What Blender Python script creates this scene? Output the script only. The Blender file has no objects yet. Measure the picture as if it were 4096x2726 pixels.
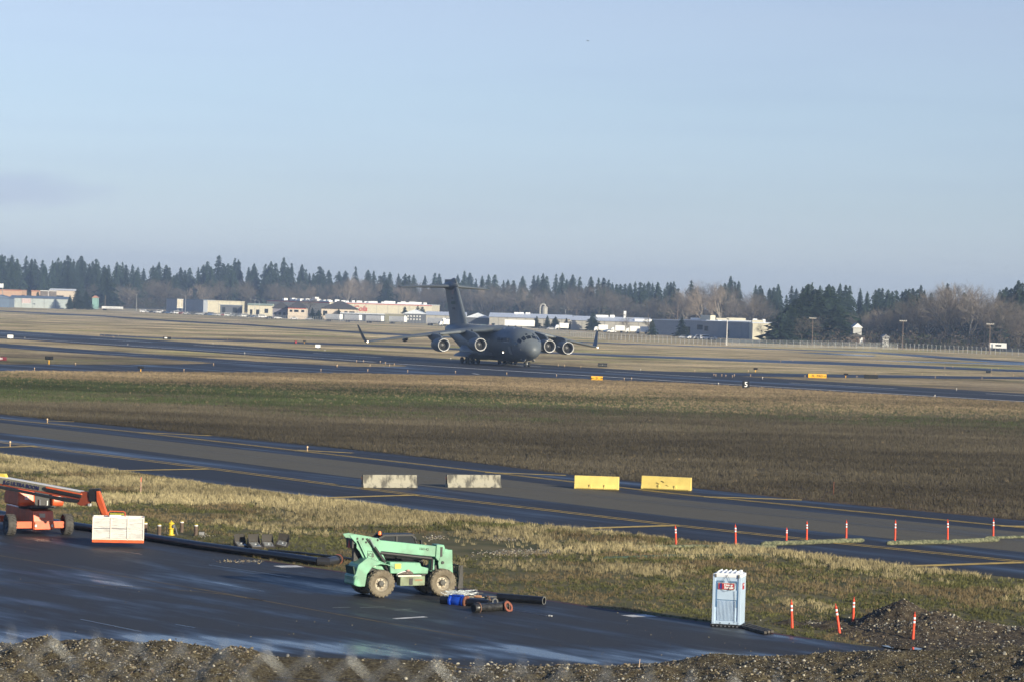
import bpy, bmesh, math, random
import numpy as np
from mathutils import Vector, Matrix
random.seed(7)
RNG = np.random.default_rng(7)
R = math.radians
SC = bpy.context.scene
COL = SC.collection

# ---------------------------------------------------------------- camera
CAM_H = 12.2
FPX = 11378.0                      # focal length in pixels of the 4096 px wide photograph (100 mm lens)
ROLL = R(1.7); PITCH = math.atan(146 / FPX)
_fw = Vector((0, math.cos(PITCH), -math.sin(PITCH)))
_up = Vector((0, math.sin(PITCH), math.cos(PITCH)))
_rt = Vector((1, 0, 0))
_cx = _rt * math.cos(ROLL) + _up * math.sin(ROLL)
_cy = -_rt * math.sin(ROLL) + _up * math.cos(ROLL)
cam_data = bpy.data.cameras.new('camera')
cam = bpy.data.objects.new('camera', cam_data); COL.objects.link(cam)
cam_data.lens = 100; cam_data.sensor_width = 36
cam_data.clip_start = 0.3; cam_data.clip_end = 60000
M = Matrix((_cx, _cy, -_fw)).transposed().to_4x4(); M.translation = (0, 0, CAM_H)
cam.matrix_world = M
cam_data.dof.use_dof = True; cam_data.dof.focus_distance = 260; cam_data.dof.aperture_fstop = 4.8
SC.camera = cam

# ---------------------------------------------------------------- sky, sun, exposure
SUN_EL = R(16); SUN_AZ = R(139)     # azimuth clockwise from +Y: behind the camera, to the right
SUN_DIR = Vector((math.sin(SUN_AZ) * math.cos(SUN_EL), math.cos(SUN_AZ) * math.cos(SUN_EL), math.sin(SUN_EL)))
world = bpy.data.worlds.new('World'); SC.world = world; world.use_nodes = True
wn = world.node_tree.nodes; wl = world.node_tree.links; wn.clear()
w_out = wn.new('ShaderNodeOutputWorld'); w_bg = wn.new('ShaderNodeBackground'); w_sky = wn.new('ShaderNodeTexSky')
w_sky.sky_type = 'NISHITA'; w_sky.sun_disc = False; w_sky.sun_elevation = SUN_EL; w_sky.sun_rotation = SUN_AZ
w_sky.altitude = 100; w_sky.air_density = 1.0; w_sky.dust_density = 0.6; w_sky.ozone_density = 2.0
w_bg.inputs['Strength'].default_value = 0.075
# thin grey-lavender cloud streaks low in the sky
w_tc = wn.new('ShaderNodeTexCoord'); w_map = wn.new('ShaderNodeMapping'); w_map.inputs['Scale'].default_value = (5, 5, 70)
w_ns = wn.new('ShaderNodeTexNoise'); w_ns.inputs['Scale'].default_value = 1.3; w_ns.inputs['Detail'].default_value = 4
w_rp = wn.new('ShaderNodeValToRGB'); w_rp.color_ramp.elements[0].position = 0.5; w_rp.color_ramp.elements[1].position = 0.85
w_rp.color_ramp.elements[0].color = (0, 0, 0, 1); w_rp.color_ramp.elements[1].color = (.28, .28, .28, 1)
w_tint = wn.new('ShaderNodeMixRGB'); w_tint.blend_type = 'MULTIPLY'; w_tint.inputs[0].default_value = 1.0
# the low sky away from the sun is lavender-grey rather than yellow: tint by height above the horizon, the same all round
w_sep = wn.new('ShaderNodeSeparateXYZ'); w_tr = wn.new('ShaderNodeValToRGB'); w_x2 = wn.new('ShaderNodeVectorMath'); w_x2.operation = 'SCALE'; w_x2.inputs['Scale'].default_value = 2.4
wl.new(w_tc.outputs['Generated'], w_sep.inputs[0]); wl.new(w_sep.outputs['Z'], w_tr.inputs[0]); wl.new(w_tr.outputs[0], w_x2.inputs[0]); wl.new(w_x2.outputs[0], w_tint.inputs[2])
TINT = [(0, (1.10,1.28,2.12)), (.012, (1.09,1.25,2.02)), (.037, (.96,1.06,1.58)), (.072, (1.04,1.05,1.38)), (.104, (1.20,1.08,1.30)), (.22, (.82,.96,1.32))]
while len(w_tr.color_ramp.elements) < len(TINT): w_tr.color_ramp.elements.new(.5)
for _k, (_p, _c) in enumerate(TINT): w_tr.color_ramp.elements[_k].position = _p; w_tr.color_ramp.elements[_k].color = (*[q/2.4 for q in _c], 1)
w_mix = wn.new('ShaderNodeMixRGB'); w_mix.blend_type = 'MULTIPLY'; w_mix.inputs[2].default_value = (0.82, 0.82, 0.90, 1)
wl.new(w_tc.outputs['Generated'], w_map.inputs[0]); wl.new(w_map.outputs[0], w_ns.inputs['Vector']); wl.new(w_ns.outputs['Fac'], w_rp.inputs[0])
wl.new(w_sky.outputs[0], w_tint.inputs[1]); wl.new(w_tint.outputs[0], w_mix.inputs[1]); wl.new(w_rp.outputs[0], w_mix.inputs[0])
# one faint lavender cloud bank low in the north-west
w_m2 = wn.new('ShaderNodeMapping'); w_m2.vector_type = 'POINT'; w_m2.inputs['Scale'].default_value = (1/.034, 0, 1/.0075); w_m2.inputs['Location'].default_value = (.176/.034, 0, -.0345/.0075)
w_len = wn.new('ShaderNodeVectorMath'); w_len.operation = 'LENGTH'; w_n2 = wn.new('ShaderNodeTexNoise'); w_n2.inputs['Scale'].default_value = 1.6; w_n2.inputs['Detail'].default_value = 5
w_sub = wn.new('ShaderNodeMath'); w_sub.operation = 'SUBTRACT'; w_fr = wn.new('ShaderNodeMapRange'); w_fr.interpolation_type = 'SMOOTHSTEP'
w_fr.inputs['From Min'].default_value = .75; w_fr.inputs['From Max'].default_value = -.25; w_fr.inputs['To Max'].default_value = .75
w_mx2 = wn.new('ShaderNodeMixRGB'); w_mx2.blend_type = 'MULTIPLY'; w_mx2.inputs[2].default_value = (.84, .82, .93, 1)
wl.new(w_tc.outputs['Generated'], w_m2.inputs[0]); wl.new(w_m2.outputs[0], w_len.inputs[0]); wl.new(w_m2.outputs[0], w_n2.inputs['Vector']); wl.new(w_len.outputs['Value'], w_sub.inputs[0]); wl.new(w_n2.outputs['Fac'], w_sub.inputs[1])
wl.new(w_sub.outputs[0], w_fr.inputs['Value']); wl.new(w_fr.outputs[0], w_mx2.inputs[0]); wl.new(w_mix.outputs[0], w_mx2.inputs[1])
wl.new(w_mx2.outputs[0], w_bg.inputs['Color']); wl.new(w_bg.outputs[0], w_out.inputs['Surface'])
sun_data = bpy.data.lights.new('sun', 'SUN'); sun = bpy.data.objects.new('sun', sun_data); COL.objects.link(sun)
sun_data.energy = 5.0; sun_data.angle = R(0.5); sun_data.color = (1.0, 0.90, 0.68)
sun.rotation_euler = (-SUN_DIR).to_track_quat('-Z', 'Y').to_euler()
SC.view_settings.view_transform = 'Standard'; SC.view_settings.look = 'None'
SC.view_settings.gamma = 1; SC.view_settings.use_curve_mapping = False
SC.view_settings.exposure = 0.55
SC.cycles.use_denoising = True
SC.cycles.max_bounces = 6; SC.cycles.transparent_max_bounces = 16; SC.cycles.volume_bounces = 0
HAZE_DENSITY = 0.00015

# ---------------------------------------------------------------- picture <-> place
def ray(X, Y):
    u = (X - 2048) / FPX; v = -(Y - 1363) / FPX
    uh = u * math.cos(ROLL) - v * math.sin(ROLL); vh = u * math.sin(ROLL) + v * math.cos(ROLL)
    return _fw + _rt * uh + _up * vh
def G(X, Y, z=0.0):                 # point of the level z seen at (X, Y) of the photograph
    d = ray(X, Y); t = (z - CAM_H) / d.z
    return Vector((d.x * t, d.y * t, z))
def D(X, Y, dist):                  # point at distance dist (along +Y) seen at (X, Y)
    d = ray(X, Y); t = dist / d.y
    return Vector((d.x * t, dist, CAM_H + d.z * t))
def proj(p):                        # numpy (n,3) -> X, Y
    q = np.asarray(p, float) - np.array([0, 0, CAM_H])
    a = q @ np.array(_cx); b = q @ np.array(_cy); c = q @ np.array(_fw)
    return 2048 + FPX * a / c, 1363 - FPX * b / c

# ---------------------------------------------------------------- materials
MATS = {}
def mat(name, col, rough=0.6, metal=0.0, var=0.0, scale=3.0, bump=0.0, bscale=None, col2=None, emit=None, estr=0, randv=0.0, spec=0.5, stretch=None, detail=5, coat=0, lo=.35, hi=.65, coords='Object'):
    if name in MATS: return MATS[name]
    m = bpy.data.materials.new(name); m.use_nodes = True
    nt = m.node_tree; b = nt.nodes['Principled BSDF']
    b.inputs['Roughness'].default_value = rough; b.inputs['Metallic'].default_value = metal
    b.inputs['Specular IOR Level'].default_value = spec
    if coat: b.inputs['Coat Weight'].default_value = coat; b.inputs['Coat Roughness'].default_value = .1
    c = (col[0], col[1], col[2], 1); b.inputs['Base Color'].default_value = c
    cur = None
    tc = nt.nodes.new('ShaderNodeTexCoord'); mp = nt.nodes.new('ShaderNodeMapping'); nt.links.new(tc.outputs[coords], mp.inputs[0])
    if stretch: mp.inputs['Scale'].default_value = stretch
    if var or col2:
        n = nt.nodes.new('ShaderNodeTexNoise'); n.inputs['Scale'].default_value = scale; n.inputs['Detail'].default_value = detail
        nt.links.new(mp.outputs[0], n.inputs['Vector'])
        r = nt.nodes.new('ShaderNodeValToRGB'); r.color_ramp.elements[0].position = lo; r.color_ramp.elements[1].position = hi
        c2 = col2 if col2 else tuple(x * (1 - var) for x in col)
        r.color_ramp.elements[0].color = (c2[0], c2[1], c2[2], 1); r.color_ramp.elements[1].color = c
        nt.links.new(n.outputs['Fac'], r.inputs[0]); cur = r.outputs[0]
    if randv:
        oi = nt.nodes.new('ShaderNodeObjectInfo'); mr = nt.nodes.new('ShaderNodeMapRange')
        mr.inputs['To Min'].default_value = 1 - randv; mr.inputs['To Max'].default_value = 1 + randv
        nt.links.new(oi.outputs['Random'], mr.inputs['Value'])
        mx = nt.nodes.new('ShaderNodeVectorMath'); mx.operation = 'SCALE'
        if cur: nt.links.new(cur, mx.inputs[0])
        else: mx.inputs[0].default_value = col[:3]
        nt.links.new(mr.outputs[0], mx.inputs['Scale']); cur = mx.outputs[0]
    if cur: nt.links.new(cur, b.inputs['Base Color'])
    if bump:
        n2 = nt.nodes.new('ShaderNodeTexNoise'); n2.inputs['Scale'].default_value = bscale or scale * 3; n2.inputs['Detail'].default_value = 6
        nt.links.new(mp.outputs[0], n2.inputs['Vector'])
        bp = nt.nodes.new('ShaderNodeBump'); bp.inputs['Strength'].default_value = min(1, bump); bp.inputs['Distance'].default_value = 0.05 * max(1, bump)
        nt.links.new(n2.outputs['Fac'], bp.inputs['Height']); nt.links.new(bp.outputs[0], b.inputs['Normal'])
    if emit:
        b.inputs['Emission Color'].default_value = (*emit, 1); b.inputs['Emission Strength'].default_value = estr
    MATS[name] = m
    return m

# ---------------------------------------------------------------- mesh building
class MB:
    def __init__(s): s.v = []; s.f = []
    def add(s, vs, fs):
        o = len(s.v); s.v += [tuple(p) for p in vs]; s.f += [tuple(i + o for i in f) for f in fs]; return s
    def box(s, c, size, rot=None):
        x, y, z = (k / 2 for k in size)
        vs = [Vector(p) for p in ((-x,-y,-z),(x,-y,-z),(x,y,-z),(-x,y,-z),(-x,-y,z),(x,-y,z),(x,y,z),(-x,y,z))]
        if rot is not None:
            if not isinstance(rot, Matrix): rot = Matrix.Rotation(rot, 3, 'Z')
            vs = [rot @ p for p in vs]
        c = Vector(c)
        return s.add([p + c for p in vs], [(0,3,2,1),(4,5,6,7),(0,1,5,4),(1,2,6,5),(2,3,7,6),(3,0,4,7)])
    def bar(s, a, b, w, h=None):
        a = Vector(a); b = Vector(b); d = b - a; h = h or w
        q = d.to_track_quat('X', 'Z').to_matrix()
        return s.box((a + b) / 2, (d.length, w, h), q)
    def prism(s, poly, y0, y1, axis='y'):           # polygon in (x,z) extruded along y
        n = len(poly)
        if axis == 'y': A = [(p[0], y0, p[1]) for p in poly]; B = [(p[0], y1, p[1]) for p in poly]
        elif axis == 'z': A = [(p[0], p[1], y0) for p in poly]; B = [(p[0], p[1], y1) for p in poly]
        else: A = [(y0, p[0], p[1]) for p in poly]; B = [(y1, p[0], p[1]) for p in poly]
        return s.add(A + B, [tuple(range(n)), tuple(range(2*n-1, n-1, -1))] + [(i, n+i, n+(i+1) % n, (i+1) % n) for i in range(n)])
    def loft(s, rings, cap=True, closed=True):
        n = len(rings[0]); o = []; fs = []
        for r in rings: o += r
        for k in range(len(rings) - 1):
            for i in range(n if closed else n - 1):
                j = (i + 1) % n
                fs.append((k*n+i, k*n+j, (k+1)*n+j, (k+1)*n+i))
        if cap: fs.append(tuple(range(n-1, -1, -1))); fs.append(tuple((len(rings)-1)*n + i for i in range(n)))
        return s.add(o, fs)
    def tube(s, pts, r, n=10, cap=True):
        pts = [Vector(p) for p in pts]; rings = []
        if not hasattr(r, '__len__'): r = [r] * len(pts)
        prev = None
        for i, p in enumerate(pts):
            d = (pts[min(i+1, len(pts)-1)] - pts[max(i-1, 0)]).normalized()
            if prev is None:
                a = d.orthogonal().normalized()
            else:
                a = (prev - d * prev.dot(d)); a = a.normalized() if a.length > 1e-6 else d.orthogonal().normalized()
            prev = a; b = d.cross(a)
            rings.append([p + (a * math.cos(t) + b * math.sin(t)) * r[i] for t in (2*math.pi*k/n for k in range(n))])
        return s.loft(rings, cap)
    def lathe(s, prof, base=(0,0,0), axis=(0,0,1), n=24, cap=True):    # prof: (t, r)
        ax = Vector(axis).normalized(); a = ax.orthogonal().normalized(); b = ax.cross(a); base = Vector(base)
        rings = [[base + ax*t + (a*math.cos(q) + b*math.sin(q))*r for q in (2*math.pi*k/n for k in range(n))] for t, r in prof]
        return s.loft(rings, cap)
    def ball(s, c, r, n=10, sq=(1,1,1)):
        m = n // 2 + 1; rings = []
        for i in range(1, m):
            th = math.pi * i / m
            rings.append([(c[0]+sq[0]*r*math.sin(th)*math.cos(q), c[1]+sq[1]*r*math.sin(th)*math.sin(q), c[2]+sq[2]*r*math.cos(th)) for q in (2*math.pi*k/n for k in range(n))])
        return s.loft(rings, True)
    def mesh(s, name, m=None, smooth=False, angle=40):
        me = bpy.data.meshes.new(name); me.from_pydata(s.v, [], s.f)
        if m: me.materials.append(m)
        bm = bmesh.new(); bm.from_mesh(me); bmesh.ops.recalc_face_normals(bm, faces=bm.faces)
        if smooth:
            for f in bm.faces: f.smooth = True
            for e in bm.edges:
                if len(e.link_faces) == 2 and e.calc_face_angle(0) > R(angle): e.smooth = False
        bm.to_mesh(me); bm.free()
        return me
    def build(s, name, m, parent=None, smooth=False, bevel=0, loc=None, rotz=None, angle=40):
        o = bpy.data.objects.new(name, s.mesh(name, m, smooth, angle)); COL.objects.link(o)
        if parent: o.parent = parent
        if loc is not None: o.location = loc
        if rotz is not None: o.rotation_euler = (0, 0, rotz)
        if bevel:
            b = o.modifiers.new('bevel', 'BEVEL'); b.width = bevel; b.segments = 2; b.limit_method = 'ANGLE'; b.angle_limit = R(35)
        return o
def tag(o, label=None, cat=None, group=None, kind=None):
    if label: o['label'] = label
    if cat: o['category'] = cat
    if group: o['group'] = group
    if kind: o['kind'] = kind
    return o
def thing(name, label, cat, loc=(0,0,0), rotz=0, group=None):
    o = bpy.data.objects.new(name, None); COL.objects.link(o); o.empty_display_size = .3
    o.location = loc; o.rotation_euler = (0, 0, rotz)
    return tag(o, label, cat, group)
def dup(o, parent=None, loc=None, rotz=None, label=None, group=None):
    c = o.copy(); COL.objects.link(c)
    if parent: c.parent = parent
    if loc is not None: c.location = loc
    if rotz is not None: c.rotation_euler = (0, 0, rotz)
    if label: c['label'] = label
    if group: c['group'] = group
    for ch in list(o.children): dup(ch, c)
    return c
def text(s, name, m, parent, loc, rot, size, extr=0.004, shear=0, align='CENTER', sx=1, bold=0):
    cu = bpy.data.curves.new(name, 'FONT'); cu.body = s; cu.size = size; cu.extrude = extr; cu.shear = shear
    cu.align_x = align; cu.align_y = 'CENTER'; cu.offset = bold; cu.resolution_u = 3; cu.materials.append(m)
    t = bpy.data.objects.new(name + '_source', cu)
    me = bpy.data.meshes.new_from_object(t)
    bpy.data.objects.remove(t)
    o = bpy.data.objects.new(name, me); COL.objects.link(o); o.parent = parent
    if not me.materials: me.materials.append(m)
    o.location = loc
    o.rotation_euler = rot if not isinstance(rot, Matrix) else rot.to_euler(); o.scale = (sx, 1, 1)
    return o
def sheet(name, pix, z, m, parent=None, kind='structure', pts=None):
    P = pts if pts is not None else [G(x, y) for x, y in pix]
    me = bpy.data.meshes.new(name)
    bm = bmesh.new(); vs = [bm.verts.new((p[0], p[1], z)) for p in P]
    f = bm.faces.new(vs); bm.normal_update()
    if f.normal.z < 0: bmesh.ops.reverse_faces(bm, faces=[f])
    bmesh.ops.triangulate(bm, faces=bm.faces[:]); bm.to_mesh(me); bm.free()
    me.materials.append(m)
    o = bpy.data.objects.new(name, me); COL.objects.link(o)
    if parent: o.parent = parent
    elif kind: o['kind'] = kind
    return o
def stripe_mb(mb, pix, w, z, w2=None):   # painted line of width w metres along ground points
    P = [G(x, y) for x, y in pix]
    L = []; Rr = []
    for i, p in enumerate(P):
        d = (P[min(i+1, len(P)-1)] - P[max(i-1, 0)]).normalized(); n = Vector((-d.y, d.x, 0))
        L.append((p + n*w/2)); Rr.append((p - n*w/2))
    vs = [(q.x, q.y, z) for q in L + Rr]; k = len(P)
    return mb.add(vs, [(i, i+1, k+i+1, k+i) for i in range(k-1)])
def scatter(name, pts, protos, scales, rots, label=None, kind='stuff', tilt=0.15, parent=None):
    """one 'stuff' object: instances of the prototype meshes on given points (geometry nodes)"""
    me = bpy.data.meshes.new(name); pts = np.asarray(pts, dtype=np.float32); n = len(pts)
    me.vertices.add(n); me.vertices.foreach_set('co', pts.ravel())
    a = me.attributes.new('sc', 'FLOAT', 'POINT'); a.data.foreach_set('value', np.asarray(scales, dtype=np.float32))
    rr = np.zeros((n, 3), dtype=np.float32); rr[:, 2] = rots; rr[:, 0] = RNG.normal(0, tilt, n); rr[:, 1] = RNG.normal(0, tilt, n)
    a = me.attributes.new('ro', 'FLOAT_VECTOR', 'POINT'); a.data.foreach_set('vector', rr.ravel())
    a = me.attributes.new('ix', 'INT', 'POINT'); a.data.foreach_set('value', RNG.integers(0, len(protos), n).astype(np.int32))
    o = bpy.data.objects.new(name, me); COL.objects.link(o)
    ng = bpy.data.node_groups.new(name, 'GeometryNodeTree')
    ng.interface.new_socket('Geometry', in_out='INPUT', socket_type='NodeSocketGeometry')
    ng.interface.new_socket('Geometry', in_out='OUTPUT', socket_type='NodeSocketGeometry')
    N = ng.nodes; L = ng.links
    gi = N.new('NodeGroupInput'); go = N.new('NodeGroupOutput'); mp = N.new('GeometryNodeMeshToPoints'); ip = N.new('GeometryNodeInstanceOnPoints')
    g2i = N.new('GeometryNodeGeometryToInstance')
    for pr in reversed(protos):
        oi = N.new('GeometryNodeObjectInfo'); oi.inputs['Object'].default_value = pr; oi.inputs['As Instance'].default_value = True
        L.new(oi.outputs['Geometry'], g2i.inputs[0])
    def attr(nm, t):
        x = N.new('GeometryNodeInputNamedAttribute'); x.data_type = t; x.inputs['Name'].default_value = nm; return x.outputs['Attribute']
    L.new(gi.outputs[0], mp.inputs[0]); L.new(mp.outputs[0], ip.inputs['Points']); L.new(g2i.outputs[0], ip.inputs['Instance'])
    ip.inputs['Pick Instance'].default_value = True
    L.new(attr('ix', 'INT'), ip.inputs['Instance Index']); L.new(attr('ro', 'FLOAT_VECTOR'), ip.inputs['Rotation']); L.new(attr('sc', 'FLOAT'), ip.inputs['Scale'])
    L.new(ip.outputs[0], go.inputs[0])
    md = o.modifiers.new('scatter', 'NODES'); md.node_group = ng
    tag(o, label, None, None, kind)
    if parent: o.parent = parent
    return o
def proto(name, mb, m, smooth=False):               # mesh used only as a scatter instance, never linked to the scene
    return bpy.data.objects.new(name, mb.mesh(name, m, smooth))
def pline(pts, X):
    xs = [p[0] for p in pts]; ys = [p[1] for p in pts]
    return np.interp(X, xs, ys)
def vnoise(x, y, seed=0):                           # cheap smooth value noise, numpy
    r = np.random.default_rng(seed).random((256, 256))
    xi = np.floor(x).astype(int); yi = np.floor(y).astype(int); fx = x - xi; fy = y - yi
    fx = fx*fx*(3-2*fx); fy = fy*fy*(3-2*fy); g = lambda a, b: r[a % 256, b % 256]
    return (g(xi,yi)*(1-fx)+g(xi+1,yi)*fx)*(1-fy) + (g(xi,yi+1)*(1-fx)+g(xi+1,yi+1)*fx)*fy
def fbm(x, y, seed=0, o=4):
    s = 0; a = .5
    for k in range(o): s = s + a*vnoise(x*2**k, y*2**k, seed+k); a *= .5
    return s / (1 - .5**o)
# ================================================================ setting
TAX = math.atan2(-0.775, 0.632)            # direction of the taxiway on the ground
def field_mat():
    m = bpy.data.materials.new('field_grass'); m.use_nodes = True; nt = m.node_tree; N = nt.nodes; L = nt.links
    b = N['Principled BSDF']; b.inputs['Roughness'].default_value = .9; b.inputs['Specular IOR Level'].default_value = .15
    g = N.new('ShaderNodeNewGeometry'); sx = N.new('ShaderNodeSeparateXYZ'); L.new(g.outputs['Position'], sx.inputs[0])
    def noise(scale, detail=6, rough=.6, sc=(1,1,1)):
        mp = N.new('ShaderNodeMapping'); mp.inputs['Scale'].default_value = sc; L.new(g.outputs['Position'], mp.inputs[0])
        n = N.new('ShaderNodeTexNoise'); n.inputs['Scale'].default_value = scale; n.inputs['Detail'].default_value = detail; n.inputs['Roughness'].default_value = rough
        L.new(mp.outputs[0], n.inputs['Vector']); return n.outputs['Fac']
    def ramp(fac, els):
        r = N.new('ShaderNodeValToRGB'); L.new(fac, r.inputs[0]); e = r.color_ramp.elements
        while len(e) < len(els): e.new(.5)
        for k, (p, c) in enumerate(els): e[k].position = p; e[k].color = (*c, 1)
        return r.outputs[0]
    def mth(op, a, c, d=None):
        x = N.new('ShaderNodeMath'); x.operation = op
        for i, v in enumerate((a, c, d)):
            if v is None: continue
            if isinstance(v, (int, float)): x.inputs[i].default_value = v
            else: L.new(v, x.inputs[i])
        return x.outputs[0]
    # zones of vegetation by distance down the field, edges broken up by noise
    y = mth('ADD', sx.outputs['Y'], mth('MULTIPLY', mth('SUBTRACT', noise(.012, 5), .5), 190))
    t = mth('DIVIDE', y, 1600.0)
    zone = ramp(t, [(0, (.17,.12,.065)), (.112, (.155,.11,.065)), (.135, (.075,.064,.046)), (.188, (.11,.09,.06)), (.205, (.08,.07,.042)), (.212, (.050,.064,.027)), (.243, (.070,.077,.037)), (.262, (.30,.225,.13)), (.30, (.33,.25,.15)), (.36, (.50,.385,.21)), (.60, (.64,.49,.27)), (1, (.60,.47,.28))])
    pat = ramp(noise(.045, 8, .65), [(.34, (.32,.32,.27)), (.44, (.80,.80,.76)), (.53, (1.0,1.0,.98)), (.70, (1.25,1.2,1.15))])
    pat2 = ramp(noise(.9, 6, .7), [(.3, (.55,.55,.5)), (.5, (1,1,1)), (.7, (1.35,1.3,1.2))])
    gr = ramp(noise(.02, 6, .6), [(.52, (1,1,1)), (.68, (.68,.82,.52))])
    cur = zone
    for p in (pat, pat2, gr):
        mx = N.new('ShaderNodeMixRGB'); mx.blend_type = 'MULTIPLY'; mx.inputs[0].default_value = 1; L.new(cur, mx.inputs[1]); L.new(p, mx.inputs[2]); cur = mx.outputs[0]
    L.new(patchy(nt, cur, .55, 1.35), b.inputs['Base Color'])
    bp = N.new('ShaderNodeBump'); bp.inputs['Strength'].default_value = 1; bp.inputs['Distance'].default_value = .35
    L.new(noise(1.1, 8, .75), bp.inputs['Height']); L.new(bp.outputs[0], b.inputs['Normal'])
    return m
def patchy(nt, sock, lo=.45, hi=1.5):
    """multiply a colour by broad streaks and patches laid out over the ground (real variation of the vegetation)"""
    N = nt.nodes; L = nt.links; g = N.new('ShaderNodeNewGeometry'); cur = sock
    for sc, st, a, b in ((.022, (.45,1,1), lo, hi), (.11, (.5,1,1), .72, 1.25)):
        mp = N.new('ShaderNodeMapping'); mp.inputs['Scale'].default_value = st; L.new(g.outputs['Position'], mp.inputs[0])
        n = N.new('ShaderNodeTexNoise'); n.inputs['Scale'].default_value = sc; n.inputs['Detail'].default_value = 7; n.inputs['Roughness'].default_value = .62; L.new(mp.outputs[0], n.inputs['Vector'])
        mr = N.new('ShaderNodeMapRange'); mr.inputs['From Min'].default_value = .34; mr.inputs['From Max'].default_value = .66; mr.inputs['To Min'].default_value = a; mr.inputs['To Max'].default_value = b; L.new(n.outputs['Fac'], mr.inputs['Value'])
        v = N.new('ShaderNodeVectorMath'); v.operation = 'SCALE'; L.new(cur, v.inputs[0]); L.new(mr.outputs[0], v.inputs['Scale']); cur = v.outputs[0]
    return cur
def wet_mat(name, dry, wet=None, lo=.45, hi=.6, r_wet=.16, r_dry=.6, scale=.12, ratio=8, rough2=.5, extra=None, spec=.5, speck=.25):
    wet = wet or tuple(k * .55 for k in dry)
    m = bpy.data.materials.new(name); m.use_nodes = True; nt = m.node_tree; N = nt.nodes; L = nt.links
    b = N['Principled BSDF']; b.inputs['Specular IOR Level'].default_value = spec
    g = N.new('ShaderNodeNewGeometry')
    m1 = N.new('ShaderNodeMapping'); m1.inputs['Rotation'].default_value = (0, 0, -TAX); L.new(g.outputs['Position'], m1.inputs[0])
    m2 = N.new('ShaderNodeMapping'); m2.inputs['Scale'].default_value = (1/ratio, 1, 1); L.new(m1.outputs[0], m2.inputs[0])
    n = N.new('ShaderNodeTexNoise'); n.inputs['Scale'].default_value = scale; n.inputs['Detail'].default_value = 8; n.inputs['Roughness'].default_value = rough2
    L.new(m2.outputs[0], n.inputs['Vector']); fac = n.outputs['Fac']
    if extra:                                   # zones that hold water: (y0, y1, amount)
        sx = N.new('ShaderNodeSeparateXYZ'); L.new(g.outputs['Position'], sx.inputs[0])
        for y0, y1, am in extra:
            r = N.new('ShaderNodeMapRange'); r.interpolation_type = 'SMOOTHSTEP'
            r.inputs['From Min'].default_value = y0 - 1.0; r.inputs['From Max'].default_value = y0 + 1.0; r.inputs['To Max'].default_value = am
            L.new(sx.outputs['Y'], r.inputs['Value'])
            r2 = N.new('ShaderNodeMapRange'); r2.interpolation_type = 'SMOOTHSTEP'
            r2.inputs['From Min'].default_value = y1 - 1.0; r2.inputs['From Max'].default_value = y1 + 2; r2.inputs['To Max'].default_value = am
            L.new(sx.outputs['Y'], r2.inputs['Value'])
            s = N.new('ShaderNodeMath'); s.operation = 'SUBTRACT'; L.new(r.outputs[0], s.inputs[0]); L.new(r2.outputs[0], s.inputs[1])
            a = N.new('ShaderNodeMath'); a.operation = 'ADD'; L.new(fac, a.inputs[0]); L.new(s.outputs[0], a.inputs[1]); fac = a.outputs[0]
    r = N.new('ShaderNodeMapRange'); r.inputs['From Min'].default_value = lo; r.inputs['From Max'].default_value = hi; L.new(fac, r.inputs['Value'])
    rr = N.new('ShaderNodeMapRange'); rr.inputs['To Min'].default_value = r_dry; rr.inputs['To Max'].default_value = r_wet; L.new(r.outputs[0], rr.inputs['Value']); L.new(rr.outputs[0], b.inputs['Roughness'])
    mx = N.new('ShaderNodeMixRGB'); mx.inputs[1].default_value = (*dry, 1); mx.inputs[2].default_value = (*wet, 1); L.new(r.outputs[0], mx.inputs[0])
    n2 = N.new('ShaderNodeTexNoise'); n2.inputs['Scale'].default_value = 14; n2.inputs['Detail'].default_value = 5; L.new(g.outputs['Position'], n2.inputs['Vector'])
    r2 = N.new('ShaderNodeMapRange'); r2.inputs['From Min'].default_value = .3; r2.inputs['From Max'].default_value = .7; r2.inputs['To Min'].default_value = 1 - speck; r2.inputs['To Max'].default_value = 1 + speck; L.new(n2.outputs['Fac'], r2.inputs['Value'])
    v = N.new('ShaderNodeVectorMath'); v.operation = 'SCALE'; L.new(mx.outputs[0], v.inputs[0]); L.new(r2.outputs[0], v.inputs['Scale']); L.new(v.outputs[0], b.inputs['Base Color'])
    n3 = N.new('ShaderNodeTexNoise'); n3.inputs['Scale'].default_value = 3.0; n3.inputs['Detail'].default_value = 8; n3.inputs['Roughness'].default_value = .7; L.new(g.outputs['Position'], n3.inputs['Vector'])
    bp = N.new('ShaderNodeBump'); bp.inputs['Distance'].default_value = .012; L.new(n3.outputs['Fac'], bp.inputs['Height'])
    inv = N.new('ShaderNodeMapRange'); inv.inputs['To Min'].default_value = .8; inv.inputs['To Max'].default_value = .15; L.new(r.outputs[0], inv.inputs['Value']); L.new(inv.outputs[0], bp.inputs['Strength'])
    L.new(bp.outputs[0], b.inputs['Normal'])
    return m
M_FIELD = field_mat()
M_STRIP = mat('strip_soil', (.165,.14,.07), .95, var=.5, scale=.35, bump=1, bscale=2.5, col2=(.085,.085,.038), spec=.1, detail=8)
M_APRON = wet_mat('apron_asphalt', (.034,.036,.040), lo=.47, hi=.76, r_wet=.20, r_dry=.75, spec=.28, scale=.55, ratio=5, rough2=.60, extra=[(97.3, 101.2, .22), (117.5, 123.5, .09)])
M_SHOULDER = wet_mat('shoulder_asphalt', (.022,.021,.022), lo=.46, hi=.74, r_wet=.18, r_dry=.7, spec=.32, scale=.20, ratio=9, rough2=.6)
M_LANE = wet_mat('lane_asphalt', (.120,.108,.080), lo=.60, hi=.75, r_wet=.3, r_dry=.9, scale=.10, ratio=9, spec=.18)
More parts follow.
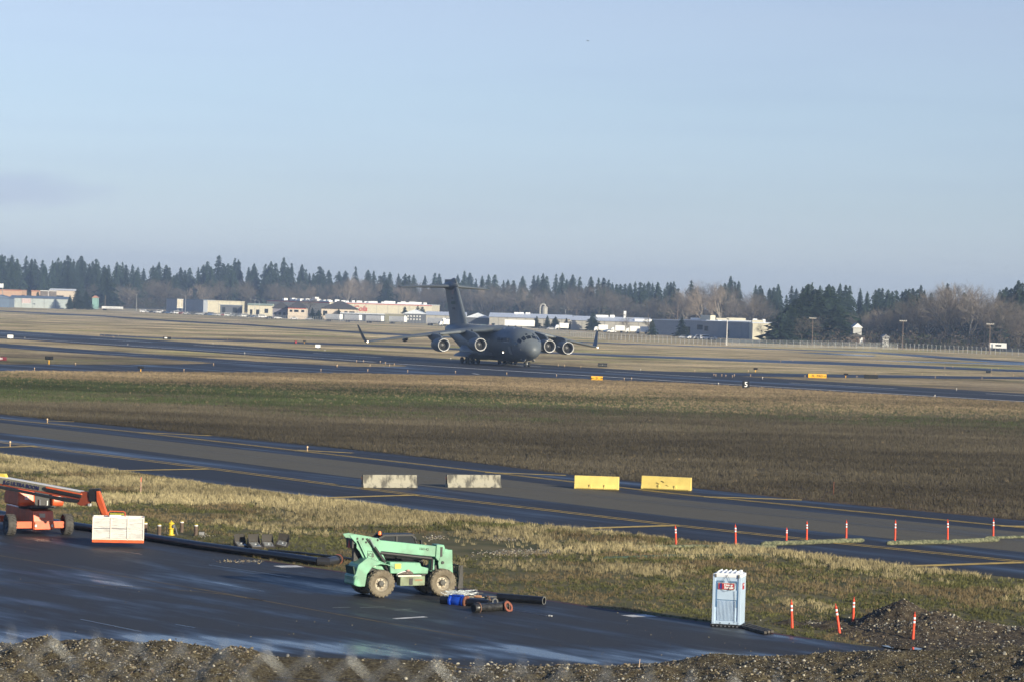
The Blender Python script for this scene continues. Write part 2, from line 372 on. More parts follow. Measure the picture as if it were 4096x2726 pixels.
M_RUNWAY = wet_mat('runway_asphalt', (.030,.030,.032), lo=.50, hi=.70, r_wet=.24, r_dry=.75, spec=.3, scale=.05, ratio=10)
M_FARWAY = wet_mat('far_taxiway_asphalt', (.024,.024,.026), lo=.44, hi=.66, r_wet=.24, r_dry=.65, spec=.3, scale=.02, ratio=8)
M_WHITE = mat('white_line_paint', (.78,.76,.70), .7, var=.35, scale=1.5)
M_FAINT = mat('faded_line_paint', (.20,.20,.19), .7, var=.5, scale=2)
M_YELLOW = mat('yellow_line_paint', (.70,.47,.10), .7, var=.4, scale=1.2)
M_DIRTYYEL = mat('dirty_yellow_paint', (.16,.11,.035), .7, var=.5, scale=1.0)
M_WETSEAL = mat('wet_seal', (.02,.02,.02), .16)
M_REDLINE = mat('red_edge_paint', (.16,.03,.025), .7, var=.4, scale=1.2)

# ground, one sheet to the horizon, with a hole-free bank under the viewpoint
bm_v = []; ys = [-400,-60,-8,5.5,8,16,30,50,66,80,400,1200,3000,9000,30000]
zs = [11,11,11,11,10.6,8.6,5.4,2.0,.3,0,0,0,0,0,0]
xs = [-16000,-3000,-600,-200,-60,0,60,200,600,3000,16000]
g = MB(); g.add([(x, y, z) for y, z in zip(ys, zs) for x in xs], [(j*len(xs)+i, j*len(xs)+i+1, (j+1)*len(xs)+i+1, (j+1)*len(xs)+i) for j in range(len(ys)-1) for i in range(len(xs)-1)])
ground = g.build('ground', M_FIELD); ground['kind'] = 'structure'

# low wooded rise behind the buildings
CON = [(-600, 2350), (1300, 2450), (2200, 2200), (2900, 1750), (3300, 1480), (4096, 1300), (4700, 1250)]
def con_d(X): return float(np.interp(X, [p[0] for p in CON], [p[1] for p in CON]))
hv = []; cols_ = list(range(-900, 5100, 150)); rows_ = [(-260, -.3), (-120, 3), (0, 7), (200, 10), (600, 12), (1800, 12), (2600, -1)]
for X in cols_:
    d0 = con_d(X)
    for dd, z in rows_:
        p = D(X, 1300, d0 + dd); hv.append((p.x, p.y, z + (1.2 * math.sin(X * .01 + dd) if z > 1 else 0)))
nr = len(rows_)
hill = MB(); hill.add(hv, [(i*nr+j, (i+1)*nr+j, (i+1)*nr+j+1, i*nr+j+1) for i in range(len(cols_)-1) for j in range(nr-1)])
hill = hill.build('hillside', mat('hillside_litter', (.06,.055,.035), .95, var=.5, scale=.05), smooth=True); hill['kind'] = 'structure'
def hill_z(X, d): return float(np.interp(d - con_d(X), [r[0] for r in rows_], [max(0, r[1]) for r in rows_]))

# ---------------------------------------------------------------- paved surfaces
TL = [(-900,1704),(0,1812),(475,1878),(772,1922),(1129,1970),(1400,2000),(1716,2044),(2072,2085),(2322,2111),(2700,2149),(3112,2196),(3587,2256),(4096,2314),(4900,2405)]
TU = [(-900,1560),(0,1657),(535,1710),(832,1741),(1400,1797),(1894,1850),(2310,1900),(2700,1942),(3219,2000),(3706,2045),(4096,2081),(4900,2155)]
sheet('taxiway', TU + TL[::-1], .016, M_SHOULDER)
sheet('taxiway_lane', [(-900,1600),(0,1690),(1400,1845),(2696,1995),(4096,2128),(4900,2202), (4900,2292),(4096,2208),(2696,2066),(1400,1907),(0,1729),(-900,1620)], .021, M_LANE)
AU = [(-1200,1905),(-300,2018),(300,2102),(570,2145),(1055,2240),(1376,2287),(1873,2354),(2240,2406),(2600,2460),(2855,2492),(3075,2528),(3245,2553),(3430,2580),(3800,2612),(4400,2640)]
apr = [G(*p) for p in AU] + [Vector((40, 82, 0)), Vector((-70, 82, 0))]
sheet('apron', None, .022, M_APRON, pts=apr)
sheet('grass_verge', [(x, y) for x, y in TL] + [(4900,2760)] + AU[::-1], .004, M_STRIP)
RU = [(-900,1262),(0,1320),(1400,1411),(1716,1429),(2191,1458),(2429,1473),(2700,1488),(2916,1501),(4096,1573),(4900,1623)]
RL = [(-900,1294),(0,1353),(1300,1440),(1555,1456),(2700,1529),(4096,1607),(4900,1652)]
sheet('runway', RU + RL[::-1], .03, M_RUNWAY)
sheet('taxiway_connector', [(-700,1325),(0,1372),(594,1415),(1010,1443),(1400,1464.5),(1555,1465.5),(1615,1464),(1640,1459),(2100,1488),(2700,1526),(2700,1530),(2310,1515),(1954,1500),(1400,1492),(1129,1489),(475,1486),(0,1482),(-700,1478)], .02, M_SHOULDER)
sheet('grass_island', [(-500,1360),(0,1389),(238,1408),(594,1430),(800,1446),(862,1451),(800,1454),(654,1458),(0,1456),(-500,1452)], .04, M_FIELD)
def band(name, top, bot, z=.02, m=M_FARWAY): return sheet(name, top + bot[::-1], z, m)
band('far_taxiway', [(400,1336),(600,1348),(1000,1361),(1424,1375),(1722,1387),(2212,1407),(2424,1415),(3000,1436),(3290,1444),(4096,1478),(4900,1512)],
     [(400,1344),(600,1352),(1000,1367),(1424,1383),(1722,1395),(2212,1413),(2424,1423),(3000,1446),(3290,1456),(4096,1487),(4900,1521)], z=.012)
band('far_service_road', [(-400,1228),(0,1242),(424,1263),(722,1283),(1000,1297),(1446,1327),(1800,1345),(2400,1368),(3000,1391),(3465,1405),(3700,1419),(4096,1446),(4600,1470)],
     [(-400,1231),(0,1246),(424,1268),(722,1289),(1000,1303),(1446,1334),(1800,1351),(2400,1372),(3000,1394),(3465,1409),(3700,1428),(4096,1458),(4600,1486)], z=.012)
band('side_taxiway', [(2620,1483),(2696,1486),(3171,1493),(4096,1506.5),(4900,1518)], [(2620,1490),(2916,1502.5),(3350,1508),(4096,1515.5),(4900,1524)], z=.036)
sheet('puddle_strip', [(3140,1407),(3300,1410),(3512,1421),(3490,1424),(3300,1416)], .014, M_WETSEAL)
sheet('puddle_strip', [(3465,1438),(3700,1444),(4096,1455),(4096,1459),(3700,1449)], .014, M_WETSEAL)
sheet('puddle_strip', [(100,1255),(424,1262),(420,1264),(110,1257)], .013, M_FARWAY)
# ---------------------------------------------------------------- painted markings
def stripes(name, lines, w, z, m):
    mb = MB()
    for ln in lines: stripe_mb(mb, ln, w, z)
    return tag(mb.build(name, m), None, None, None, 'structure')
stripes('runway_edge_line', [[(-600,1308),(0,1348),(1349,1436),(1500,1447)], [(1520,1450),(2700,1522.6),(4096,1604.6),(4700,1639)]], 1.2, .036, M_WHITE)
stripes('runway_centre_line', [[(-300,1310),(-100,1323)],[(0,1329),(208,1343)],[(362,1354),(606,1369)],[(778,1380),(1058,1398)],[(1254,1411),(1529,1429)],[(1850,1447),(2162,1465)],[(2423,1484),(2848,1509)],[(3160,1530),(3587,1553.5)],[(3944,1573),(4300,1593)]], .9, .036, M_WHITE)
stripes('runway_seam_line', [[(0,1338),(1300,1424),(2696,1512),(4096,1585)],[(2916,1505),(4096,1577)]], .35, .034, M_FAINT)
stripes('connector_line', [[(380,1414),(700,1422)],[(750,1442),(1092,1451)],[(1090,1480),(1205,1488)],[(1700,1452),(1950,1466)],[(1890,1492),(1915,1496)]], .6, .028, M_WHITE)
stripes('connector_yellow_line', [[(270,1460),(420,1472),(530,1482)]], .4, .029, M_DIRTYYEL)
def dbl(a, w): return [a, [(x, y + w) for x, y in a]]
stripes('taxiway_near_edge_line', dbl([(-300,1728),(0,1764),(149,1784),(800,1865),(1400,1944),(1656,1975.5),(2200,2038),(2700,2098),(3219,2153),(3338,2167),(4096,2245),(4700,2306)], 5), .20, .03, M_YELLOW)
stripes('taxiway_far_edge_line', dbl([(-300,1650),(0,1674),(505,1722),(1400,1824),(1627,1849),(2298,1926),(2696,1972),(4096,2109),(4700,2170)], 2.5), .20, .03, M_YELLOW)
stripes('taxiway_lane_seam', [[(-300,1668),(0,1705),(1400,1872),(1561,1892),(2700,2019),(3944,2149),(4096,2164),(4700,2225)]], .10, .031, M_FAINT)
stripes('taxiway_shoulder_bar', [[(-150,1791),(0,1788),(149,1784)],[(475,1882),(832,1875)],[(1278,1991),(1668,1979)],[(2328,2113),(2705,2101)],[(3641,2264),(4096,2249)],
    [(189,1683),(297,1686)],[(565,1729),(844,1742)],[(1188,1799),(1410,1811)],[(1942,1889),(2263,1900.5)],[(2815,1986),(3207,1999)],[(3997,2103),(4400,2110)]], .75, .033, M_YELLOW)
stripes('apron_taxi_line', [[(-200,2188),(0,2222),(594,2322),(900,2374),(1400,2466),(1893,2552)],[(0,2326),(594,2349),(891,2376),(1050,2402)]], .14, .028, M_DIRTYYEL)
stripes('apron_edge_line', [[(1055,2242),(1376,2289),(1873,2357),(2240,2409),(2600,2463),(2855,2495),(3075,2531),(3245,2556)]], .12, .028, M_REDLINE)
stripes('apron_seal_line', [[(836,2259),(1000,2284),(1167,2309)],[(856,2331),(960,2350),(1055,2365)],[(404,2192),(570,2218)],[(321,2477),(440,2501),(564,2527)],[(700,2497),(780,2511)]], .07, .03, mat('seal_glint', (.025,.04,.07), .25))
for px in ([(1092,2263),(1185,2261),(1218,2268),(1126.5,2269.5)], [(2484,2461),(2582,2458),(2633,2466),(2529,2468.5)]):
    tag(sheet('painted_box', px, .03, M_WHITE), None, None, None, 'structure')
stripes('paint_smear', [[(1577,2475),(1640,2471),(1703,2467)]], .30, .03, M_WHITE)
stripes('paint_smear', [[(1577,2441),(1646,2436)],[(1440,2430),(1490,2429),(1540,2427)],[(1330,2431),(1400,2429)]], .12, .03, mat('thin_paint', (.26,.28,.27), .6, var=.5, scale=4))
# concrete pad under the second barrier
sheet('barrier_pad', [(1780,1952),(1800,1946),(1998,1944),(2006,1948)], .03, mat('pad_concrete', (.25,.23,.19), .8, var=.3))

# ---------------------------------------------------------------- berm of gravel across the bottom, mound at the right
CREST = [(-900,2560),(0,2568),(60,2575),(110,2548),(180,2546),(240,2568),(330,2560),(390,2552),(500,2565),(560,2578),(620,2562),(690,2566),(740,2580),(840,2590),(875,2603),(930,2584),(1000,2590),(1060,2614),(1110,2634),(1400,2640),(1760,2655),(1911,2690),
 (2050,2692),(2200,2676),(2240,2668),(2327,2655),(2420,2668),(2560,2655),(2700,2647),(2838,2624),(2900,2621),(3040,2633),(3200,2622),(3245,2622),(3320,2616),(3542,2610),(3732,2614),(3922,2589),(4096,2587),(4900,2560)]
cz = [(D(X, Y, 94.7).x, D(X, Y, 94.7).z) for X, Y in CREST]
def grid_mesh(name, X, Y, Z, m, smooth=True):
    ny, nx = X.shape; me = bpy.data.meshes.new(name)
    co = np.stack([X, Y, Z], -1).reshape(-1, 3).astype(np.float32)
    i = np.arange(ny*nx).reshape(ny, nx); f = np.stack([i[:-1,:-1], i[:-1,1:], i[1:,1:], i[1:,:-1]], -1).reshape(-1, 4)
    me.vertices.add(len(co)); me.vertices.foreach_set('co', co.ravel())
    me.loops.add(f.size); me.loops.foreach_set('vertex_index', f.ravel().astype(np.int32))
    me.polygons.add(len(f)); me.polygons.foreach_set('loop_start', np.arange(0, f.size, 4, dtype=np.int32)); me.polygons.foreach_set('loop_total', np.full(len(f), 4, np.int32))
    me.update(); me.validate(); me.materials.append(m)
    if smooth: me.polygons.foreach_set('use_smooth', np.ones(len(f), bool))
    o = bpy.data.objects.new(name, me); COL.objects.link(o); return o
def sstep(a, b, v): t = np.clip((v - a) / (b - a), 0, 1); return t*t*(3-2*t)
def berm_z(x, y):
    cr = np.interp(x, [c[0] for c in cz], [c[1] for c in cz])
    gap = sstep(-8.2, -7.2, x) * (1 - sstep(-3.2, 1.2, x))
    toe = 97.2 + .5*(fbm(x*.35, y*0, 3) - .5)*2
    rise = 1 - sstep(94.7, toe, y)
    lump = (fbm(x*.8, y*.8, 5) - .5) * .55 + (fbm(x*2.6, y*2.6, 9) - .5) * .22 + (fbm(x*8, y*8, 11) - .5) * .09
    near = np.clip((94.7 - y) / 4, 0, 1)
    h = np.maximum(cr, .05) * rise * (1 - .25*near) + lump * rise * (.55 + .6*near) * (1 - .75*gap) - .02 * (1 - rise)
    ruts = gap * .05 * np.sin((x*.35 + y)*6.5) * rise
    h = h * (1 - .75*gap*near) + ruts
    return np.where(gap > .5, np.minimum(h, .2), h) * 1.0 - .12 * sstep(97.3, 98.3, y)
gx, gy = np.meshgrid(np.arange(-30, 30, .09), np.arange(80, 98.5, .09))
M_BERM = mat('berm_gravel', (.165,.14,.082), .95, scale=9, bump=1.5, bscale=22, col2=(.045,.034,.02), spec=.15, detail=12, lo=.38, hi=.72)
M_MUD = mat('mud', (.055,.043,.03), .85, scale=2.2, bump=1.5, bscale=9, col2=(.028,.022,.016), spec=.3, detail=10)
berm = grid_mesh('gravel_berm', gx, gy, berm_z(gx, gy), M_BERM); berm['kind'] = 'structure'
def mound_z(x, y):
    def cone(cx, cy, h, r, e=1.0): return h * np.clip(1 - (np.hypot((x-cx)/e, y-cy) / r), 0, 1)**1.15
    z = np.maximum.reduce([cone(15.7,111.6,1.12,2.2,1.0), cone(16.9,110.8,.78,2.2,1.1), cone(16.2,109.4,.55,2.4,1.2), cone(18.3,110.4,.42,2.0,1.4), cone(20.5,109.6,.26,1.6,2.2), cone(24,109.3,.26,1.6,2.2), cone(11.2,111.3,.22,.8,1.3), cone(12.6,110.6,.22,.8,1.4), cone(13.6,109.3,.16,.8,1.4)])
    body = sstep(12.4, 14.6, x + (y-104)*.25) * sstep(99.5, 101.2, y + (x-14)*.10) * (1 - sstep(112.5, 114, y))
    z = z + (fbm(x*1.2, y*1.2, 21) - .5) * .34 * np.clip(z*3, 0, 1) + (fbm(x*5, y*5, 23) - .5) * .13 * np.maximum(body, np.clip(z*3, 0, 1))
    # tread marks of a tracked machine
    z = z + .045 * np.sin(x*11) * (1 - sstep(.0, .7, np.abs(y - 104.2))) * body
    pc = G(3608, 2596); z = z - .07 * np.exp(-((x-pc.x)/.9)**2 - ((y-pc.y)/.55)**2)
    return z + .05*body - .09*(1 - np.maximum(body, np.clip(z*5, 0, 1)))
mx_, my_ = np.meshgrid(np.arange(9.5, 28, .06), np.arange(99, 115, .06))
mound = grid_mesh('gravel_mound', mx_, my_, mound_z(mx_, my_), mat('mound_gravel', (.10,.08,.055), .92, scale=4, bump=1.5, bscale=16, col2=(.035,.027,.018), spec=.2, detail=12)); mound['kind'] = 'structure'
# open puddle in the mud
pud = [G(X, Y) for X, Y in ((3525,2587),(3580,2588),(3640,2591),(3690,2600),(3680,2604),(3630,2603),(3570,2598),(3540,2591))]
sheet('puddle', None, .075, mat('still_water', (.01,.012,.015), .02, spec=.8), pts=pud)

# ---------------------------------------------------------------- stones
def stone_mb(seed, lum):
    r = random.Random(seed); mb = MB(); n = 6
    sx, sy, sz = r.uniform(.8,1.3), r.uniform(.6,.9), r.uniform(.45,.7); rings = []
    for k, (t, q) in enumerate(((-.9,.45),(-.35,.95),(.35,.92),(.85,.45))):
        rings.append([(sx*.5*q*math.cos(a)*r.uniform(.85,1.1), sy*.5*q*math.sin(a)*r.uniform(.85,1.1), sz*.5*t) for a in (2*math.pi*i/n + k*.3 for i in range(n))])
    return mb.loft(rings)
def stone_m(nm, c): return mat(nm, c, .7, randv=.25)
SM = [stone_m('pale_stone', (.38,.35,.27)), stone_m('tan_stone', (.24,.20,.125)), stone_m('grey_stone', (.17,.165,.15)), stone_m('dark_stone', (.07,.06,.05)), stone_m('brown_stone', (.12,.09,.06))]
stones = [proto('stone_seed', stone_mb(i, 0), SM[[1,0,3,4,2,2,1,3,4][i]], True) for i in range(9)]
n = 46000
px = RNG.uniform(-24, 24, n); py = RNG.uniform(84, 97.6, n)
gapm = (px > -8) & (px < -2.5 + (94-py)*.1)
keep = ~gapm | (RNG.random(n) < .12)
px, py = px[keep], py[keep]; n = len(px)
sc = .022 + .034 * RNG.random(n)**2 + .13 * RNG.random(n)**14
scatter('berm_stones', np.stack([px, py, berm_z(px, py) + sc*.12], -1), stones, sc, RNG.uniform(0, 6.28, n), 'small rounded pebbles covering the gravel berm', tilt=.5)
n = 13000
px = RNG.uniform(13, 26, n); py = RNG.uniform(100, 114, n); pz = mound_z(px, py); keep = (pz > .16) | ((pz > .02) & (RNG.random(n) < .28))
px, py, pz = px[keep], py[keep], pz[keep]; n = len(px); sc = .025 + .035*RNG.random(n)**2 + .12*RNG.random(n)**10
scatter('mound_stones', np.stack([px, py, pz + sc*.1], -1), stones, sc, RNG.uniform(0, 6.28, n), 'small stones lying over the gravel mound', tilt=.5)
# rubble patches: on the apron by the pipe, in the grass behind the telehandler, loose crumbs on the apron
def blob_pts(X0, X1, Y0, Y1, n, skew=0.0):
    X = RNG.normal((X0+X1)/2, (X1-X0)/5, n); Y = RNG.normal((Y0+Y1)/2, (Y1-Y0)/5, n) + skew*(X-(X0+X1)/2)
    return [G(a, b, .03) for a, b in zip(X, Y)]
pp = blob_pts(840,1070,2232,2252,110,.02) + blob_pts(980,1060,2236,2248,40); sc = .03 + .10*RNG.random(len(pp))**2.2
scatter('apron_rubble', [tuple(p) for p in pp], [stones[0], stones[4], stones[3]], sc, RNG.uniform(0, 6.28, len(pp)), 'loose cobbles spilled on the apron beside the black pipe', tilt=.4)
pp = [G(a, b, .03) for a, b in zip(RNG.uniform(0, 3400, 420), RNG.uniform(2300, 2620, 420))]; pp = [p for p in pp if p.y < 120]
scatter('apron_crumbs', [tuple(p) for p in pp], [stones[0], stones[2], stones[3]], .015 + .04*RNG.random(len(pp))**3, RNG.uniform(0, 6.28, len(pp)), 'loose gravel crumbs scattered on the wet apron', tilt=.3)
pp = blob_pts(1900,2240,2192,2226,900,-.02) + blob_pts(1900,2110,2140,2165,350,.0) + blob_pts(1680,1800,2135,2160,150) + blob_pts(2060,2300,2196,2216,500,-.08)
pp += blob_pts(3210,3320,2475,2505,200) + blob_pts(780,860,2130,2150,70)
scatter('verge_rubble', [tuple(p) for p in pp], stones, .04 + .09*RNG.random(len(pp))**2, RNG.uniform(0, 6.28, len(pp)), 'stony bare patch with pale cobbles in the grass', tilt=.4)

# ---------------------------------------------------------------- grass
def tuft_mb(seed, n, h, spread, w):
    r = random.Random(seed); mb = MB()
    for i in range(n):
        a = r.uniform(0, 6.28); x, y = r.gauss(0, spread), r.gauss(0, spread); hh = h * r.uniform(.45, 1.15); lean = r.uniform(.05, .5) * hh
        dx, dy = math.cos(a), math.sin(a); ww = w * r.uniform(.6, 1.3); q = r.uniform(0, 6.28); cx, cy = math.cos(q)*ww/2, math.sin(q)*ww/2
        mb.add([(x-cx, y-cy, 0), (x+cx, y+cy, 0), (x+dx*lean*.4+cx*.7, y+dy*lean*.4+cy*.7, hh*.6), (x+dx*lean*.4-cx*.7, y+dy*lean*.4-cy*.7, hh*.6), (x+dx*lean, y+dy*lean, hh)], [(0,1,2,3), (3,2,4)])
    return mb
def grass_m(nm, c): 
    if nm in MATS: return MATS[nm]
    m = mat(nm, c, .8, randv=.18 if ('field' in nm or 'weed' in nm) else .34, spec=.15); nt = m.node_tree; b = nt.nodes['Principled BSDF']; s = b.inputs['Base Color'].links[0].from_socket
    nt.links.new(patchy(nt, s, .48 if 'weed' in nm else .60, 1.4), b.inputs['Base Color']); return m
straw = [proto('straw_tuft', tuft_mb(i, 16, .32, .09, .022), grass_m('straw_blade', (.31,.26,.145))) for i in range(3)]
darkw = [proto('dark_weed', tuft_mb(40+i, 22, .26, .17, .020), grass_m('dark_weed_blade', (.088,.075,.052))) for i in range(3)]
fgreen = [proto('field_green', tuft_mb(60+i, 18, .16, .11, .028), grass_m('field_green_blade', (.056,.072,.027))) for i in range(3)]
fstraw = [proto('field_straw_tuft', tuft_mb(70+i, 16, .30, .10, .022), grass_m('field_straw_blade', (.25,.19,.115))) for i in range(3)] + darkw[:1]
brown = [proto('brown_tuft', tuft_mb(10+i, 14, .25, .10, .024), grass_m('brown_blade', (.17,.13,.070))) for i in range(3)]
green = [proto('green_tuft', tuft_mb(20+i, 18, .16, .11, .028), grass_m('green_blade', (.095,.095,.036))) for i in range(3)]
def in_verge(x, y):
    X, Y = proj(np.stack([x, y, np.zeros_like(x)], -1))
    lo = pline(AU, X); hi = pline(TL, X); return (Y > hi + 1) & (Y < lo - 2), X, Y
n = 420000
x = RNG.uniform(-62, 50, n); y = RNG.uniform(100, 265, n); ok, X, Y = in_verge(x, y)
ok &= (X > -250) & (X < 4350)
x, y, X, Y = x[ok], y[ok], X[ok], Y[ok]
hi = pline(TL, X); lo = pline(AU, X); t = (Y - hi) / (lo - hi)
bare = np.exp(-((X-1950)/260)**2 - ((Y-2190)/40)**2) * 1.3 + np.exp(-((X-1720)/120)**2 - ((Y-2150)/25)**2) + np.exp(-((X-720)/110)**2 - ((Y-2135)/14)**2)
mound_near = (x > 14) & (y < 113.5) & (y > 99)
nn = fbm(x*.16+9, y*.16, 31, 4); n2 = fbm(x*.6, y*.6, 33, 3)
dens = np.clip(.25 + 1.5*(n2-.3), 0.12, 1) * np.clip(1 - bare*1.1, .03, 1)
k = (RNG.random(len(x)) < dens) & ~mound_near
x, y, t, nn, X, Y = x[k], y[k], t[k], nn[k], X[k], Y[k]
r = RNG.random(len(x))
sel_straw = nn + .45*(.38 - t) + .18*(r-.5) > .56
sel_brown = ~sel_straw & (fbm(x*.3, y*.3, 41, 3) + .25*(r-.5) > .52)
sel_green = ~sel_straw & ~sel_brown
edge = np.clip((Y - pline(TL, X)) / 12, .35, 1)
for nm, s, pr, a, b, lab in (('straw_grass', sel_straw, straw, .5, 1.15, 'pale dry straw grass standing on the verge'), ('brown_grass', sel_brown, brown, .5, 1.1, 'brown withered weeds on the verge'), ('green_grass', sel_green, green, .5, 1.2, 'short green grass between the dry tufts on the verge')):
    m_ = int(s.sum()); scatter(nm, np.stack([x[s], y[s], np.zeros(m_)], -1), pr, RNG.uniform(a, b, m_) * edge[s] * (1 - .45*np.clip(t[s], 0, 1)), RNG.uniform(0, 6.28, m_), lab)
# field between taxiway and runway: coarser tufts
n = 330000
x = RNG.uniform(-75, 75, n); y = 165 + (480-165) * RNG.random(n)**.8; X, Y = proj(np.stack([x, y, np.zeros(n)], -1))
lim = np.where(X < 2700, pline([(-400,1492),(0,1484),(1400,1494),(2310,1517),(2700,1532)], X), pline(RL, X) + 3)
ok = (Y < pline(TU, X) - 2) & (Y > lim) & (X > -200) & (X < 4300)
x, y = x[ok], y[ok]; nn = fbm(x*.05, y*.05, 51, 4); yy = y + (nn-.5)*70
r0 = RNG.normal(0, 14, len(x)) + np.clip(x, 0, 60)*.45*np.where(yy < 360, -1, 0)*0; green_keep = RNG.random(len(x)) < np.interp(x, [-60,-10,30,60], [.97,.92,.42,.35]); isgreen = (yy + r0 > 322) & (yy + r0 < 398); isgreen &= green_keep | (yy < 335); isstraw = (yy + r0 >= 398) | ((yy + r0 > 350) & ~isgreen); rest = ~isgreen & ~isstraw
r = RNG.random(len(x)); ks = isstraw | (rest & (r < .004)); kb = rest & (r >= .004); kg = isgreen
for nm, s, pr, sc0, lab in (('field_straw', ks, fstraw, .85, 'dry straw grass on the airfield beside the runway'), ('field_weeds', kb, darkw, .95, 'dark brown weeds on the airfield behind the taxiway'), ('field_green', kg, fgreen, 1.1, 'green grass band across the middle of the airfield')):
    m_ = int(s.sum()); scatter(nm, np.stack([x[s], y[s], np.zeros(m_)], -1), pr, RNG.uniform(.5, 1.3, m_) * sc0, RNG.uniform(0, 6.28, m_), lab)
# ================================================================ trees
M_CON = mat('conifer_needles', (.030,.048,.026), .85, var=.45, scale=.6, randv=.35, spec=.15, col2=(.014,.026,.016))
M_TRUNK = mat('tree_bark', (.10,.085,.07), .9, var=.4, scale=2, spec=.1)
M_TWIG = mat('bare_twigs', (.125,.108,.088), .9, randv=.30, spec=.1)
M_TWIG2 = mat('pale_twigs', (.26,.215,.17), .9, randv=.2, spec=.1)
M_PALEBARK = mat('pale_bark', (.34,.31,.27), .85, var=.3, scale=2, spec=.1)
def conifer_meshes(seed, ragged=.3, wid=.20, low=.10):     # unit height 1
    r = random.Random(seed); tr = MB(); cr = MB()
    tr.tube([(0,0,0), (.002*r.gauss(0,1),0,.5), (0,0,.99)], [.013,.008,.001], 5)
    z = low; k = 0
    while z < .985:
        t = (z - low) / (1 - low); L = wid * (1 - t)**.78 * (1 - .35*max(0, .25 - t)*4*.5) + .012
        nb = 7 if t < .6 else 5; gapn = r.random() < ragged*.3
        for i in range(nb):
            if gapn and r.random() < .5: continue
            a = 2*math.pi*(i/nb) + k*1.3 + r.uniform(-.3,.3); l = L * r.uniform(.55, 1.15) * (1.35 if r.random() < ragged*.25 else 1)
            dr = -.32*l + r.uniform(-.01,.01); ca, sa = math.cos(a), math.sin(a)
            for j in range(3):
                q0 = j/3 + .05; q1 = (j+1.4)/3; w = (.10 + .22*(1-q0)) * l * r.uniform(.7,1.3) + .006
                z0 = z + dr*q0*q0 + r.uniform(-.006,.006); z1 = z + dr*q1*q1*.9 + r.uniform(-.008,.008)
                x0, y0, x1, y1 = ca*l*q0, sa*l*q0, ca*l*q1, sa*l*q1; tl = r.uniform(-.6,.6)
                cr.add([(x0 - sa*w, y0 + ca*w, z0 - w*.35), (x0, y0, z0 + .008), (x1, y1, z1), ], [(0,1,2)])
                cr.add([(x0 + sa*w, y0 - ca*w, z0 - w*.35), (x0, y0, z0 + .008), (x1, y1, z1), ], [(0,1,2)])
                # hanging spray
                cr.add([(x0, y0, z0), (x1, y1, z1), ((x0+x1)/2 - sa*w*tl, (y0+y1)/2 + ca*w*tl, min(z0, z1) - .018 - .25*w)], [(0,1,2)])
        z += .016 + .012*r.random() + .004*(1-t); k += 1
    return tr.mesh('trunk', M_TRUNK), cr.mesh('crown', M_CON)
def bare_meshes(seed, spread=.28, mt=None, mb_=None, dens=1.0, up=.55):
    r = random.Random(seed); tr = MB(); cr = MB()
    def strip(a, b, w0, w1):
        d = (b - a).normalized(); s = d.cross(Vector((r.uniform(-1,1), r.uniform(-1,1), r.uniform(-.3,.3)))).normalized()
        cr.add([a - s*w0/2, a + s*w0/2, b + s*w1/2, b - s*w1/2], [(0,1,2,3)])
    def grow(p, d, L, w, lv):
        q = p + d*L
        if lv <= 1: tr.tube([p, (p+q)/2 + Vector((r.gauss(0,.01), r.gauss(0,.01), 0)), q], [w, w*.85, w*.6], 4, cap=False)
        else: strip(p, q, w*1.8, w*1.1)
        if lv >= 6: return
        nch = (4 if lv == 0 else 3) + (1 if r.random() < .5*dens else 0)
        for i in range(nch):
            t = r.uniform(.35, 1.0) if i else 1.0
            a = r.uniform(0, 2*math.pi); sp = r.uniform(.35, .85) * (1 if i else .35)
            o = d.orthogonal().normalized(); o = (o*math.cos(a) + d.cross(o)*math.sin(a))
            nd = (d*math.cos(sp) + o*math.sin(sp) + Vector((0,0,.12*up))).normalized()
            grow(p + d*L*t, nd, L * r.uniform(.58, .80), w * .6, lv + 1)
    grow(Vector((0,0,0)), Vector((r.gauss(0,.03), r.gauss(0,.03), 1)).normalized(), .30, .012, 0)
    zmax = max(v[2] for v in cr.v)
    for m_ in (tr, cr): m_.v = [(v[0]/zmax*spread/.28, v[1]/zmax*spread/.28, v[2]/zmax) for v in m_.v]
    return tr.mesh('trunk', mb_ or M_TRUNK), cr.mesh('crown', mt or M_TWIG)
CONS = [conifer_meshes(100+i, ragged=[.6,1.4,1.0,1.6,.8,1.2,.9,1.5][i], wid=[.26,.22,.31,.20,.28,.24,.33,.21][i]) for i in range(8)]
BARES = [bare_meshes(200+i, spread=[.30,.26,.36,.28,.32][i]) for i in range(5)]
PALES = [bare_meshes(300+i, spread=[.22,.26,.24][i], mt=M_TWIG2, mb_=M_PALEBARK, up=1.0) for i in range(3)]
def tree(kind, meshes, p, h, w, label, group=None, cat='tree'):
    e = thing(kind, label, cat, p, random.uniform(0, 6.28), group)
    for nm, me in zip(('trunk', 'crown'), meshes):
        o = bpy.data.objects.new(nm, me); COL.objects.link(o); o.parent = e
        o.scale = (h*w, h*w, h)
    return e
def top_tree(kind, meshes, X, Ytop, d, zb, label, group, w=1.0):   # tree whose top shows at (X, Ytop)
    q = D(X, Ytop, d)
    return tree(kind, meshes, (q.x, d, zb), q.z - zb, w, label, group)
CONTOP = [(20*.4244, 980+85*.4244) for _ in ()]
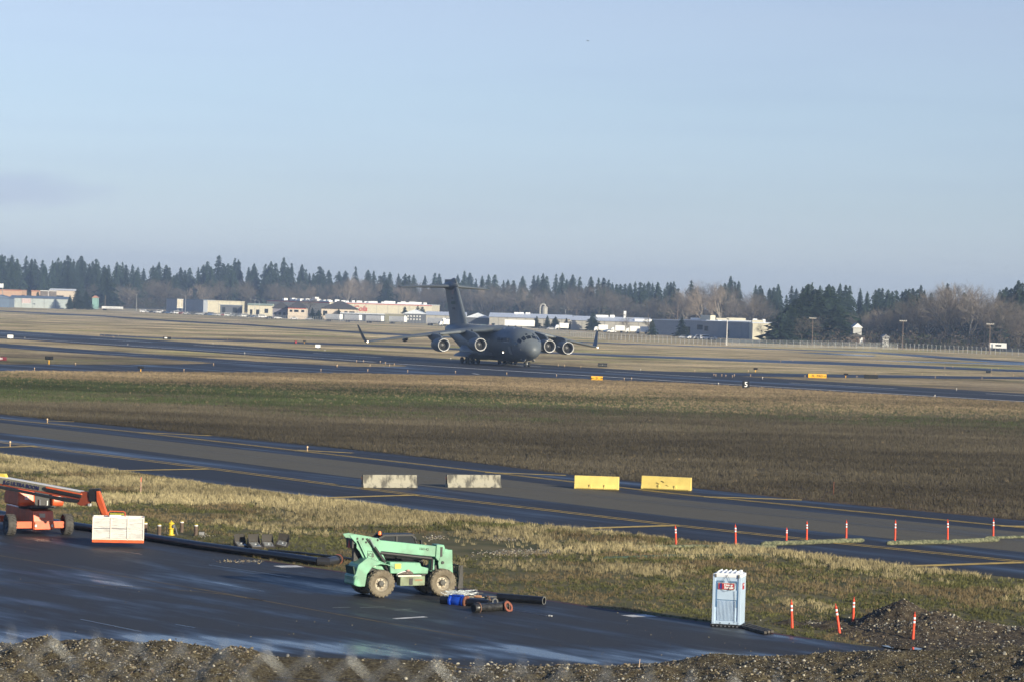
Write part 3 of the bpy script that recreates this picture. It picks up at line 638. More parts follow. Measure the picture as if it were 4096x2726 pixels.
for ox, oy, s, L in ((0, 980, .4244, [(5,95),(20,85),(45,90),(75,120),(113,88),(140,160),(165,125),(205,175),(250,92),(275,150),(300,125),(330,130),(350,180),(403,140),(425,180),(497,135),(520,160),(550,112),(575,145),(610,140),(640,85),(665,120),(695,130),(730,145),(770,98),(800,160),(845,170),(875,150),(908,120),(930,165),(985,185),(1025,180),(1060,180),(1103,155),(1155,150),(1190,180),(1250,180),(1300,200),(1355,215),(1400,240),(1445,190),(1500,150),(1570,185),(1600,205),(1645,235),(1705,205),(1745,235),(1790,205),(1870,205),(1920,180),(1957,145),(1990,200),(2065,90),(2110,170),(2150,170),(2180,180),(2215,120),(2250,130),(2275,190),(2345,200)]),
    (1000, 980, .4244, [(40,170),(100,210),(148,170),(175,190),(200,150),(245,160),(320,110),(360,200),(395,160),(430,240),(490,180),(530,220),(560,260),(600,265),(660,190),(690,230),(745,230),(840,240),(900,240),(997,195),(1050,280),(1115,230),(1168,240),(1230,280),(1265,250),(1320,250),(1400,260),(1465,265),(1500,280),(1545,275),(1650,285),(1745,255),(1785,265),(1925,285),(1960,275),(2022,235),(2072,258),(2130,310),(2190,285),(2250,275),(2310,268)]),
    (2000, 980, .4244, [(35,330),(75,320),(130,325),(215,290),(320,280),(360,280),(407,262),(440,280),(530,270),(588,255),(630,315),(685,275),(755,290),(790,330),(860,290),(930,305),(978,298),(1025,325),(1060,350),(1100,360),(1135,365),(1180,360),(1225,355),(1275,340),(1325,340),(1360,360),(1400,340),(1440,350),(1490,345),(1530,380),(1580,345),(1610,345),(1640,340),(1680,400),(1805,330),(2080,370),(2120,350),(2175,288),(2215,340),(2250,335),(2300,370)]),
    (3000, 1080, .4652, [(50,125),(90,125),(110,160),(170,150),(205,140),(245,118),(360,130),(400,155),(455,140),(490,130),(535,103),(570,165),(605,125),(640,130),(680,118),(715,130),(775,112),(825,125),(860,125),(910,180),(950,155),(1010,180),(1050,175),(1080,160),(1110,155),(1140,150),(1190,165),(1225,180),(1260,165),(1310,180),(1340,160),(1370,150),(1400,155),(1440,160),(1470,125),(1500,170),(1560,190),(1590,165),(1700,110),(2040,185),(2150,165),(2180,155),(2205,145),(2245,150),(2280,130),(2310,85),(2345,95),(2400,110)])):
    for a, b in L: CONTOP.append((ox + a*s, oy + b*s))
n_con = 0
ZN = [(280,'above the pale blue shed'),(620,'between the pale blue shed and the navy warehouse'),(970,'above the cream block building'),(1330,'above the shaded warehouse wing'),(1740,'above the sunlit cream warehouse'),(1970,'around the tail fin of the jet'),(2290,'above the dust collector tank'),(2600,'above the long grey warehouse'),(3060,'above the office buildings'),(3350,'behind the big evergreen group'),(3650,'above the white gabled house'),(9999,'at the right edge by the cottonwoods')]
def zone(X): return next(n for x, n in ZN if X < x)
def wname(X, a='tall'): return a + ' ridge conifers ' + zone(X)
for X, Y in CONTOP:
    if random.random() < .22 and Y > float(np.median([c[1] for c in CONTOP if abs(c[0]-X) < 90])): continue
    d = con_d(X) + random.uniform(-120, 160)
    top_tree('conifer_tree', CONS[n_con % 8], X, Y, d, hill_z(X, d), 'tall dark conifer on the skyline ' + zone(X), wname(X), random.uniform(.70, 1.2)); n_con += 1
cx_ = sorted(CONTOP)
def sky_y(X): return float(np.interp(X, [c[0] for c in cx_], [c[1] for c in cx_]))
for k in range(110):                                  # second rank, a little lower
    X = -120 + 4320*(k + random.random())/110; Y = sky_y(X) + random.uniform(14, 95); d = con_d(X) + random.uniform(-180, 60)
    top_tree('conifer_tree', CONS[n_con % 8], X, Y, d, hill_z(X, d), 'lower dark conifer under the skyline ' + zone(X), wname(X, 'lower'), random.uniform(.75, 1.35)); n_con += 1
# bare deciduous wood in front of the conifers
DEC = [(-100,1190),(300,1150),(480,1112),(560,1120),(640,1104),(760,1120),(900,1112),(980,1112),(1060,1130),(1150,1112),(1230,1130),(1330,1118),(1410,1092),(1500,1110),(1620,1112),(1700,1120),(1850,1130),(1960,1130),(2050,1122),(2200,1140),(2310,1125),(2400,1130),(2500,1180),(2600,1180),(2700,1155),(2780,1130),(2810,1110),(2870,1125),(2960,1165),(3060,1158),(3160,1155),(3260,1230),(3400,1235),(3520,1225),(3620,1200),(3700,1165),(3760,1128),(3830,1118),(3900,1122),(3960,1175),(4040,1190),(4100,1200),(4200,1190)]
nb = 0
for k in range(285):
    X = -80 + 4280*(k + random.random())/285; Y = pline(DEC, X) + abs(random.gauss(0, 24)) - 6; row = random.random()
    d = con_d(X) - 60 - 170*row; zb = hill_z(X, d); pale = random.random() < .22
    if X > 3200: d = max(1110, con_d(X) - 90 - 130*row); zb = 0
    if X < 500 and random.random() < .4: continue
    if 3060 < X < 3345: continue
    top_tree('bare_tree', (PALES[nb % 3] if pale else BARES[nb % 5]), X, Y, d, zb, ('pale twigged' if pale else 'grey brown') + ' leafless tree in the wood ' + zone(X), ('pale' if pale else 'grey') + ' leafless trees ' + zone(X), random.uniform(.9, 1.5)); nb += 1
# tall pale-limbed cottonwoods at the right
for X, Y in ((3720,1145),(3790,1118),(3835,1112),(3872,1112),(3955,1160),(4090,1200),(2740,1160),(2815,1112),(2885,1118)):
    d = 1190 if X > 3300 else 1500
    top_tree('bare_tree', PALES[nb % 3], X, Y, d, 0, 'tall leafless cottonwood with pale limbs standing out of the wood', 'tall pale limbed cottonwoods', 1.25); nb += 1
# understory that closes the wood below the crowns
def bush_mb(seed, m_):
    r = random.Random(seed); mb = MB()
    for i in range(130):
        a = r.uniform(0, 6.28); q = r.random()**.5; x, y = math.cos(a)*q, math.sin(a)*q; z = r.random()*(1-q*q*.7)
        s = r.uniform(.08,.2); d1 = Vector((r.gauss(0,1), r.gauss(0,1), r.gauss(0,1.2))).normalized()*s; d2 = Vector((r.gauss(0,1), r.gauss(0,1), r.gauss(0,1))).normalized()*s*.5; p = Vector((x, y, z))
        mb.add([p, p+d1, p+d2], [(0,1,2)])
    return mb
bushes = [proto('thicket', bush_mb(i, None), mat('thicket_twigs', (.07,.058,.046), .9, randv=.3, spec=.1)) for i in range(2)] + [proto('thicket', bush_mb(5, None), mat('thicket_green', (.035,.045,.025), .9, randv=.3, spec=.1))]
pts = []; scs = []
for k in range(2600):
    X = random.uniform(-150, 4300); d = con_d(X) + random.uniform(-230, -20)
    if X > 3200: d = random.uniform(1080, con_d(X) + 20)
    p = D(X, 1300, d); pts.append((p.x, d, hill_z(X, d) - .5)); scs.append(random.uniform(3, 8.5) * (1.0 if X > 3200 else 1.25))
scatter('thicket_undergrowth', pts, bushes, scs, RNG.uniform(0, 6.28, len(pts)), 'brown leafless thicket filling the foot of the wood')

# nearer evergreens in front of the wood and warehouses
NEAR = [(3185,1190,1120,2.0,'big dark evergreen beside the cream warehouse, leftmost of the large group'),(3235,1130,1150,1.75,'tallest evergreen of the large group beside the cream warehouse'),(3130,1250,1105,2.6,'low spreading evergreen at the left foot of the large group'),(3280,1165,1160,1.7,'evergreen in the middle of the large group behind the lamp pole'),(3315,1145,1180,1.7,'evergreen at the right of the large group beyond the lamp pole'),(3345,1215,1120,2.0,'broad low evergreen at the right foot of the large group'),
 (3160,1215,1112,2.0,'dark evergreen filling the left middle of the large group'),(3210,1165,1135,1.8,'tall dark evergreen just left of the tallest in the large group'),(3262,1150,1142,1.7,'dark evergreen just right of the tallest in the large group'),(3440,1260,1230,1.0,'small evergreen beside the white house'),
 (2148,1264,1500,1.5,'small evergreen at the right end of the white trailer'),(2190,1262,1490,1.5,'twin topped evergreen right of the white trailer, left stem'),(2222,1266,1480,1.6,'twin topped evergreen right of the white trailer, right stem'),(2266,1272,1470,1.5,'small evergreen behind the white box truck'),(2293,1264,1460,1.5,'dark evergreen in front of the long grey warehouse, beside the box truck'),(2326,1276,1455,1.5,'short evergreen in front of the yellow machines'),(2372,1246,1440,1.4,'dense pointed evergreen before the white rooftop unit'),
 (2728,1268,1250,1.5,'dark evergreen before the blue grey office building'),(2610,1276,1290,1.2,'reddish evergreen at the corner of the blue grey office building'),
 (1250,1231,1620,1.6,'low evergreen beside the cream house with a pyramid roof'),(1275,1240,1610,1.6,'round low evergreen right of the cream house with a pyramid roof'),(1355,1234,1620,1.1,'small evergreen at the corner of the dark roofed building'),
 (1620,1226,1800,1.4,'thin evergreen at the cream warehouse, leftmost of three'),(1672,1222,1790,1.7,'evergreen against the right end of the cream warehouse'),(1690,1226,1785,1.6,'second evergreen against the right end of the cream warehouse'),
 (310,1150,1900,1.5,'large dark evergreen at the right end of the pale blue shed'),(345,1165,1910,1.5,'dark evergreen right of the pale blue shed'),(280,1180,1890,1.2,'lower dark evergreen at the corner of the pale blue shed'),(425,1075,2100,1.2,'tall dark conifer standing in front of the leafless wood'),(152,1166,2030,1.3,'small evergreen between the orange shops and the billboard frame')]
for i, (X, Y, d, w, lab) in enumerate(NEAR): top_tree('evergreen_tree', CONS[(i*3+2) % 8], X, Y, d, 0, lab, None, w)
for i, (X, Y, d) in enumerate([(2510,1245,1420),(2598,1262,1290),(1240,1160,1700),(1555,1258,1720),(3210,1255,1105),(3280,1255,1120),(3050,1290,1150)]):
    top_tree('bare_tree', BARES[i % 5], X, Y, d, 0, ['bare tree in front of the long grey warehouse','bare shrub tree at the left end of the office building','thin bare tree beside the pyramid roofed house','bare shrub before the cream warehouse','pale bare tree in front of the large evergreens','second bare tree in front of the large evergreens','small bare tree by the cream warehouse door'][i], None, 1.3)

# ================================================================ buildings beyond the fence
def bmat(n, c, v=.12): return mat(n, c, .75, var=v, scale=.5)
W_CREAM = bmat('cream_wall', (.58,.54,.42)); W_GREY = bmat('grey_metal_wall', (.36,.345,.31)); W_BLUE = bmat('blue_grey_wall', (.26,.29,.33)); W_WHITE = mat('white_panel', (.80,.80,.78), .5, var=.08, scale=.5)
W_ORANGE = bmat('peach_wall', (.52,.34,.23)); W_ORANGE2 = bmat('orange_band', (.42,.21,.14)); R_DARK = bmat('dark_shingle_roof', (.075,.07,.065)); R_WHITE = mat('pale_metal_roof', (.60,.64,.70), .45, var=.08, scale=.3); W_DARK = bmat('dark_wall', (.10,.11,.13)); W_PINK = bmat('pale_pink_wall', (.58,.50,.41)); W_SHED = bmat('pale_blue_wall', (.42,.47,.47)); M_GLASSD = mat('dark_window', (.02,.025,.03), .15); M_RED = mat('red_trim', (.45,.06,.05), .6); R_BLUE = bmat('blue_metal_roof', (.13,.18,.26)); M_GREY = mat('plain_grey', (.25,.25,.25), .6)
def bld(name, label, X0, X1, Yt, Yb, wall, depth=30, roof='flat', roofm=None, roofh=1.0, cat='building', turn=0.0, windows=None, panels=0, trim=None, dbase=None, wm=None, shade=False):
    """building whose front foot shows from X0 to X1 near Yb and whose eaves show near Yt"""
    Xm = (X0+X1)/2; g0 = G(Xm, Yb) if dbase is None else D(Xm, Yb, dbase); d = g0.y; g0.z = 0
    W = (X1-X0)/FPX*d; H = D(Xm, Yt, d).z
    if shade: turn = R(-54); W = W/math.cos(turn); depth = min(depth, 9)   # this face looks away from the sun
    H = max(H, 2.2); e = thing(name, label, cat, (g0.x, g0.y, 0), turn)
    MB().box((0, depth/2, H/2), (W, depth, H)).build('wall', wall, e)
    rm = roofm or R_WHITE
    if roof == 'flat': MB().box((0, depth/2, H+.2), (W+.6, depth+.6, .4)).build('roof', rm, e)
    elif roof == 'gable': MB().prism([(-W/2-.5, H), (W/2+.5, H), (0, H+roofh)], -.6, depth+.6).build('roof', rm, e)
    elif roof == 'shed': MB().prism([(-.6, H), (depth+.6, H), (depth/2, H+roofh)], -W/2-.4, W/2+.4, 'x').build('roof', rm, e)
    elif roof == 'hip':
        q = min(W, depth)*.45
        MB().add([(-W/2-.8,-.8,H),(W/2+.8,-.8,H),(W/2+.8,depth+.8,H),(-W/2-.8,depth+.8,H),(-W/2+q,depth/2,H+roofh),(W/2-q,depth/2,H+roofh)], [(0,1,5,4),(1,2,5),(2,3,4,5),(3,0,4),(3,2,1,0)]).build('roof', rm, e)
    if panels:
        me = MB().box((0,0,0), (.18,.08,H*.96)).mesh('panel_seam', W_DARK if wall in (W_GREY, W_SHED) else M_GREY)
        for i in range(1, panels):
            o = bpy.data.objects.new('panel_seam', me); COL.objects.link(o); o.parent = e; o.location = (-W/2 + W*i/panels, -.03, H/2)
    for (u0, u1, v0, v1) in windows or []:
        w_ = MB().box((-W/2 + W*(u0+u1)/2, -.03, H*(v0+v1)/2), (W*(u1-u0), .12, H*(v1-v0))).build('window', wm or M_GLASSD, e)
    if trim: MB().box((0, -.06, H-.25), (W+.2, .2, .5)).build('trim', trim, e)
    e['_w'] = W; e['_h'] = H; e['_d'] = d
    return e
def unit(e, u, v, w, h, dp=3, m=None, name='roof_unit'):
    W, H = e['_w'], e['_h']
    return MB().box((-W/2 + W*u, v, H + .4 + h/2), (w, dp, h)).build(name, m or W_WHITE, e, bevel=.1)
def sidewall(e, m_): pass
# left group
b = bld('storage_shed', 'long pale blue shed with a painted sign behind the fence at the far left', 38, 268, 1194, 1233, W_SHED, 18, 'shed', R_BLUE, 1.6, panels=5)
W, H = b['_w'], b['_h']
s_ = MB().box((-W/2+W*.29, -.08, H*.70), (W*.15, .1, H*.52)).build('sign_panel', mat('shed_sign_face', (.62,.60,.60), .6), b)
sg = MB()
for r_ in range(4):
    for c_ in range(5): sg.box((-W/2+W*(.225+.032*c_), -.15, H*(.88-.11*r_)), (W*.024, .03, H*.05))
sg.build('sign_lettering', mat('faded_red_paint', (.42,.16,.15), .7), b)
MB().ball((-W/2+W*.43, -.1, H*.42), .55, 8, (1.4,.2,.8)).build('wall_vent', W_DARK, b)
bld('blue_shed', 'dark blue gabled shed at the left edge behind the fence', -60, 36, 1192, 1229, R_BLUE, 20, 'gable', R_BLUE, 2.2)
b = bld('shop_building', 'peach walled shop with an orange parapet at the left edge', -80, 86, 1160, 1235, W_ORANGE, 20, 'flat', W_ORANGE2, dbase=2080, trim=W_ORANGE2, windows=[(.6,.63,.2,.5),(.8,.84,.35,.6)])
b = bld('shop_building', 'short peach shop wing with an orange parapet behind the billboard frame', 124, 150, 1164, 1235, W_ORANGE, 12, 'flat', W_ORANGE2, dbase=2070, trim=W_ORANGE2)
b = bld('shop_building', 'shop with pale sloping canopy roof and stone pillars beside the dark evergreens', 195, 300, 1163, 1235, W_PINK, 15, 'shed', W_WHITE, 1.4, dbase=2110, windows=[(.1,.55,.1,.7)])
# billboard frame and sign
def board(label, X0, X1, Y0, Y1, d, m_, name='billboard', cat='sign', frame=True):
    a = D(X0, Y1, d); c = D(X1, Y0, d); W = c.x-a.x; h = c.z-a.z; e = thing(name, label, cat, ((a.x+c.x)/2, d, 0))
    MB().box((0, 0, a.z+h/2), (W, .4, h)).build('board', m_, e)
    for sx in (-.35, .35): MB().box((W*sx, .3, a.z/2), (.4, .4, a.z)).build('post', M_GREY, e)
    if frame:
        f = MB()
        for zz in (a.z, a.z+h): f.box((0, -.25, zz), (W+.4, .2, .35))
        f.box((0, -.25, a.z+h/2), (.3, .2, h)); f.build('frame', W_WHITE, e)
    return e
board('white square sign above the orange shops at the left edge', -8, 14, 1135, 1151, 2050, W_WHITE, frame=False)
board('billboard seen from behind in a white frame, above the pale blue shed', 161, 226, 1165, 1188, 2010, mat('billboard_back', (.20,.17,.15), .7, var=.4, scale=.5), frame=True)
bld('office_building', 'teal and brick house between the evergreens and the white trailer', 368, 388, 1192, 1236, mat('teal_wall', (.20,.36,.33), .7), 8, 'gable', W_ORANGE2, 1.6, dbase=2000)
# centre-left
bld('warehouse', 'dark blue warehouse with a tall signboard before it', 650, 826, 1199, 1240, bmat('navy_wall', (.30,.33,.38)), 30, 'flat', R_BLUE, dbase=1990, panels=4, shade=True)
board('tall narrow cream signboard standing before the dark blue warehouse', 708, 733, 1198, 1232, 1880, mat('cream_sign_face', (.66,.60,.48), .6, var=.3, scale=.8), 'signboard')
b = bld('warehouse', 'cream block building with a dark entrance wing right of the navy warehouse', 830, 962, 1206, 1245, W_CREAM, 26, 'flat', W_CREAM, dbase=1850, panels=3, windows=[(.4,.46,.1,.6)])
bld('office_building', 'low dark entrance wing in front of the cream block building', 880, 964, 1223, 1250, W_DARK, 8, 'flat', R_BLUE, dbase=1800, windows=[(.1,.25,.2,.8),(.6,.8,.2,.8)])  # shade on this front is put into the dark wall colour
b = bld('office_building', 'pale green roofed cream building left of the pyramid roofed house', 990, 1087, 1222, 1258, W_CREAM, 14, 'shed', mat('sage_roof', (.35,.42,.33), .7), 1.2, dbase=1790, windows=[(.1,.2,.1,.6),(.35,.5,.1,.6),(.7,.85,.3,.7)])
# big warehouse: dark long wing and lit cream wing
b = bld('distribution_warehouse', 'huge warehouse wing in shade, dark blue, with white roof vents', 1050, 1330, 1206, 1247, W_CREAM, 60, 'flat', bmat('dark_flat_roof', (.16,.18,.22)), dbase=1960, trim=M_RED, shade=True)
for i in range(15): unit(b, .24 + .052*i + random.uniform(-.01,.01), 2 + 5*random.random(), random.uniform(1.6,3.6), random.uniform(1.0,2.0) if i != 9 else 3.0)
b = bld('distribution_warehouse', 'huge sunlit cream warehouse with red roof trim and a red script logo', 1330, 1727, 1216, 1255, W_CREAM, 70, 'flat', R_WHITE, dbase=1930, trim=M_RED, panels=9, turn=-.05)
for i in range(17): unit(b, .03 + .055*i + random.uniform(-.01,.01), 4 + 20*random.random(), random.uniform(1.5,4.5), random.uniform(.9,1.7))
text('Coca-Cola', 'logo', M_RED, b, (-b['_w']/2 + b['_w']*.185, -.15, b['_h']*.62), (math.pi/2, 0, 0), 5.0, .02, .25, bold=.12)
b = bld('house', 'two storey cream house with dark pyramid roof and red eaves line', 1151, 1222, 1232, 1272, W_PINK, 17, 'hip', R_DARK, 4.0, trim=M_RED, windows=[(.1,.25,.62,.82),(.35,.6,.62,.82),(.75,.92,.62,.82)], dbase=1640)
bld('house', 'shaded wing of the pyramid roofed house with dark windows', 1090, 1150, 1233, 1268, bmat('painted_shade_wall', (.20,.19,.23)), 16, 'hip', R_DARK, 3.6, windows=[(.1,.25,.3,.6),(.4,.55,.3,.6),(.7,.85,.3,.6)], dbase=1650)  # darker wall colour paints the shade on this wing
b = bld('house', 'long building with broad dark hip roof and porch gable before the cream warehouse', 1285, 1425, 1236, 1262, W_PINK, 20, 'hip', R_DARK, 4.6, windows=[(.05,.17,.35,.8),(.42,.47,.35,.8),(.66,.75,.35,.8),(.8,.95,.35,.8)], dbase=1680)
MB().prism([(-3.0, 3.2), (3.0, 3.2), (0, 5.8)], -2.5, 2).build('porch_gable', R_DARK, b); 
for sx in (-2.4, 2.4): MB().box((sx, -2, 1.6), (.5, .5, 3.2)).build('porch_column', W_PINK, b)
b = bld('carport', 'long low white roofed carport with dark open bays', 1362, 1540, 1256, 1272, W_DARK, 9, 'flat', R_WHITE, dbase=1600)
for i in range(8): MB().box((-b['_w']/2 + b['_w']*i/7, -.4, b['_h']/2), (.35,.35,b['_h'])).build('post', M_GREY, b)
b = bld('warehouse', 'small olive shed at the right end of the carport', 1540, 1612, 1258, 1274, bmat('olive_wall', (.22,.21,.15)), 9, 'flat', W_GREY, dbase=1580)
b = bld('warehouse', 'gabled warehouse painted dark as shade, with two rows of small windows', 1612, 1704, 1256, 1285, W_DARK, 26, 'gable', R_WHITE, 2.4, dbase=1585, windows=[(.06+.13*i, .11+.13*i, a, a+.14) for i in range(6) for a in (.35,.68)], wm=W_WHITE)  # dark wall colour stands in for shade on this gable
b = bld('warehouse', 'grey green metal warehouse with pale roof between the shaded gable and the tail fin', 1704, 1862, 1262, 1288, W_GREY, 22, 'shed', R_WHITE, 2.0, dbase=1585, panels=4)
b = bld('warehouse', 'dark gabled warehouse end behind the aircraft fuselage', 1862, 1956, 1271, 1300, W_DARK, 26, 'gable', R_WHITE, 2.6, dbase=1520)  # gable wall painted dark in place of real shade
b = bld('long_warehouse', 'very long grey metal warehouse with pale blue roof behind the aircraft', 1956, 2282, 1272, 1318, W_GREY, 24, 'shed', R_WHITE, 2.2, dbase=1500, panels=9, turn=-.045, windows=[(.03,.07,0,.35)])
for u in (.32,.38,.46): unit(b, u, 12, 2.4, 2.4)
b2 = bld('long_warehouse', 'eastern half of the long grey warehouse with white rooftop units', 2282, 2598, 1285, 1326, W_GREY, 24, 'shed', R_WHITE, 2.2, dbase=1450, panels=7, turn=-.045, windows=[(.33,.39,.2,.5)])
unit(b2, .39, 12, 6.5, 2.6); unit(b2, .52, 12, 2.4, 2.8); unit(b2, .68, 12, 1.3, 5.0); unit(b2, .98, 4, 14, 1.2)
# dust collector on the roof
q = D(2178, 1258, 1530); e = thing('dust_collector', 'grey dust collector tank with a bent duct above the long warehouse roof', 'tank', (q.x, 1530, 0))
zt = D(2178, 1229, 1530).z; zb_ = D(2178, 1258, 1530).z
MB().lathe([(0,1.4),(.1,3.0*.55),(.8,1.65)], (0,0,zb_-1.0), n=16).build('hopper', M_GREY, e, True)
MB().lathe([(0,1.65),(zt-zb_,1.65),(zt-zb_+.6,1.2),(zt-zb_+.8,.2)], (0,0,zb_-.2), n=18).build('tank', mat('tank_grey', (.33,.32,.29), .6, var=.2, scale=1), e, True)
MB().tube([(-2.5,0,zb_-3),(-2.5,0,zt-.2),(-2.1,0,zt+1.1),(-1.2,0,zt+1.6),(0,0,zt+1.3),(.3,0,zt+.4)], .55, 10).build('duct', MATS['tank_grey'], e, True)
MB().box((0,0,(zb_-1)/2), (1.2,1.2,zb_-1)).build('stand', M_GREY, e)
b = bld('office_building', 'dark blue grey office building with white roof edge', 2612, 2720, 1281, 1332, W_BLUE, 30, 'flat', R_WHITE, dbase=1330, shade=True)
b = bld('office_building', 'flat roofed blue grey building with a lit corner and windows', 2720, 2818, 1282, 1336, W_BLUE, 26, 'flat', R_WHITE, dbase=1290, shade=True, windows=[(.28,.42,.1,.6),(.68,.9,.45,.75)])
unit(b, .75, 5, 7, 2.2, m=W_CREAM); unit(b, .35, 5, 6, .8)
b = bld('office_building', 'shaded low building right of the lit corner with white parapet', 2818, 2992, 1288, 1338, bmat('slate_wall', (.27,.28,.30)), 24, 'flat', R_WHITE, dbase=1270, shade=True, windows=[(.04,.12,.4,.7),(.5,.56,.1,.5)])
b = bld('warehouse', 'cream roofed upper storey behind the shaded low building', 2872, 3040, 1285, 1335, W_CREAM, 20, 'flat', R_WHITE, dbase=1340)
unit(b, .12, 8, 6, .8, m=W_CREAM); unit(b, .45, 8, 9, 1.1, m=W_CREAM); unit(b, .9, 8, 2, 1)
b = bld('warehouse', 'pale cream warehouse with dark door left of the big evergreens', 3010, 3110, 1294, 1334, W_CREAM, 26, 'flat', R_WHITE, dbase=1240, windows=[(.55,.70,.0,.45)])
unit(b, .25, 8, 5, 1.0, m=W_CREAM); unit(b, .5, 8, 1.2, 1.4)
# houses in the trees at the right
bld('house', 'white gabled house with a chimney among the trees', 3412, 3446, 1311, 1345, bmat('offwhite_siding', (.48,.48,.46)), 9, 'gable', W_WHITE, 1.8, dbase=1145, windows=[(.3,.45,.4,.7)])
bld('house', 'low house with a lit white porch below the white gable', 3385, 3460, 1346, 1364, bmat('brown_wall', (.16,.12,.10)), 8, 'gable', R_DARK, 1.2, dbase=1120, windows=[(.72,.88,.1,.9)], wm=W_WHITE)
bld('house', 'pale cottage with white porch half hidden by bare trees', 3530, 3556, 1350, 1366, MATS['offwhite_siding'], 8, 'gable', M_GREY, 1.2, dbase=1110)

# ---------------------------------------------------------------- trailers, trucks, cars beyond the fence
def wheel_mesh(r, w, nm='wheel'): return MB().lathe([(0,r*.5),(0.01,r*.92),(w*.2,r),(w*.8,r),(w-.01,r*.92),(w,r*.5)], (0,-w/2,0), (0,1,0), 12).mesh(nm, mat('far_tyre', (.02,.02,.02), .8), True)
WH = wheel_mesh(.5, .3)
def addw(e, x, y, r=1.0):
    o = bpy.data.objects.new('wheel', WH); COL.objects.link(o); o.parent = e; o.location = (x, y, .5*r); o.scale = (r,1,r)
def trailer(label, X, Yb, L=13.5, turn=0.0, d=None, body=None, grp=None, h=2.8, X1=None):
    g0 = G(X, Yb) if d is None else Vector((D(X, Yb, d).x, d, 0))
    e = thing('semi_trailer', label, 'trailer', (g0.x, g0.y, 0), turn, grp)
    MB().box((0,0,1.15+h/2), (L, 2.5, h)).build('cargo_box', body or W_WHITE, e, bevel=.05)
    MB().box((0,0,1.0), (L*.9, 1.0, .25)).build('chassis', W_DARK, e)
    for x in (-L*.42, -L*.33):
        for y in (-1,1): addw(e, x, y)
    for y in (-.8,.8): MB().box((L*.3, y, .5), (.15,.15,1.0)).build('landing_leg', M_GREY, e)
    return e
def boxtruck(label, X, Yb, turn=0.0, d=None, body=None, L=6.5):
    g0 = Vector((D(X, Yb, d).x, d, 0)); e = thing('box_truck', label, 'truck', (g0.x, g0.y, 0), turn)
    MB().box((-.8,0,2.2), (L*.72, 2.4, 2.5)).build('cargo_box', body or W_WHITE, e, bevel=.05)
    MB().prism([(L*.30,.5),(L*.55,.5),(L*.55,1.4),(L*.48,2.4),(L*.30,2.5)], -1.1, 1.1).build('cab', W_WHITE, e, bevel=.05)
    MB().prism([(L*.50,1.5),(L*.555,1.45),(L*.49,2.3),(L*.45,2.3)], -1.0, 1.0).build('windscreen', M_GLASSD, e)
    for x in (-L*.25, L*.4):
        for y in (-1,1): addw(e, x, y)
    return e
def car(label, X, Yb, m_, turn=0.0, d=None, grp=None, van=False):
    g0 = G(X, Yb) if d is None else Vector((D(X, Yb, d).x, d, 0)); e = thing('parked_car', label, 'car', (g0.x, g0.y, 0), turn, grp)
    if van: body = [(-2.4,.35),(2.4,.35),(2.45,.95),(1.7,1.15),(1.2,1.9),(-2.3,1.95),(-2.45,1.0)]
    else: body = [(-2.2,.35),(2.2,.35),(2.25,.7),(1.3,.9),(.6,1.4),(-1.0,1.45),(-1.7,.95),(-2.25,.85)]
    MB().prism(body, -.88, .88).build('body', m_, e, bevel=.08)
    MB().prism([(-1.5,.97),(1.15,.97),(.55,1.34),(-.95,1.38)] if not van else [(-2.1,1.2),(1.5,1.2),(1.15,1.75),(-2.1,1.8)], -.89, .89).build('window', M_GLASSD, e)
    for x in (-1.4,1.4):
        for y in (-.8,.8): addw(e, x, y, .66)
    return e
PI = math.pi
trailer('big white box trailer parked broadside behind the aircraft roof', 2078, 1313, 15.5, 0, 1460, h=3.1)
for X, Yb, d, lab in ((1335,1284,1545,'white ended trailer left of the carport, leftmost of the parked row'),(1412,1286,1530,'white ended trailer in front of the carport, second of the row'),(1500,1288,1510,'white ended trailer in front of the carport, third of the row'),(1592,1286,1505,'white ended trailer left of the shaded gabled warehouse'),(1745,1291,1470,'long white trailer in front of the grey green warehouse'),(1800,1289,1470,'white trailer between the warehouse and the tail fin')):
    trailer(lab, X, Yb, 10.5, R(-38), d)
boxtruck('white box truck with its nose to the left of the tail fin', 1782, 1292, R(200), 1450)
boxtruck('white box truck standing behind the small evergreens', 2248, 1312, R(190), 1440)
boxtruck('white delivery truck right of the yellow machines', 2405, 1317, R(185), 1400)
boxtruck('white parcel truck with red lettering panel', 2472, 1320, R(185), 1380)
boxtruck('white box truck by the bare tree and the long warehouse', 2532, 1321, R(180), 1370)
boxtruck('small white truck at the right end of the long warehouse', 2572, 1322, R(170), 1350, L=5.5)
trailer('white travel trailer parked under the trees at the right', 3990, 1408, 6.5, R(-12), 1075, h=2.0)
tt = [o for o in bpy.data.objects if o.get('label','').startswith('white travel trailer')][0]; MB().box((.3,-1.27,2.2), (2.2,.04,.6)).build('window', M_GLASSD, tt); MB().box((-2.0,-1.27,1.9), (.7,.04,1.5)).build('door', W_BLUE, tt)
trailer('long white flatbed trailer beside the dark evergreens at the left', 450, 1228, 14, R(-8), 1890, h=1.6)
YM = mat('machine_yellow', (.60,.34,.03), .5)
e = thing('yellow_excavator', 'yellow excavator behind the small evergreens', 'excavator', tuple(Vector((D(2310,1300,1470).x, 1470, 0))), 0)
MB().box((0,0,1.6), (3,2.4,1.4)).build('body', YM, e, bevel=.1); MB().box((.8,0,2.7), (1.2,1.2,1.2)).build('cab', M_GLASSD, e); MB().bar((1.2,0,2.2), (4.5,0,4.2), .4).build('boom', YM, e); MB().bar((4.5,0,4.2), (6,0,1.2), .35).build('stick', YM, e); MB().box((0,0,.5), (3.6,2.5,.8)).build('track', W_DARK, e, bevel=.2)
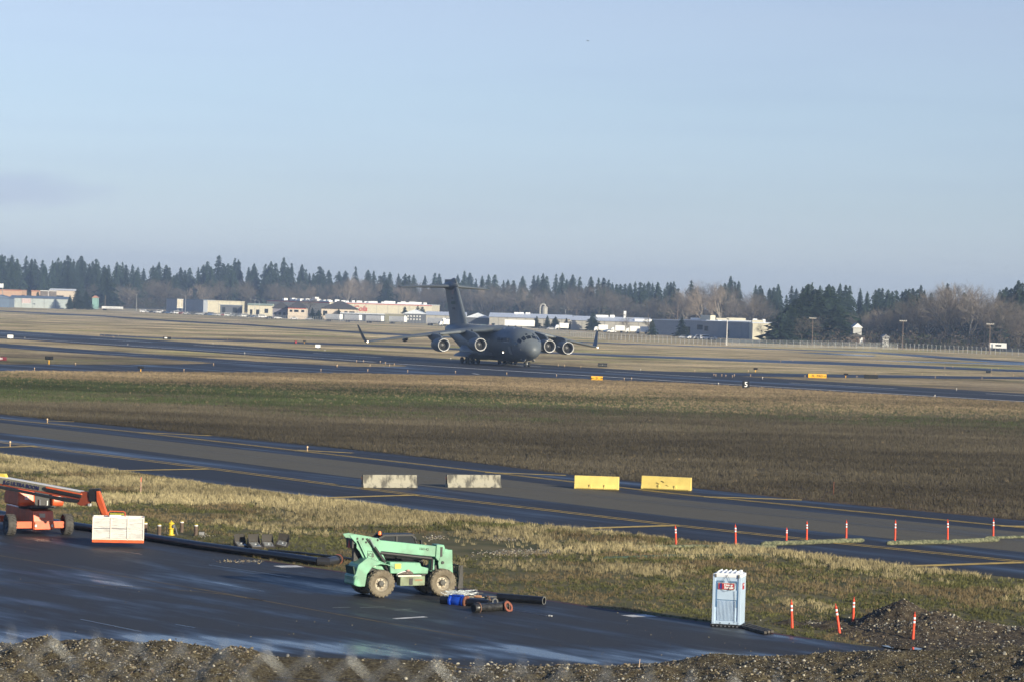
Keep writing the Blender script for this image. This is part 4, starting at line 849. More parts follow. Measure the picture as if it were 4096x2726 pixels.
CARC = [mat('car_white', (.75,.75,.75), .3), mat('car_silver', (.42,.43,.45), .3, .3), mat('car_dark', (.04,.045,.05), .3), mat('car_red', (.35,.04,.03), .3), mat('car_blue', (.08,.14,.28), .3), mat('car_green', (.10,.35,.30), .3)]
for i, (X, Yb, d, c, lab) in enumerate([(2768,1345,1180,0,'white pickup in the office car park, first from the left'),(2796,1346,1178,1,'silver van in the office car park, second from the left'),(2822,1347,1176,0,'white van in the office car park, third from the left'),(2848,1348,1174,1,'silver car in the office car park, beside the white van'),(2736,1343,1184,1,'small silver car at the left end of the office car park'),
     (1932,1306,1440,5,'teal car behind the aircraft fuselage'),(1985,1308,1436,0,'white car behind the aircraft, left of the big trailer'),(2005,1308,1434,1,'silver car just left of the big white trailer'),(1965,1307,1438,3,'red car behind the aircraft fuselage'),
     (1078,1276,1590,2,'dark car beside the pyramid roofed house'),(1112,1275,1600,0,'white car in front of the shaded house wing'),(1175,1279,1590,0,'white car before the cream house'),(1238,1280,1585,1,'silver car right of the cream house'),(2170,1312,1430,2,'dark car right of the big white trailer'),(2205,1312,1425,1,'silver car below the twin evergreen'),(2430,1322,1370,4,'blue car below the white delivery truck'),(2445,1325,1365,0,'white car beside the parcel truck')]):
    car(lab, X, Yb, CARC[c], random.uniform(-.3,.3) + (PI if i % 2 else 0), d, None, i in (1,2))
for k, X in enumerate(list(range(575, 1060, 17))):
    Y = pline([(300,1235),(1000,1271)], X) - 7
    d = float(np.interp(X, [560, 1060], [1800, 1640])); c = [0,1,2,1,0,2,4,1,0,3][k % 10]
    car(['white car','silver car','dark car','red car','blue car'][c] + ' in the long car park behind the fence at the left', X, 1250, CARC[c], random.uniform(-.4,.4), d, ['white','silver','dark','red','blue'][c] + ' cars in the long car park', k % 4 == 0)

# ---------------------------------------------------------------- perimeter fence
FEN = [(-500,1208),(0,1226),(297,1236),(700,1256),(1000,1272),(1400,1291),(1800,1308),(2000,1325),(2420,1358),(2900,1382),(3200,1388),(3590,1397),(4000,1418),(4300,1432)]
fp = [G(*p) for p in FEN]
fence = thing('perimeter_fence', 'grey chain link fence with Y topped posts along the far side of the airfield', 'fence', (0,0,0))
def fmat():
    m = bpy.data.materials.new('fence_wire'); m.use_nodes = True; nt = m.node_tree; b = nt.nodes['Principled BSDF']
    b.inputs['Base Color'].default_value = (.40,.42,.42,1); b.inputs['Metallic'].default_value = .3; b.inputs['Roughness'].default_value = .5; b.inputs['Alpha'].default_value = .14
    return m
M_GALV = mat('galvanised_steel', (.30,.31,.31), .5, .3)
post = MB().box((0,0,1.05), (.10,.10,2.1)); post.bar((0,0,2.05), (-.32,0,2.45), .07); post.bar((0,0,2.05), (.32,0,2.45), .07)
post = post.mesh('post', M_GALV)
allp = []; seg = MB()
for a, b_ in zip(fp[:-1], fp[1:]):
    L_ = (b_-a).length; n = max(1, int(L_/3.0)); ang = math.atan2(b_.y-a.y, b_.x-a.x)
    for i in range(n): allp.append((a + (b_-a)*i/n, ang))
    seg.add([(a.x,a.y,0.05),(b_.x,b_.y,0.05),(b_.x,b_.y,2.0),(a.x,a.y,2.0)], [(0,1,2,3)])
seg.build('wire_mesh', fmat(), fence)
wires = MB()
for zz, off in ((2.0,0),(2.2,.15),(2.4,.3),(2.2,-.15),(2.4,-.3)):
    for a, b_ in zip(fp[:-1], fp[1:]):
        n_ = Vector((-(b_-a).y, (b_-a).x, 0)).normalized()*off
        wires.bar(a + n_ + Vector((0,0,zz)), b_ + n_ + Vector((0,0,zz)), .02)
wires.build('barbed_wire', M_GALV, fence)
allp.sort(key=lambda q: q[0].y); near = allp[:300]; farp = allp[300:]
for p, ang in near:
    o = bpy.data.objects.new('post', post); COL.objects.link(o); o.parent = fence; o.location = p; o.rotation_euler = (0, 0, ang + PI/2)
fm = MB()
for p, ang in farp: fm.box((p.x, p.y, 1.1), (.10,.10,2.3))
if farp: fm.build('distant_posts', M_GALV, fence)['kind'] = 'stuff'

# ---------------------------------------------------------------- poles
def pole(label, X, Yt, Yb, kind, d=None):
    g0 = G(X, Yb) if d is None else Vector((D(X, Yb, d).x, d, 0)); d = g0.y; H = D(X, Yt, d).z
    e = thing('lamp_pole' if kind != 'wood' else 'utility_pole', label, 'pole', (g0.x, g0.y, 0))
    if kind == 'T':
        MB().lathe([(0,.17),(H,.12)], n=8).build('pole', mat('brown_pole', (.15,.11,.085), .9), e, True); MB().box((0,0,H), (2.6,.2,.2)).build('crossarm', mat('pale_arm', (.5,.45,.4), .7), e)
        for x in (-1.15,-.4,.4,1.15): MB().box((x,-.1,H+.22), (.35,.3,.25)).build('floodlight', M_GALV, e)
    elif kind == 'street':
        MB().lathe([(0,.14),(H,.08)], n=8).build('pole', M_GALV, e, True); MB().tube([(0,0,H-.1),(-1.0,0,H+.3),(-2.2,0,H+.6)], .06, 6).build('arm', M_GALV, e); MB().box((-2.6,0,H+.6), (.9,.3,.18)).build('lamp_head', M_GALV, e)
    else:
        MB().lathe([(0,.2),(H,.14)], n=8).build('pole', mat('white_pole', (.60,.57,.52), .8) if kind == 'white' else MATS.get('brown_pole') or M_GREY, e, True)
        if kind == 'white': MB().box((0,0,H-.5), (.8,.2,.12)).build('bracket', M_GALV, e)
    return e
pole('brown floodlight pole with crossarm in front of the big evergreens', 3248, 1273, 1381, 'T'); pole('brown floodlight pole with crossarm, middle one of the right hand poles', 3609, 1284, 1399, 'T'); pole('brown floodlight pole with crossarm above the travel trailer', 3957, 1297, 1414, 'T')
pole('thick white pole beside the fence and the shaded office', 2906, 1278, 1380, 'white'); pole('street lamp pole by the office right of the thick white pole', 2960, 1296, 1348, 'street', 1180)
pole('thin pole at the right end of the long warehouse', 2592, 1258, 1322, 'plain', 1380)
pole('curved street lamp behind the fence left of the navy warehouse', 545, 1177, 1238, 'street', 1880); pole('curved street lamp beside the tall cream signboard', 741, 1184, 1242, 'street', 1840)
pole('street lamp left of the pale green roofed building', 1018, 1201, 1255, 'street', 1760); pole('street lamp right of the pale green roofed building', 1037, 1205, 1256, 'street', 1740)
pole('thin pole beside the long white flatbed trailer', 420, 1182, 1230, 'plain', 1900); pole('tall pole among the bare trees right of the office', 2708, 1205, 1330, 'plain', 1420); pole('thin pole above the long warehouse roof', 2305, 1238, 1320, 'plain', 1560); pole('second thin pole above the long warehouse roof', 2260, 1238, 1320, 'street', 1580)
# ================================================================ cargo aircraft
AC_HEAD = R(21.8)
_ng = G(2108, 1467)
_h = Vector((math.sin(AC_HEAD), -math.cos(AC_HEAD), 0))
_nose = _ng + _h * 3.9
M_AC = mat('aircraft_grey', (.118,.136,.150), .50, var=.18, scale=.35, spec=.5, detail=8)
M_ACD = mat('aircraft_dark', (.05,.055,.06), .6); M_ACM = mat('aircraft_marking', (.055,.06,.065), .6); M_LIP = mat('engine_lip', (.50,.50,.49), .4, .3)
M_TYRE = mat('tyre_rubber', (.018,.018,.018), .8); M_ACL = mat('aircraft_light_panel', (.24,.26,.26), .4, var=.2, scale=1)
M_LAMP = mat('lit_lamp', (.9,.85,.7), .3, emit=(1,.85,.6), estr=5)
ac = thing('cargo_aircraft', 'large dark grey four engine military cargo jet turning on the runway', 'aircraft', (_nose.x, _nose.y, 0.03), math.atan2(_h.y, _h.x))
# local frame: +x towards the nose; s = metres behind the nose -> x = -s ; right wing -y, left wing +y (seen from the cockpit)
ST = [(0.0,3.35,.05,.05),(.12,3.35,.55,.5),(.4,3.38,.98,.92),(.9,3.48,1.42,1.38),(1.6,3.64,1.88,1.86),(2.4,3.82,2.3,2.3),(3.4,4.0,2.72,2.72),(4.6,4.12,3.05,3.02),(6.2,4.22,3.3,3.25),(8.5,4.25,3.42,3.35),(16,4.25,3.42,3.35),(29,4.25,3.42,3.38),(32,4.45,3.36,3.2),(35,4.9,3.15,2.85),(38,5.4,2.8,2.45),(41,5.85,2.35,2.0),(44,6.2,1.85,1.58),(47,6.45,1.25,1.1),(49.2,6.6,.6,.6),(50.2,6.68,.15,.15)]
def fus(s, th):                     # th: 0 top, + towards the right side of the aircraft
    xs_ = [q[0] for q in ST]; z = np.interp(s, xs_, [q[1] for q in ST]); hw = np.interp(s, xs_, [q[2] for q in ST]); hh = np.interp(s, xs_, [q[3] for q in ST])
    return Vector((-s, -hw*math.sin(th), z + hh*math.cos(th)))
SS = sorted(set([q[0] for q in ST] + [.06,.25,.65,1.2,2.0,2.9,4,5.3,7.2,11,20,24,30.5,33.5,36.5,39.5,42.5,45.5,48]))
MB().loft([[fus(s, 2*PI*k/48) for k in range(48)] for s in SS]).build('fuselage', M_AC, ac, True)
def patch(name, s0, s1, t0, t1, m, off=.025, skew=0.0, n=4, s_top=None):
    mb = MB(); V = []
    for i in range(n+1):
        for j in range(n+1):
            th = t0 + (t1-t0)*j/n; s = s0 + (s1-s0)*i/n + skew*(th - t0)
            p = fus(s, th); c = fus(s, 0); z0 = np.interp(s, [q[0] for q in ST], [q[1] for q in ST]); nrm = Vector((0, p.y, p.z - z0)).normalized()
            V.append(p + nrm*off + Vector((off*.8 if s < 4 else 0, 0, 0)))
    mb.add(V, [(i*(n+1)+j, i*(n+1)+j+1, (i+1)*(n+1)+j+1, (i+1)*(n+1)+j) for i in range(n) for j in range(n)])
    return mb.build(name, m, ac, True)
M_COCK = mat('cockpit_glass', (.012,.014,.018), .08, spec=.8)
for sg_ in (1, -1):
    for t0, t1, s0, s1 in ((3,27,1.75,2.5),(31,50,1.95,2.85),(54,70,2.35,3.3),(74,88,2.9,3.8)):
        patch('cockpit_window', s0, s1, R(t0)*sg_, R(t1)*sg_, M_COCK)
    patch('eyebrow_window', 2.75, 3.15, R(12)*sg_, R(22)*sg_, M_COCK)
patch('crew_door', 5.2, 6.2, R(95), R(125), M_ACL, .012)
patch('entry_door_frame', 5.0, 5.12, R(92), R(128), M_ACD, .014)
patch('roof_hatch', 6.0, 6.9, R(-8), R(2), M_LIP, .03); patch('roof_hatch', 8.0, 8.8, R(14), R(22), M_LIP, .03); patch('roof_hatch', 12.5, 13.6, R(20), R(28), M_LIP, .03)
patch('radome_seam', 1.28, 1.33, 0, 2*PI, M_ACD, .006, n=24)
patch('light_stripe', 5.6, 8.2, R(80), R(83), M_ACL, .03)
patch('side_window', 16, 16.5, R(75), R(80), M_ACL, .02)
# lettering along the right side
def side_text(s, nm, pos, size, z, m_, sx=1, bold=.02):
    th = math.acos(max(-1, min(1, (z - 4.25) / 3.35))); p = fus(pos, th); n = Vector((0, -math.sin(th), math.cos(th)))
    up = Vector((0, math.cos(th), math.sin(th))); rt = Vector((1, 0, 0)); M3 = Matrix((rt, up, n)).transposed()
    return text(s, nm, m_, ac, p + n*.03, M3, size, .01, sx=sx, bold=bold)
side_text('U.S. AIR FORCE', 'lettering', 8.6, .95, 5.15, M_ACM, 1.0)
side_text('00186', 'serial_number', 4.9, .5, 3.9, M_ACM); 
for i in range(3): side_text('IIII II', 'stencil', 4.9, .3, 3.35 - .4*i, M_ACM, .8, .0)
# wings
def foil(c, t, n=22):
    P = []
    for k in range(n):
        a = 2*PI*k/n; x = .5*(1 + math.cos(a)); yt = 5*t*(.2969*math.sqrt(max(x,0)) - .126*x - .3516*x*x + .2843*x**3 - .1036*x**4)
        P.append((x*c, (yt if a < PI else -yt)*c + (.02*c*math.sin(PI*x))))
    return P
def wing(name, secs, m_, parent, sgn):     # sec: (y, s_le, chord, z, t)
    rings = []
    for y, sle, c, z, t in secs: rings.append([Vector((-(sle + px_), sgn*y, z + pz_ - px_*.03)) for px_, pz_ in foil(c, t)])
    return MB().loft(rings).build(name, m_, parent, True, angle=50)
WS = [(0,14.2,12.5,7.0,.13),(3.3,15.7,10.8,6.95,.13),(7.4,17.9,8.4,6.5,.12),(13.4,21.1,6.2,5.65,.115),(19.5,24.3,4.5,4.75,.11),(25.0,27.2,2.9,3.85,.10)]
for sg_ in (1, -1):
    wing('wing', WS, M_AC, ac, sg_)
    # brighter leading edge slats, in three lengths
    for ya, yb in ((3.9,6.6),(8.6,12.3),(14.6,24.3)):
        def at(y): return [np.interp(y, [w[0] for w in WS], [w[k] for w in WS]) for k in (1,2,3)]
        rings = []
        for y in np.linspace(ya, yb, 5):
            sle, c, z = at(y); rr = .045*c
            rings.append([Vector((-(sle + .55*rr) + rr*1.5*math.cos(a), sg_*y, z + rr*.85*math.sin(a) - .01)) for a in (2*PI*k/12 for k in range(12))])
        MB().loft(rings).build('slat', M_ACL if ya > 5 and ya < 9 else M_AC, ac, True)
    MB().loft([[Vector((-(27.4 + px_), sg_*(25.0 + pz_), 3.85)) for px_, pz_ in foil(2.6, .10)], [Vector((-(28.1+px_), sg_*(25.45+pz_), 4.5)) for px_, pz_ in foil(2.1, .09)], [Vector((-(29.9+px_), sg_*(26.35+pz_), 7.1)) for px_, pz_ in foil(1.0, .08)]]).build('winglet', M_AC, ac, True)
    MB().ball((-27.3, sg_*25.2, 3.8), .16, 8).build('tip_light', M_LAMP, ac, True)
    for y, L_ in ((5.6,4.2),(10.6,3.8),(17.2,3.0)):       # flap track fairings
        sle, c, z = at(y); s0 = sle + c*.55
        MB().lathe([(0,.05),(L_*.2,.32),(L_*.5,.42),(L_*.8,.3),(L_,.05)], (-s0, sg_*y, z - .55), (-1,0,-.08), 12).build('flap_fairing', M_AC, ac, True)
    # engines
    for yy, s0, zc in ((7.4,10.3,4.05),(13.4,15.0,3.72)):
        b0 = Vector((-s0, sg_*yy, zc)); A = (-1,0,0)
        nac = MB().lathe([(.12,1.24),(.5,1.33),(1.3,1.40),(2.4,1.38),(3.6,1.25),(4.5,1.08),(4.9,1.0),(4.88,.94),(4.0,.9)], b0, A, 32, cap=False).build('engine_nacelle', M_AC, ac, True)
        e_ = [( .12,1.245),(.03,1.235),(0,1.19),(.05,1.12),(.22,1.06)]
        MB().lathe(e_, b0, A, 32, cap=False).build('inlet_lip', M_LIP, nac, True, angle=80)
        MB().lathe([(.22,1.06),(1.25,1.04)], b0, A, 32, cap=False).build('inlet_duct', mat('duct_grey', (.16,.165,.17), .5), nac, True)
        MB().lathe([(1.22,.02),(1.25,1.045)], b0, A, 32, cap=False).build('fan_disc', M_ACD, nac)
        fb = MB()
        for k in range(24):
            a = 2*PI*k/24; c_, s_ = math.cos(a), math.sin(a); c2, s2 = math.cos(a+.16), math.sin(a+.16)
            fb.add([b0 + Vector((-1.15,.3*c_,.3*s_)), b0 + Vector((-1.05,1.03*c_,1.03*s_)), b0 + Vector((-1.2,1.03*c2,1.03*s2)), b0 + Vector((-1.2,.3*c2,.3*s2))], [(0,1,2,3)])
        fb.build('fan_blades', mat('fan_metal', (.14,.14,.145), .35, .6), nac)
        MB().lathe([(.75,.03),(.85,.15),(1.0,.25),(1.2,.32)], b0, A, 16).build('spinner', mat('spinner_grey', (.22,.22,.22), .4), nac, True)
        MB().ball(tuple(b0 + Vector((-.82,.10,.03))), .07, 6).build('spinner_mark', M_LIP, nac)
        MB().lathe([(4.0,.85),(5.2,.72),(6.0,.5),(6.5,.15)], b0, A, 20).build('exhaust_cone', M_ACD, nac, True)
        sle, c, z = at(yy)
        MB().prism([(-s0-.8,zc+1.15),(-s0-1.5,zc+1.75),(-s0-3.2,zc+2.25 if yy < 8 else zc+2.05),(-(sle+.3),z+.25),(-(sle+c*.45),z-.2),(-(sle+c*.5),z-.6),(-s0-6.4,zc+.45),(-s0-5.0,zc+.85)], sg_*yy-.22, sg_*yy+.22).build('pylon', M_AC, ac, bevel=.12)
        MB().prism([(-s0-.7,zc+.1),(-s0-1.7,zc+.35),(-s0-1.7,zc-.0)], sg_*yy - sg_*1.75, sg_*yy - sg_*1.3).build('strake', M_ACL, nac)
# wing root fairing over the fuselage
MB().loft([[Vector((-s, w_*math.cos(a), z_ + h_*math.sin(a))) for a in (2*PI*k/20 for k in range(20))] for s, w_, z_, h_ in ((12.5,.3,7.35,.1),(14,2.2,7.0,.62),(17,3.6,6.75,.85),(24,3.7,6.6,.9),(28,2.4,6.9,.6),(31,.4,7.3,.1))]).build('wing_fairing', M_AC, ac, True)
# fin, bullet, tailplane
FZ = [(37.6,10.4,7.3,.36),(38.4,9.6,8.6,.34),(41.6,8.3,12.5,.30),(44.6,7.2,16.2,.27),(45.4,6.2,17.0,.16)]
MB().loft([[Vector((-(sle + px_), pz_*1.3, z)) for px_, pz_ in foil(c, .11)] for sle, c, z, t in FZ]).build('tail_fin', M_AC, ac, True)
MB().lathe([(0,.05),(.5,.42),(1.6,.8),(3.5,.95),(6,.85),(8.5,.45),(9.6,.05)], (-43.6,0,15.7), (-1,0,-.01), 20).build('tail_bullet', M_AC, ac, True)
MB().loft([[Vector((-s, w_*math.cos(a), z_ + h_*math.sin(a))) for a in (2*PI*k/16 for k in range(16))] for s, w_, z_, h_ in ((44.3,.10,16.1,.3),(44.5,.18,16.1,.55),(45.1,.28,16.3,.85),(46.2,.34,16.35,1.0),(48,.34,16.2,.85),(50.5,.25,15.9,.4),(52.5,.05,15.7,.1))]).build('fin_cap', M_AC, ac, True)
for sg_ in (1, -1):
    wing('tailplane', [(0,45.4,6.2,15.55,.13),(5,48.4,4.2,15.35,.13),(10.0,51.2,2.4,15.1,.12)], M_AC, ac, sg_)
sf = MB()
tf = ac
def fin_patch(s0, s1, z0, z1, m_, nm): return MB().box((-(s0+s1)/2, -.66, (z0+z1)/2), (s1-s0, .03, z1-z0)).build(nm, m_, ac)
fin_patch(43.3, 45.6, 11.8, 12.4, mat('tail_band_green', (.06,.10,.075), .6), 'tail_band'); fin_patch(44.6, 45.4, 13.9, 14.7, mat('flag_patch', (.22,.17,.18), .6), 'tail_flag')
text('00186', 'tail_number', M_ACM, ac, (-44.0, -.68, 10.9), (PI/2, 0, 0), .7, .01); text('AMC', 'tail_code', M_ACM, ac, (-45.0, -.68, 13.0), (PI/2, 0, 0), .6, .01)
# sponsons, gear doors, wheels
for sg_ in (1, -1):
    MB().loft([[Vector((-s, sg_*(2.6 + w_*max(0, math.cos(a)) + .3*min(0, math.cos(a))), z_ + h_*math.sin(a))) for a in (2*PI*k/20 for k in range(20))] for s, w_, z_, h_ in ((15.5,.25,2.2,.35),(17.5,1.5,2.2,1.1),(20,2.2,2.25,1.35),(28,2.3,2.3,1.4),(31,1.5,2.6,1.2),(33.5,.3,3.0,.4))]).build('wheel_fairing', M_AC, ac, True)
    dv = []
    for i, s in enumerate((21.0,22.0,25,28.2,29.4)):
        for k in range(7):
            a = R(8 + 70*k/6); rr = (1.15 if 0 < i < 4 else .95); dv.append(Vector((-s, sg_*(4.75 + 1.25*rr*math.sin(a)*1.0), 1.15 + .98*rr*math.cos(a))))
    MB().add(dv, [(i*7+j, i*7+j+1, (i+1)*7+j+1, (i+1)*7+j) for i in range(4) for j in range(6)]).build('gear_door', M_AC, ac, True)
    for s in (22.9, 26.3):
        for y in (3.0, 4.1, 5.2):
            w_ = MB().lathe([(-.22,.36),(-.21,.58),(-.14,.64),(.14,.64),(.21,.58),(.22,.36)], (-s, sg_*y, .64), (0,1,0), 20).build('wheel', M_TYRE, ac, True)
            MB().lathe([(-.2,.33),(.2,.33)], (-s, sg_*y, .64), (0,1,0), 14).build('rim', M_ACD, w_)
        MB().tube([(-s, sg_*2.8, .66), (-s, sg_*5.4, .66)], .12, 8).build('axle', M_ACD, ac)
        MB().tube([(-s, sg_*4.1, .66), (-s, sg_*4.0, 2.4)], .2, 8).build('gear_strut', M_ACD, ac)
for y in (-.42, .42): 
    w_ = MB().lathe([(-.17,.3),(-.16,.46),(-.1,.52),(.1,.52),(.16,.46),(.17,.3)], (-3.9, y, .52), (0,1,0), 20).build('wheel', M_TYRE, ac, True)
    MB().lathe([(-.18,.24),(.18,.24)], (-3.9, y, .52), (0,1,0), 14).build('rim', M_ACL, w_)
MB().tube([(-3.9,-.4,.52),(-3.9,.4,.52)], .08, 8).build('axle', M_ACL, ac)
MB().tube([(-3.9,0,.5),(-3.9,0,1.3),(-3.9,0,1.9)], [.09,.12,.15], 10).build('nose_strut', M_LIP, ac, True)
MB().tube([(-3.8,0,.9),(-3.0,0,1.9)], .06, 6).build('drag_brace', M_LIP, ac)
for sg_ in (1,-1):
    MB().box((-3.3, sg_*.95, 1.35), (1.5,.05,.55), Matrix.Rotation(sg_*R(40), 3, 'X')).build('nose_gear_door', M_ACL, ac)
    MB().lathe([(0,.15),(.18,.17)], (-3.3, sg_*.75, 1.45), (1,0,0), 12).build('taxi_light', M_LIP, ac, True)
    MB().bar((-3.6,0,1.4), (-3.4,sg_*.8,1.45), .06).build('light_arm', M_LIP, ac)
    MB().lathe([(0,.13),(.1,.16)], (-4.0, sg_*1.25, 1.55), (1,0,0), 12).build('taxi_light', M_LIP, ac, True)
p_ = fus(9.2, R(118)); MB().ball(tuple(p_ + Vector((0,-.06,0))), .11, 10).build('lamp', mat('landing_lamp', (1,.9,.7), .3, emit=(1,.86,.62), estr=9), ac, True)
for s, th in ((10.5,0),(13.5,4),(18,-2),(7.0,3)):
    q = fus(s, R(th)); MB().prism([(-s-.25,q.z-.05),(-s+.2,q.z-.05),(-s-.05,q.z+.4),(-s-.25,q.z+.4)], q.y-.03, q.y+.03).build('antenna', M_ACD, ac)
for sg_ in (1,-1):
    q = fus(2.1, R(98)*sg_); MB().bar(q, q + Vector((.25,-.25*sg_,0)), .05).build('pitot_probe', M_LIP, ac)

# ================================================================ telehandler
M_GREEN = mat('mint_paint', (.185,.43,.28), .45, var=.22, scale=1.6, coat=.1, detail=10, col2=(.15,.30,.20), lo=.38, hi=.55); M_BLACK = mat('black_paint', (.02,.02,.021), .5); M_DIRT = mat('muddy_rubber', (.21,.18,.13), .92, var=.45, scale=4, bump=.8, bscale=20, col2=(.14,.115,.08))
M_RIM = mat('worn_white_rim', (.55,.50,.40), .6, var=.5, scale=5, col2=(.25,.2,.14)); M_RUST = mat('rust_steel', (.26,.09,.045), .85, var=.5, scale=8, col2=(.10,.045,.03)); M_STEEL = mat('bare_steel', (.45,.45,.45), .35, .8); M_GREASE = mat('hub_grey', (.14,.135,.12), .8, var=.4, scale=9)
M_DKGREEN = mat('dusty_green_box', (.24,.30,.19), .7, var=.45, scale=2.5, col2=(.15,.16,.10), detail=8)
gA = G(1531, 2393); gB = G(1766, 2384.5)
th_dir = (gB - gA); th_dir.z = 0; TH_A = R(27)
th_c = (gA + gB)/2 + Vector((-math.sin(TH_A), math.cos(TH_A), 0)) * .95
th = thing('telehandler', 'mint green telehandler with lowered boom parked on the wet apron', 'telehandler', (th_c.x, th_c.y, .022), TH_A); th.scale = (1, 1, .965)
def zxz(zx, zy): return ((zx - 807)*.00455, .00392*((770 - .0325*(zx-500)) - zy) + .0)
def ZP(*pp): return [zxz(*q) for q in pp]
def tyre(parent, c, r, w, rimm, tread=22, tyrem=None, hubm=None, yface=-1, rotz=0.0, name='wheel', chev=.05):
    """a wheel with chevron lugs; axis along local y; returns the wheel object"""
    e = MB().lathe([(-w*.42,r*.52),(-w*.5,r*.62),(-w*.5,r*.86),(-w*.36,r*.95),(w*.36,r*.95),(w*.5,r*.86),(w*.5,r*.62),(w*.42,r*.52)], (0,0,0), (0,1,0), 36, cap=False).build(name, tyrem, parent, True)
    e.location = c; e.rotation_euler = (0, 0, rotz)
    lug = MB()
    for k in range(tread):
        for sd in (-1, 1):
            a0 = 2*PI*(k + (.5 if sd > 0 else 0))/tread; da = .9*2*PI/tread; wd = .30*2*PI/tread
            V = []
            for (yy, aa) in ((0, a0), (sd*w*.40, a0 - da*.5), (sd*w*.52, a0 - da*.75)):
                for rr in ((r*.93, r*1.0) if abs(yy) < w*.45 else (r*.82, r*.95)):
                    for q in (-wd/2, wd/2): V.append((rr*math.cos(aa+q), yy, rr*math.sin(aa+q)))
            F = []
            for b_ in (0, 4): F += [(b_+0,b_+1,b_+5,b_+4),(b_+2,b_+6,b_+7,b_+3),(b_+0,b_+4,b_+6,b_+2),(b_+1,b_+3,b_+7,b_+5)]
            F += [(0,2,3,1),(8,9,11,10)]; lug.add(V, F)
    lug.build('tread', tyrem, e)
    f = yface
    MB().lathe([(-.0,r*.53),(.05,r*.50),(.10,r*.44),(.16,r*.36),(.14,r*.20),(.14,.02)] if True else [], (0, f*w*.44, 0), (0,-f,0), 28, cap=False).build('rim', rimm, e, True, angle=30)
    hb = MB().lathe([(0,r*.22),(.10,r*.21),(.13,r*.17),(.13,.01)], (0, f*w*.44 - f*.14, 0), (0,f,0), 16).build('hub', hubm or M_GREASE, e, True)
    nut = MB()
    for k in range(8): nut.box((r*.29*math.cos(k*PI/4), f*w*.44 - f*.13, r*.29*math.sin(k*PI/4)), (.03,.05,.03))
    nut.build('wheel_nuts', M_GREASE, e)
    return e
for x, y, f in ((-1.4,-.78,-1),(1.4,-.78,-1),(-1.4,.78,1),(1.4,.78,1)):
    tyre(th, (x, y, .60), .60, .40, M_RIM, 20, M_DIRT, yface=f)
for x in (-1.4, 1.4): MB().tube([(x,-.7,.6),(x,.7,.6)], .13, 10).build('axle', M_BLACK, th)
# rear body with wheel arch, chassis, hood
arch = [( -1.4 + .80*math.cos(a), .62 + .74*math.sin(a)) for a in (R(200 - 200*k/14) for k in range(15))]
rear = [(-2.62,.50),(-2.88,.52),(-2.92,.90),(-2.82,1.05),(-2.72,1.40),(-2.5,1.58),(-2.1,1.74),(-1.75,1.80),(-1.2,1.30),(-.62,1.30)] + [(-.58,.62)] 
rear_poly = [(-2.30,.50)] + [p for p in rear[:-1]] 
cutp = [(-.6,.75)] + [p for p in reversed(arch) if p[1] > .75 ] + [(-2.2,.62)]
MB().prism([(-2.25,.48),(-2.6,.48),(-2.88,.55),(-2.9,.92),(-2.80,1.02),(-2.66,1.40),(-2.15,1.72),(-1.62,1.62),(-1.0,1.38),(-.75,1.30),(-.72,1.12),(-1.0,1.36),(-1.4,1.42),(-1.85,1.32),(-2.15,1.0)], -.80, .15).build('rear_body', M_GREEN, th, bevel=.03)
MB().prism([(-2.7,.5),(-.6,.55),(-.6,1.25),(-2.6,1.35)], -.42, .42).build('chassis', M_BLACK, th)
MB().box((-2.84,-.32,1.17), (.06,.80,.34), Matrix.Rotation(R(-14), 3, 'Y')).build('rear_grille', mat('grille_dark', (.015,.05,.03), .6), th)
MB().prism([(-2.92,.56),(-2.74,.52),(-2.66,.92),(-2.86,.96)], -.86, .18).build('counterweight', M_GREEN, th, bevel=.06)
MB().box((.15,0,.80), (3.1,.70,.42)).build('frame_rail', M_BLACK, th)
MB().prism([(-.95,1.02),(.75,.98),(.78,1.22),(.45,1.30),(.38,1.46),(-1.0,1.52)], -.80, -.32).build('engine_hood', M_GREEN, th, bevel=.03)
MB().box((-.63,-.81,1.33), (.27,.02,.20)).build('yellow_label', mat('label_yellow', (.75,.50,.08), .5), th)
MB().box((-.02,-.80,.70), (1.12,.36,.40)).build('tool_box', M_DKGREEN, th, bevel=.02)
MB().box((-.10,-.985,.68), (.16,.02,.28)).build('box_recess', M_BLACK, th); MB().box((.25,-.985,.74), (.34,.015,.07)).build('box_badge', mat('badge_tan', (.3,.17,.09), .6), th)
MB().box((-.16,-.88,.925), (1.05,.22,.05)).build('white_plank', mat('plank_white', (.72,.68,.58), .7), th)
MB().prism([(-.62,.98),(-.35,1.10),(-.1,1.14),(.02,1.06),(.06,.98)], -.92, -.82).build('junk_bag', mat('bag_dark', (.05,.045,.04), .8, var=.5, scale=15, col2=(.2,.15,.13)), th, bevel=.03)
MB().tube([(-.7,-.9,1.0),(-.5,-.9,1.08),(-.3,-.88,1.12)], .015, 6).build('white_hose', W_WHITE, th)
MB().ball((-.2,-.9,1.15), .06, 8, (1.4,1,.8)).build('pink_rag', mat('rag_pink', (.5,.3,.26), .9), th)
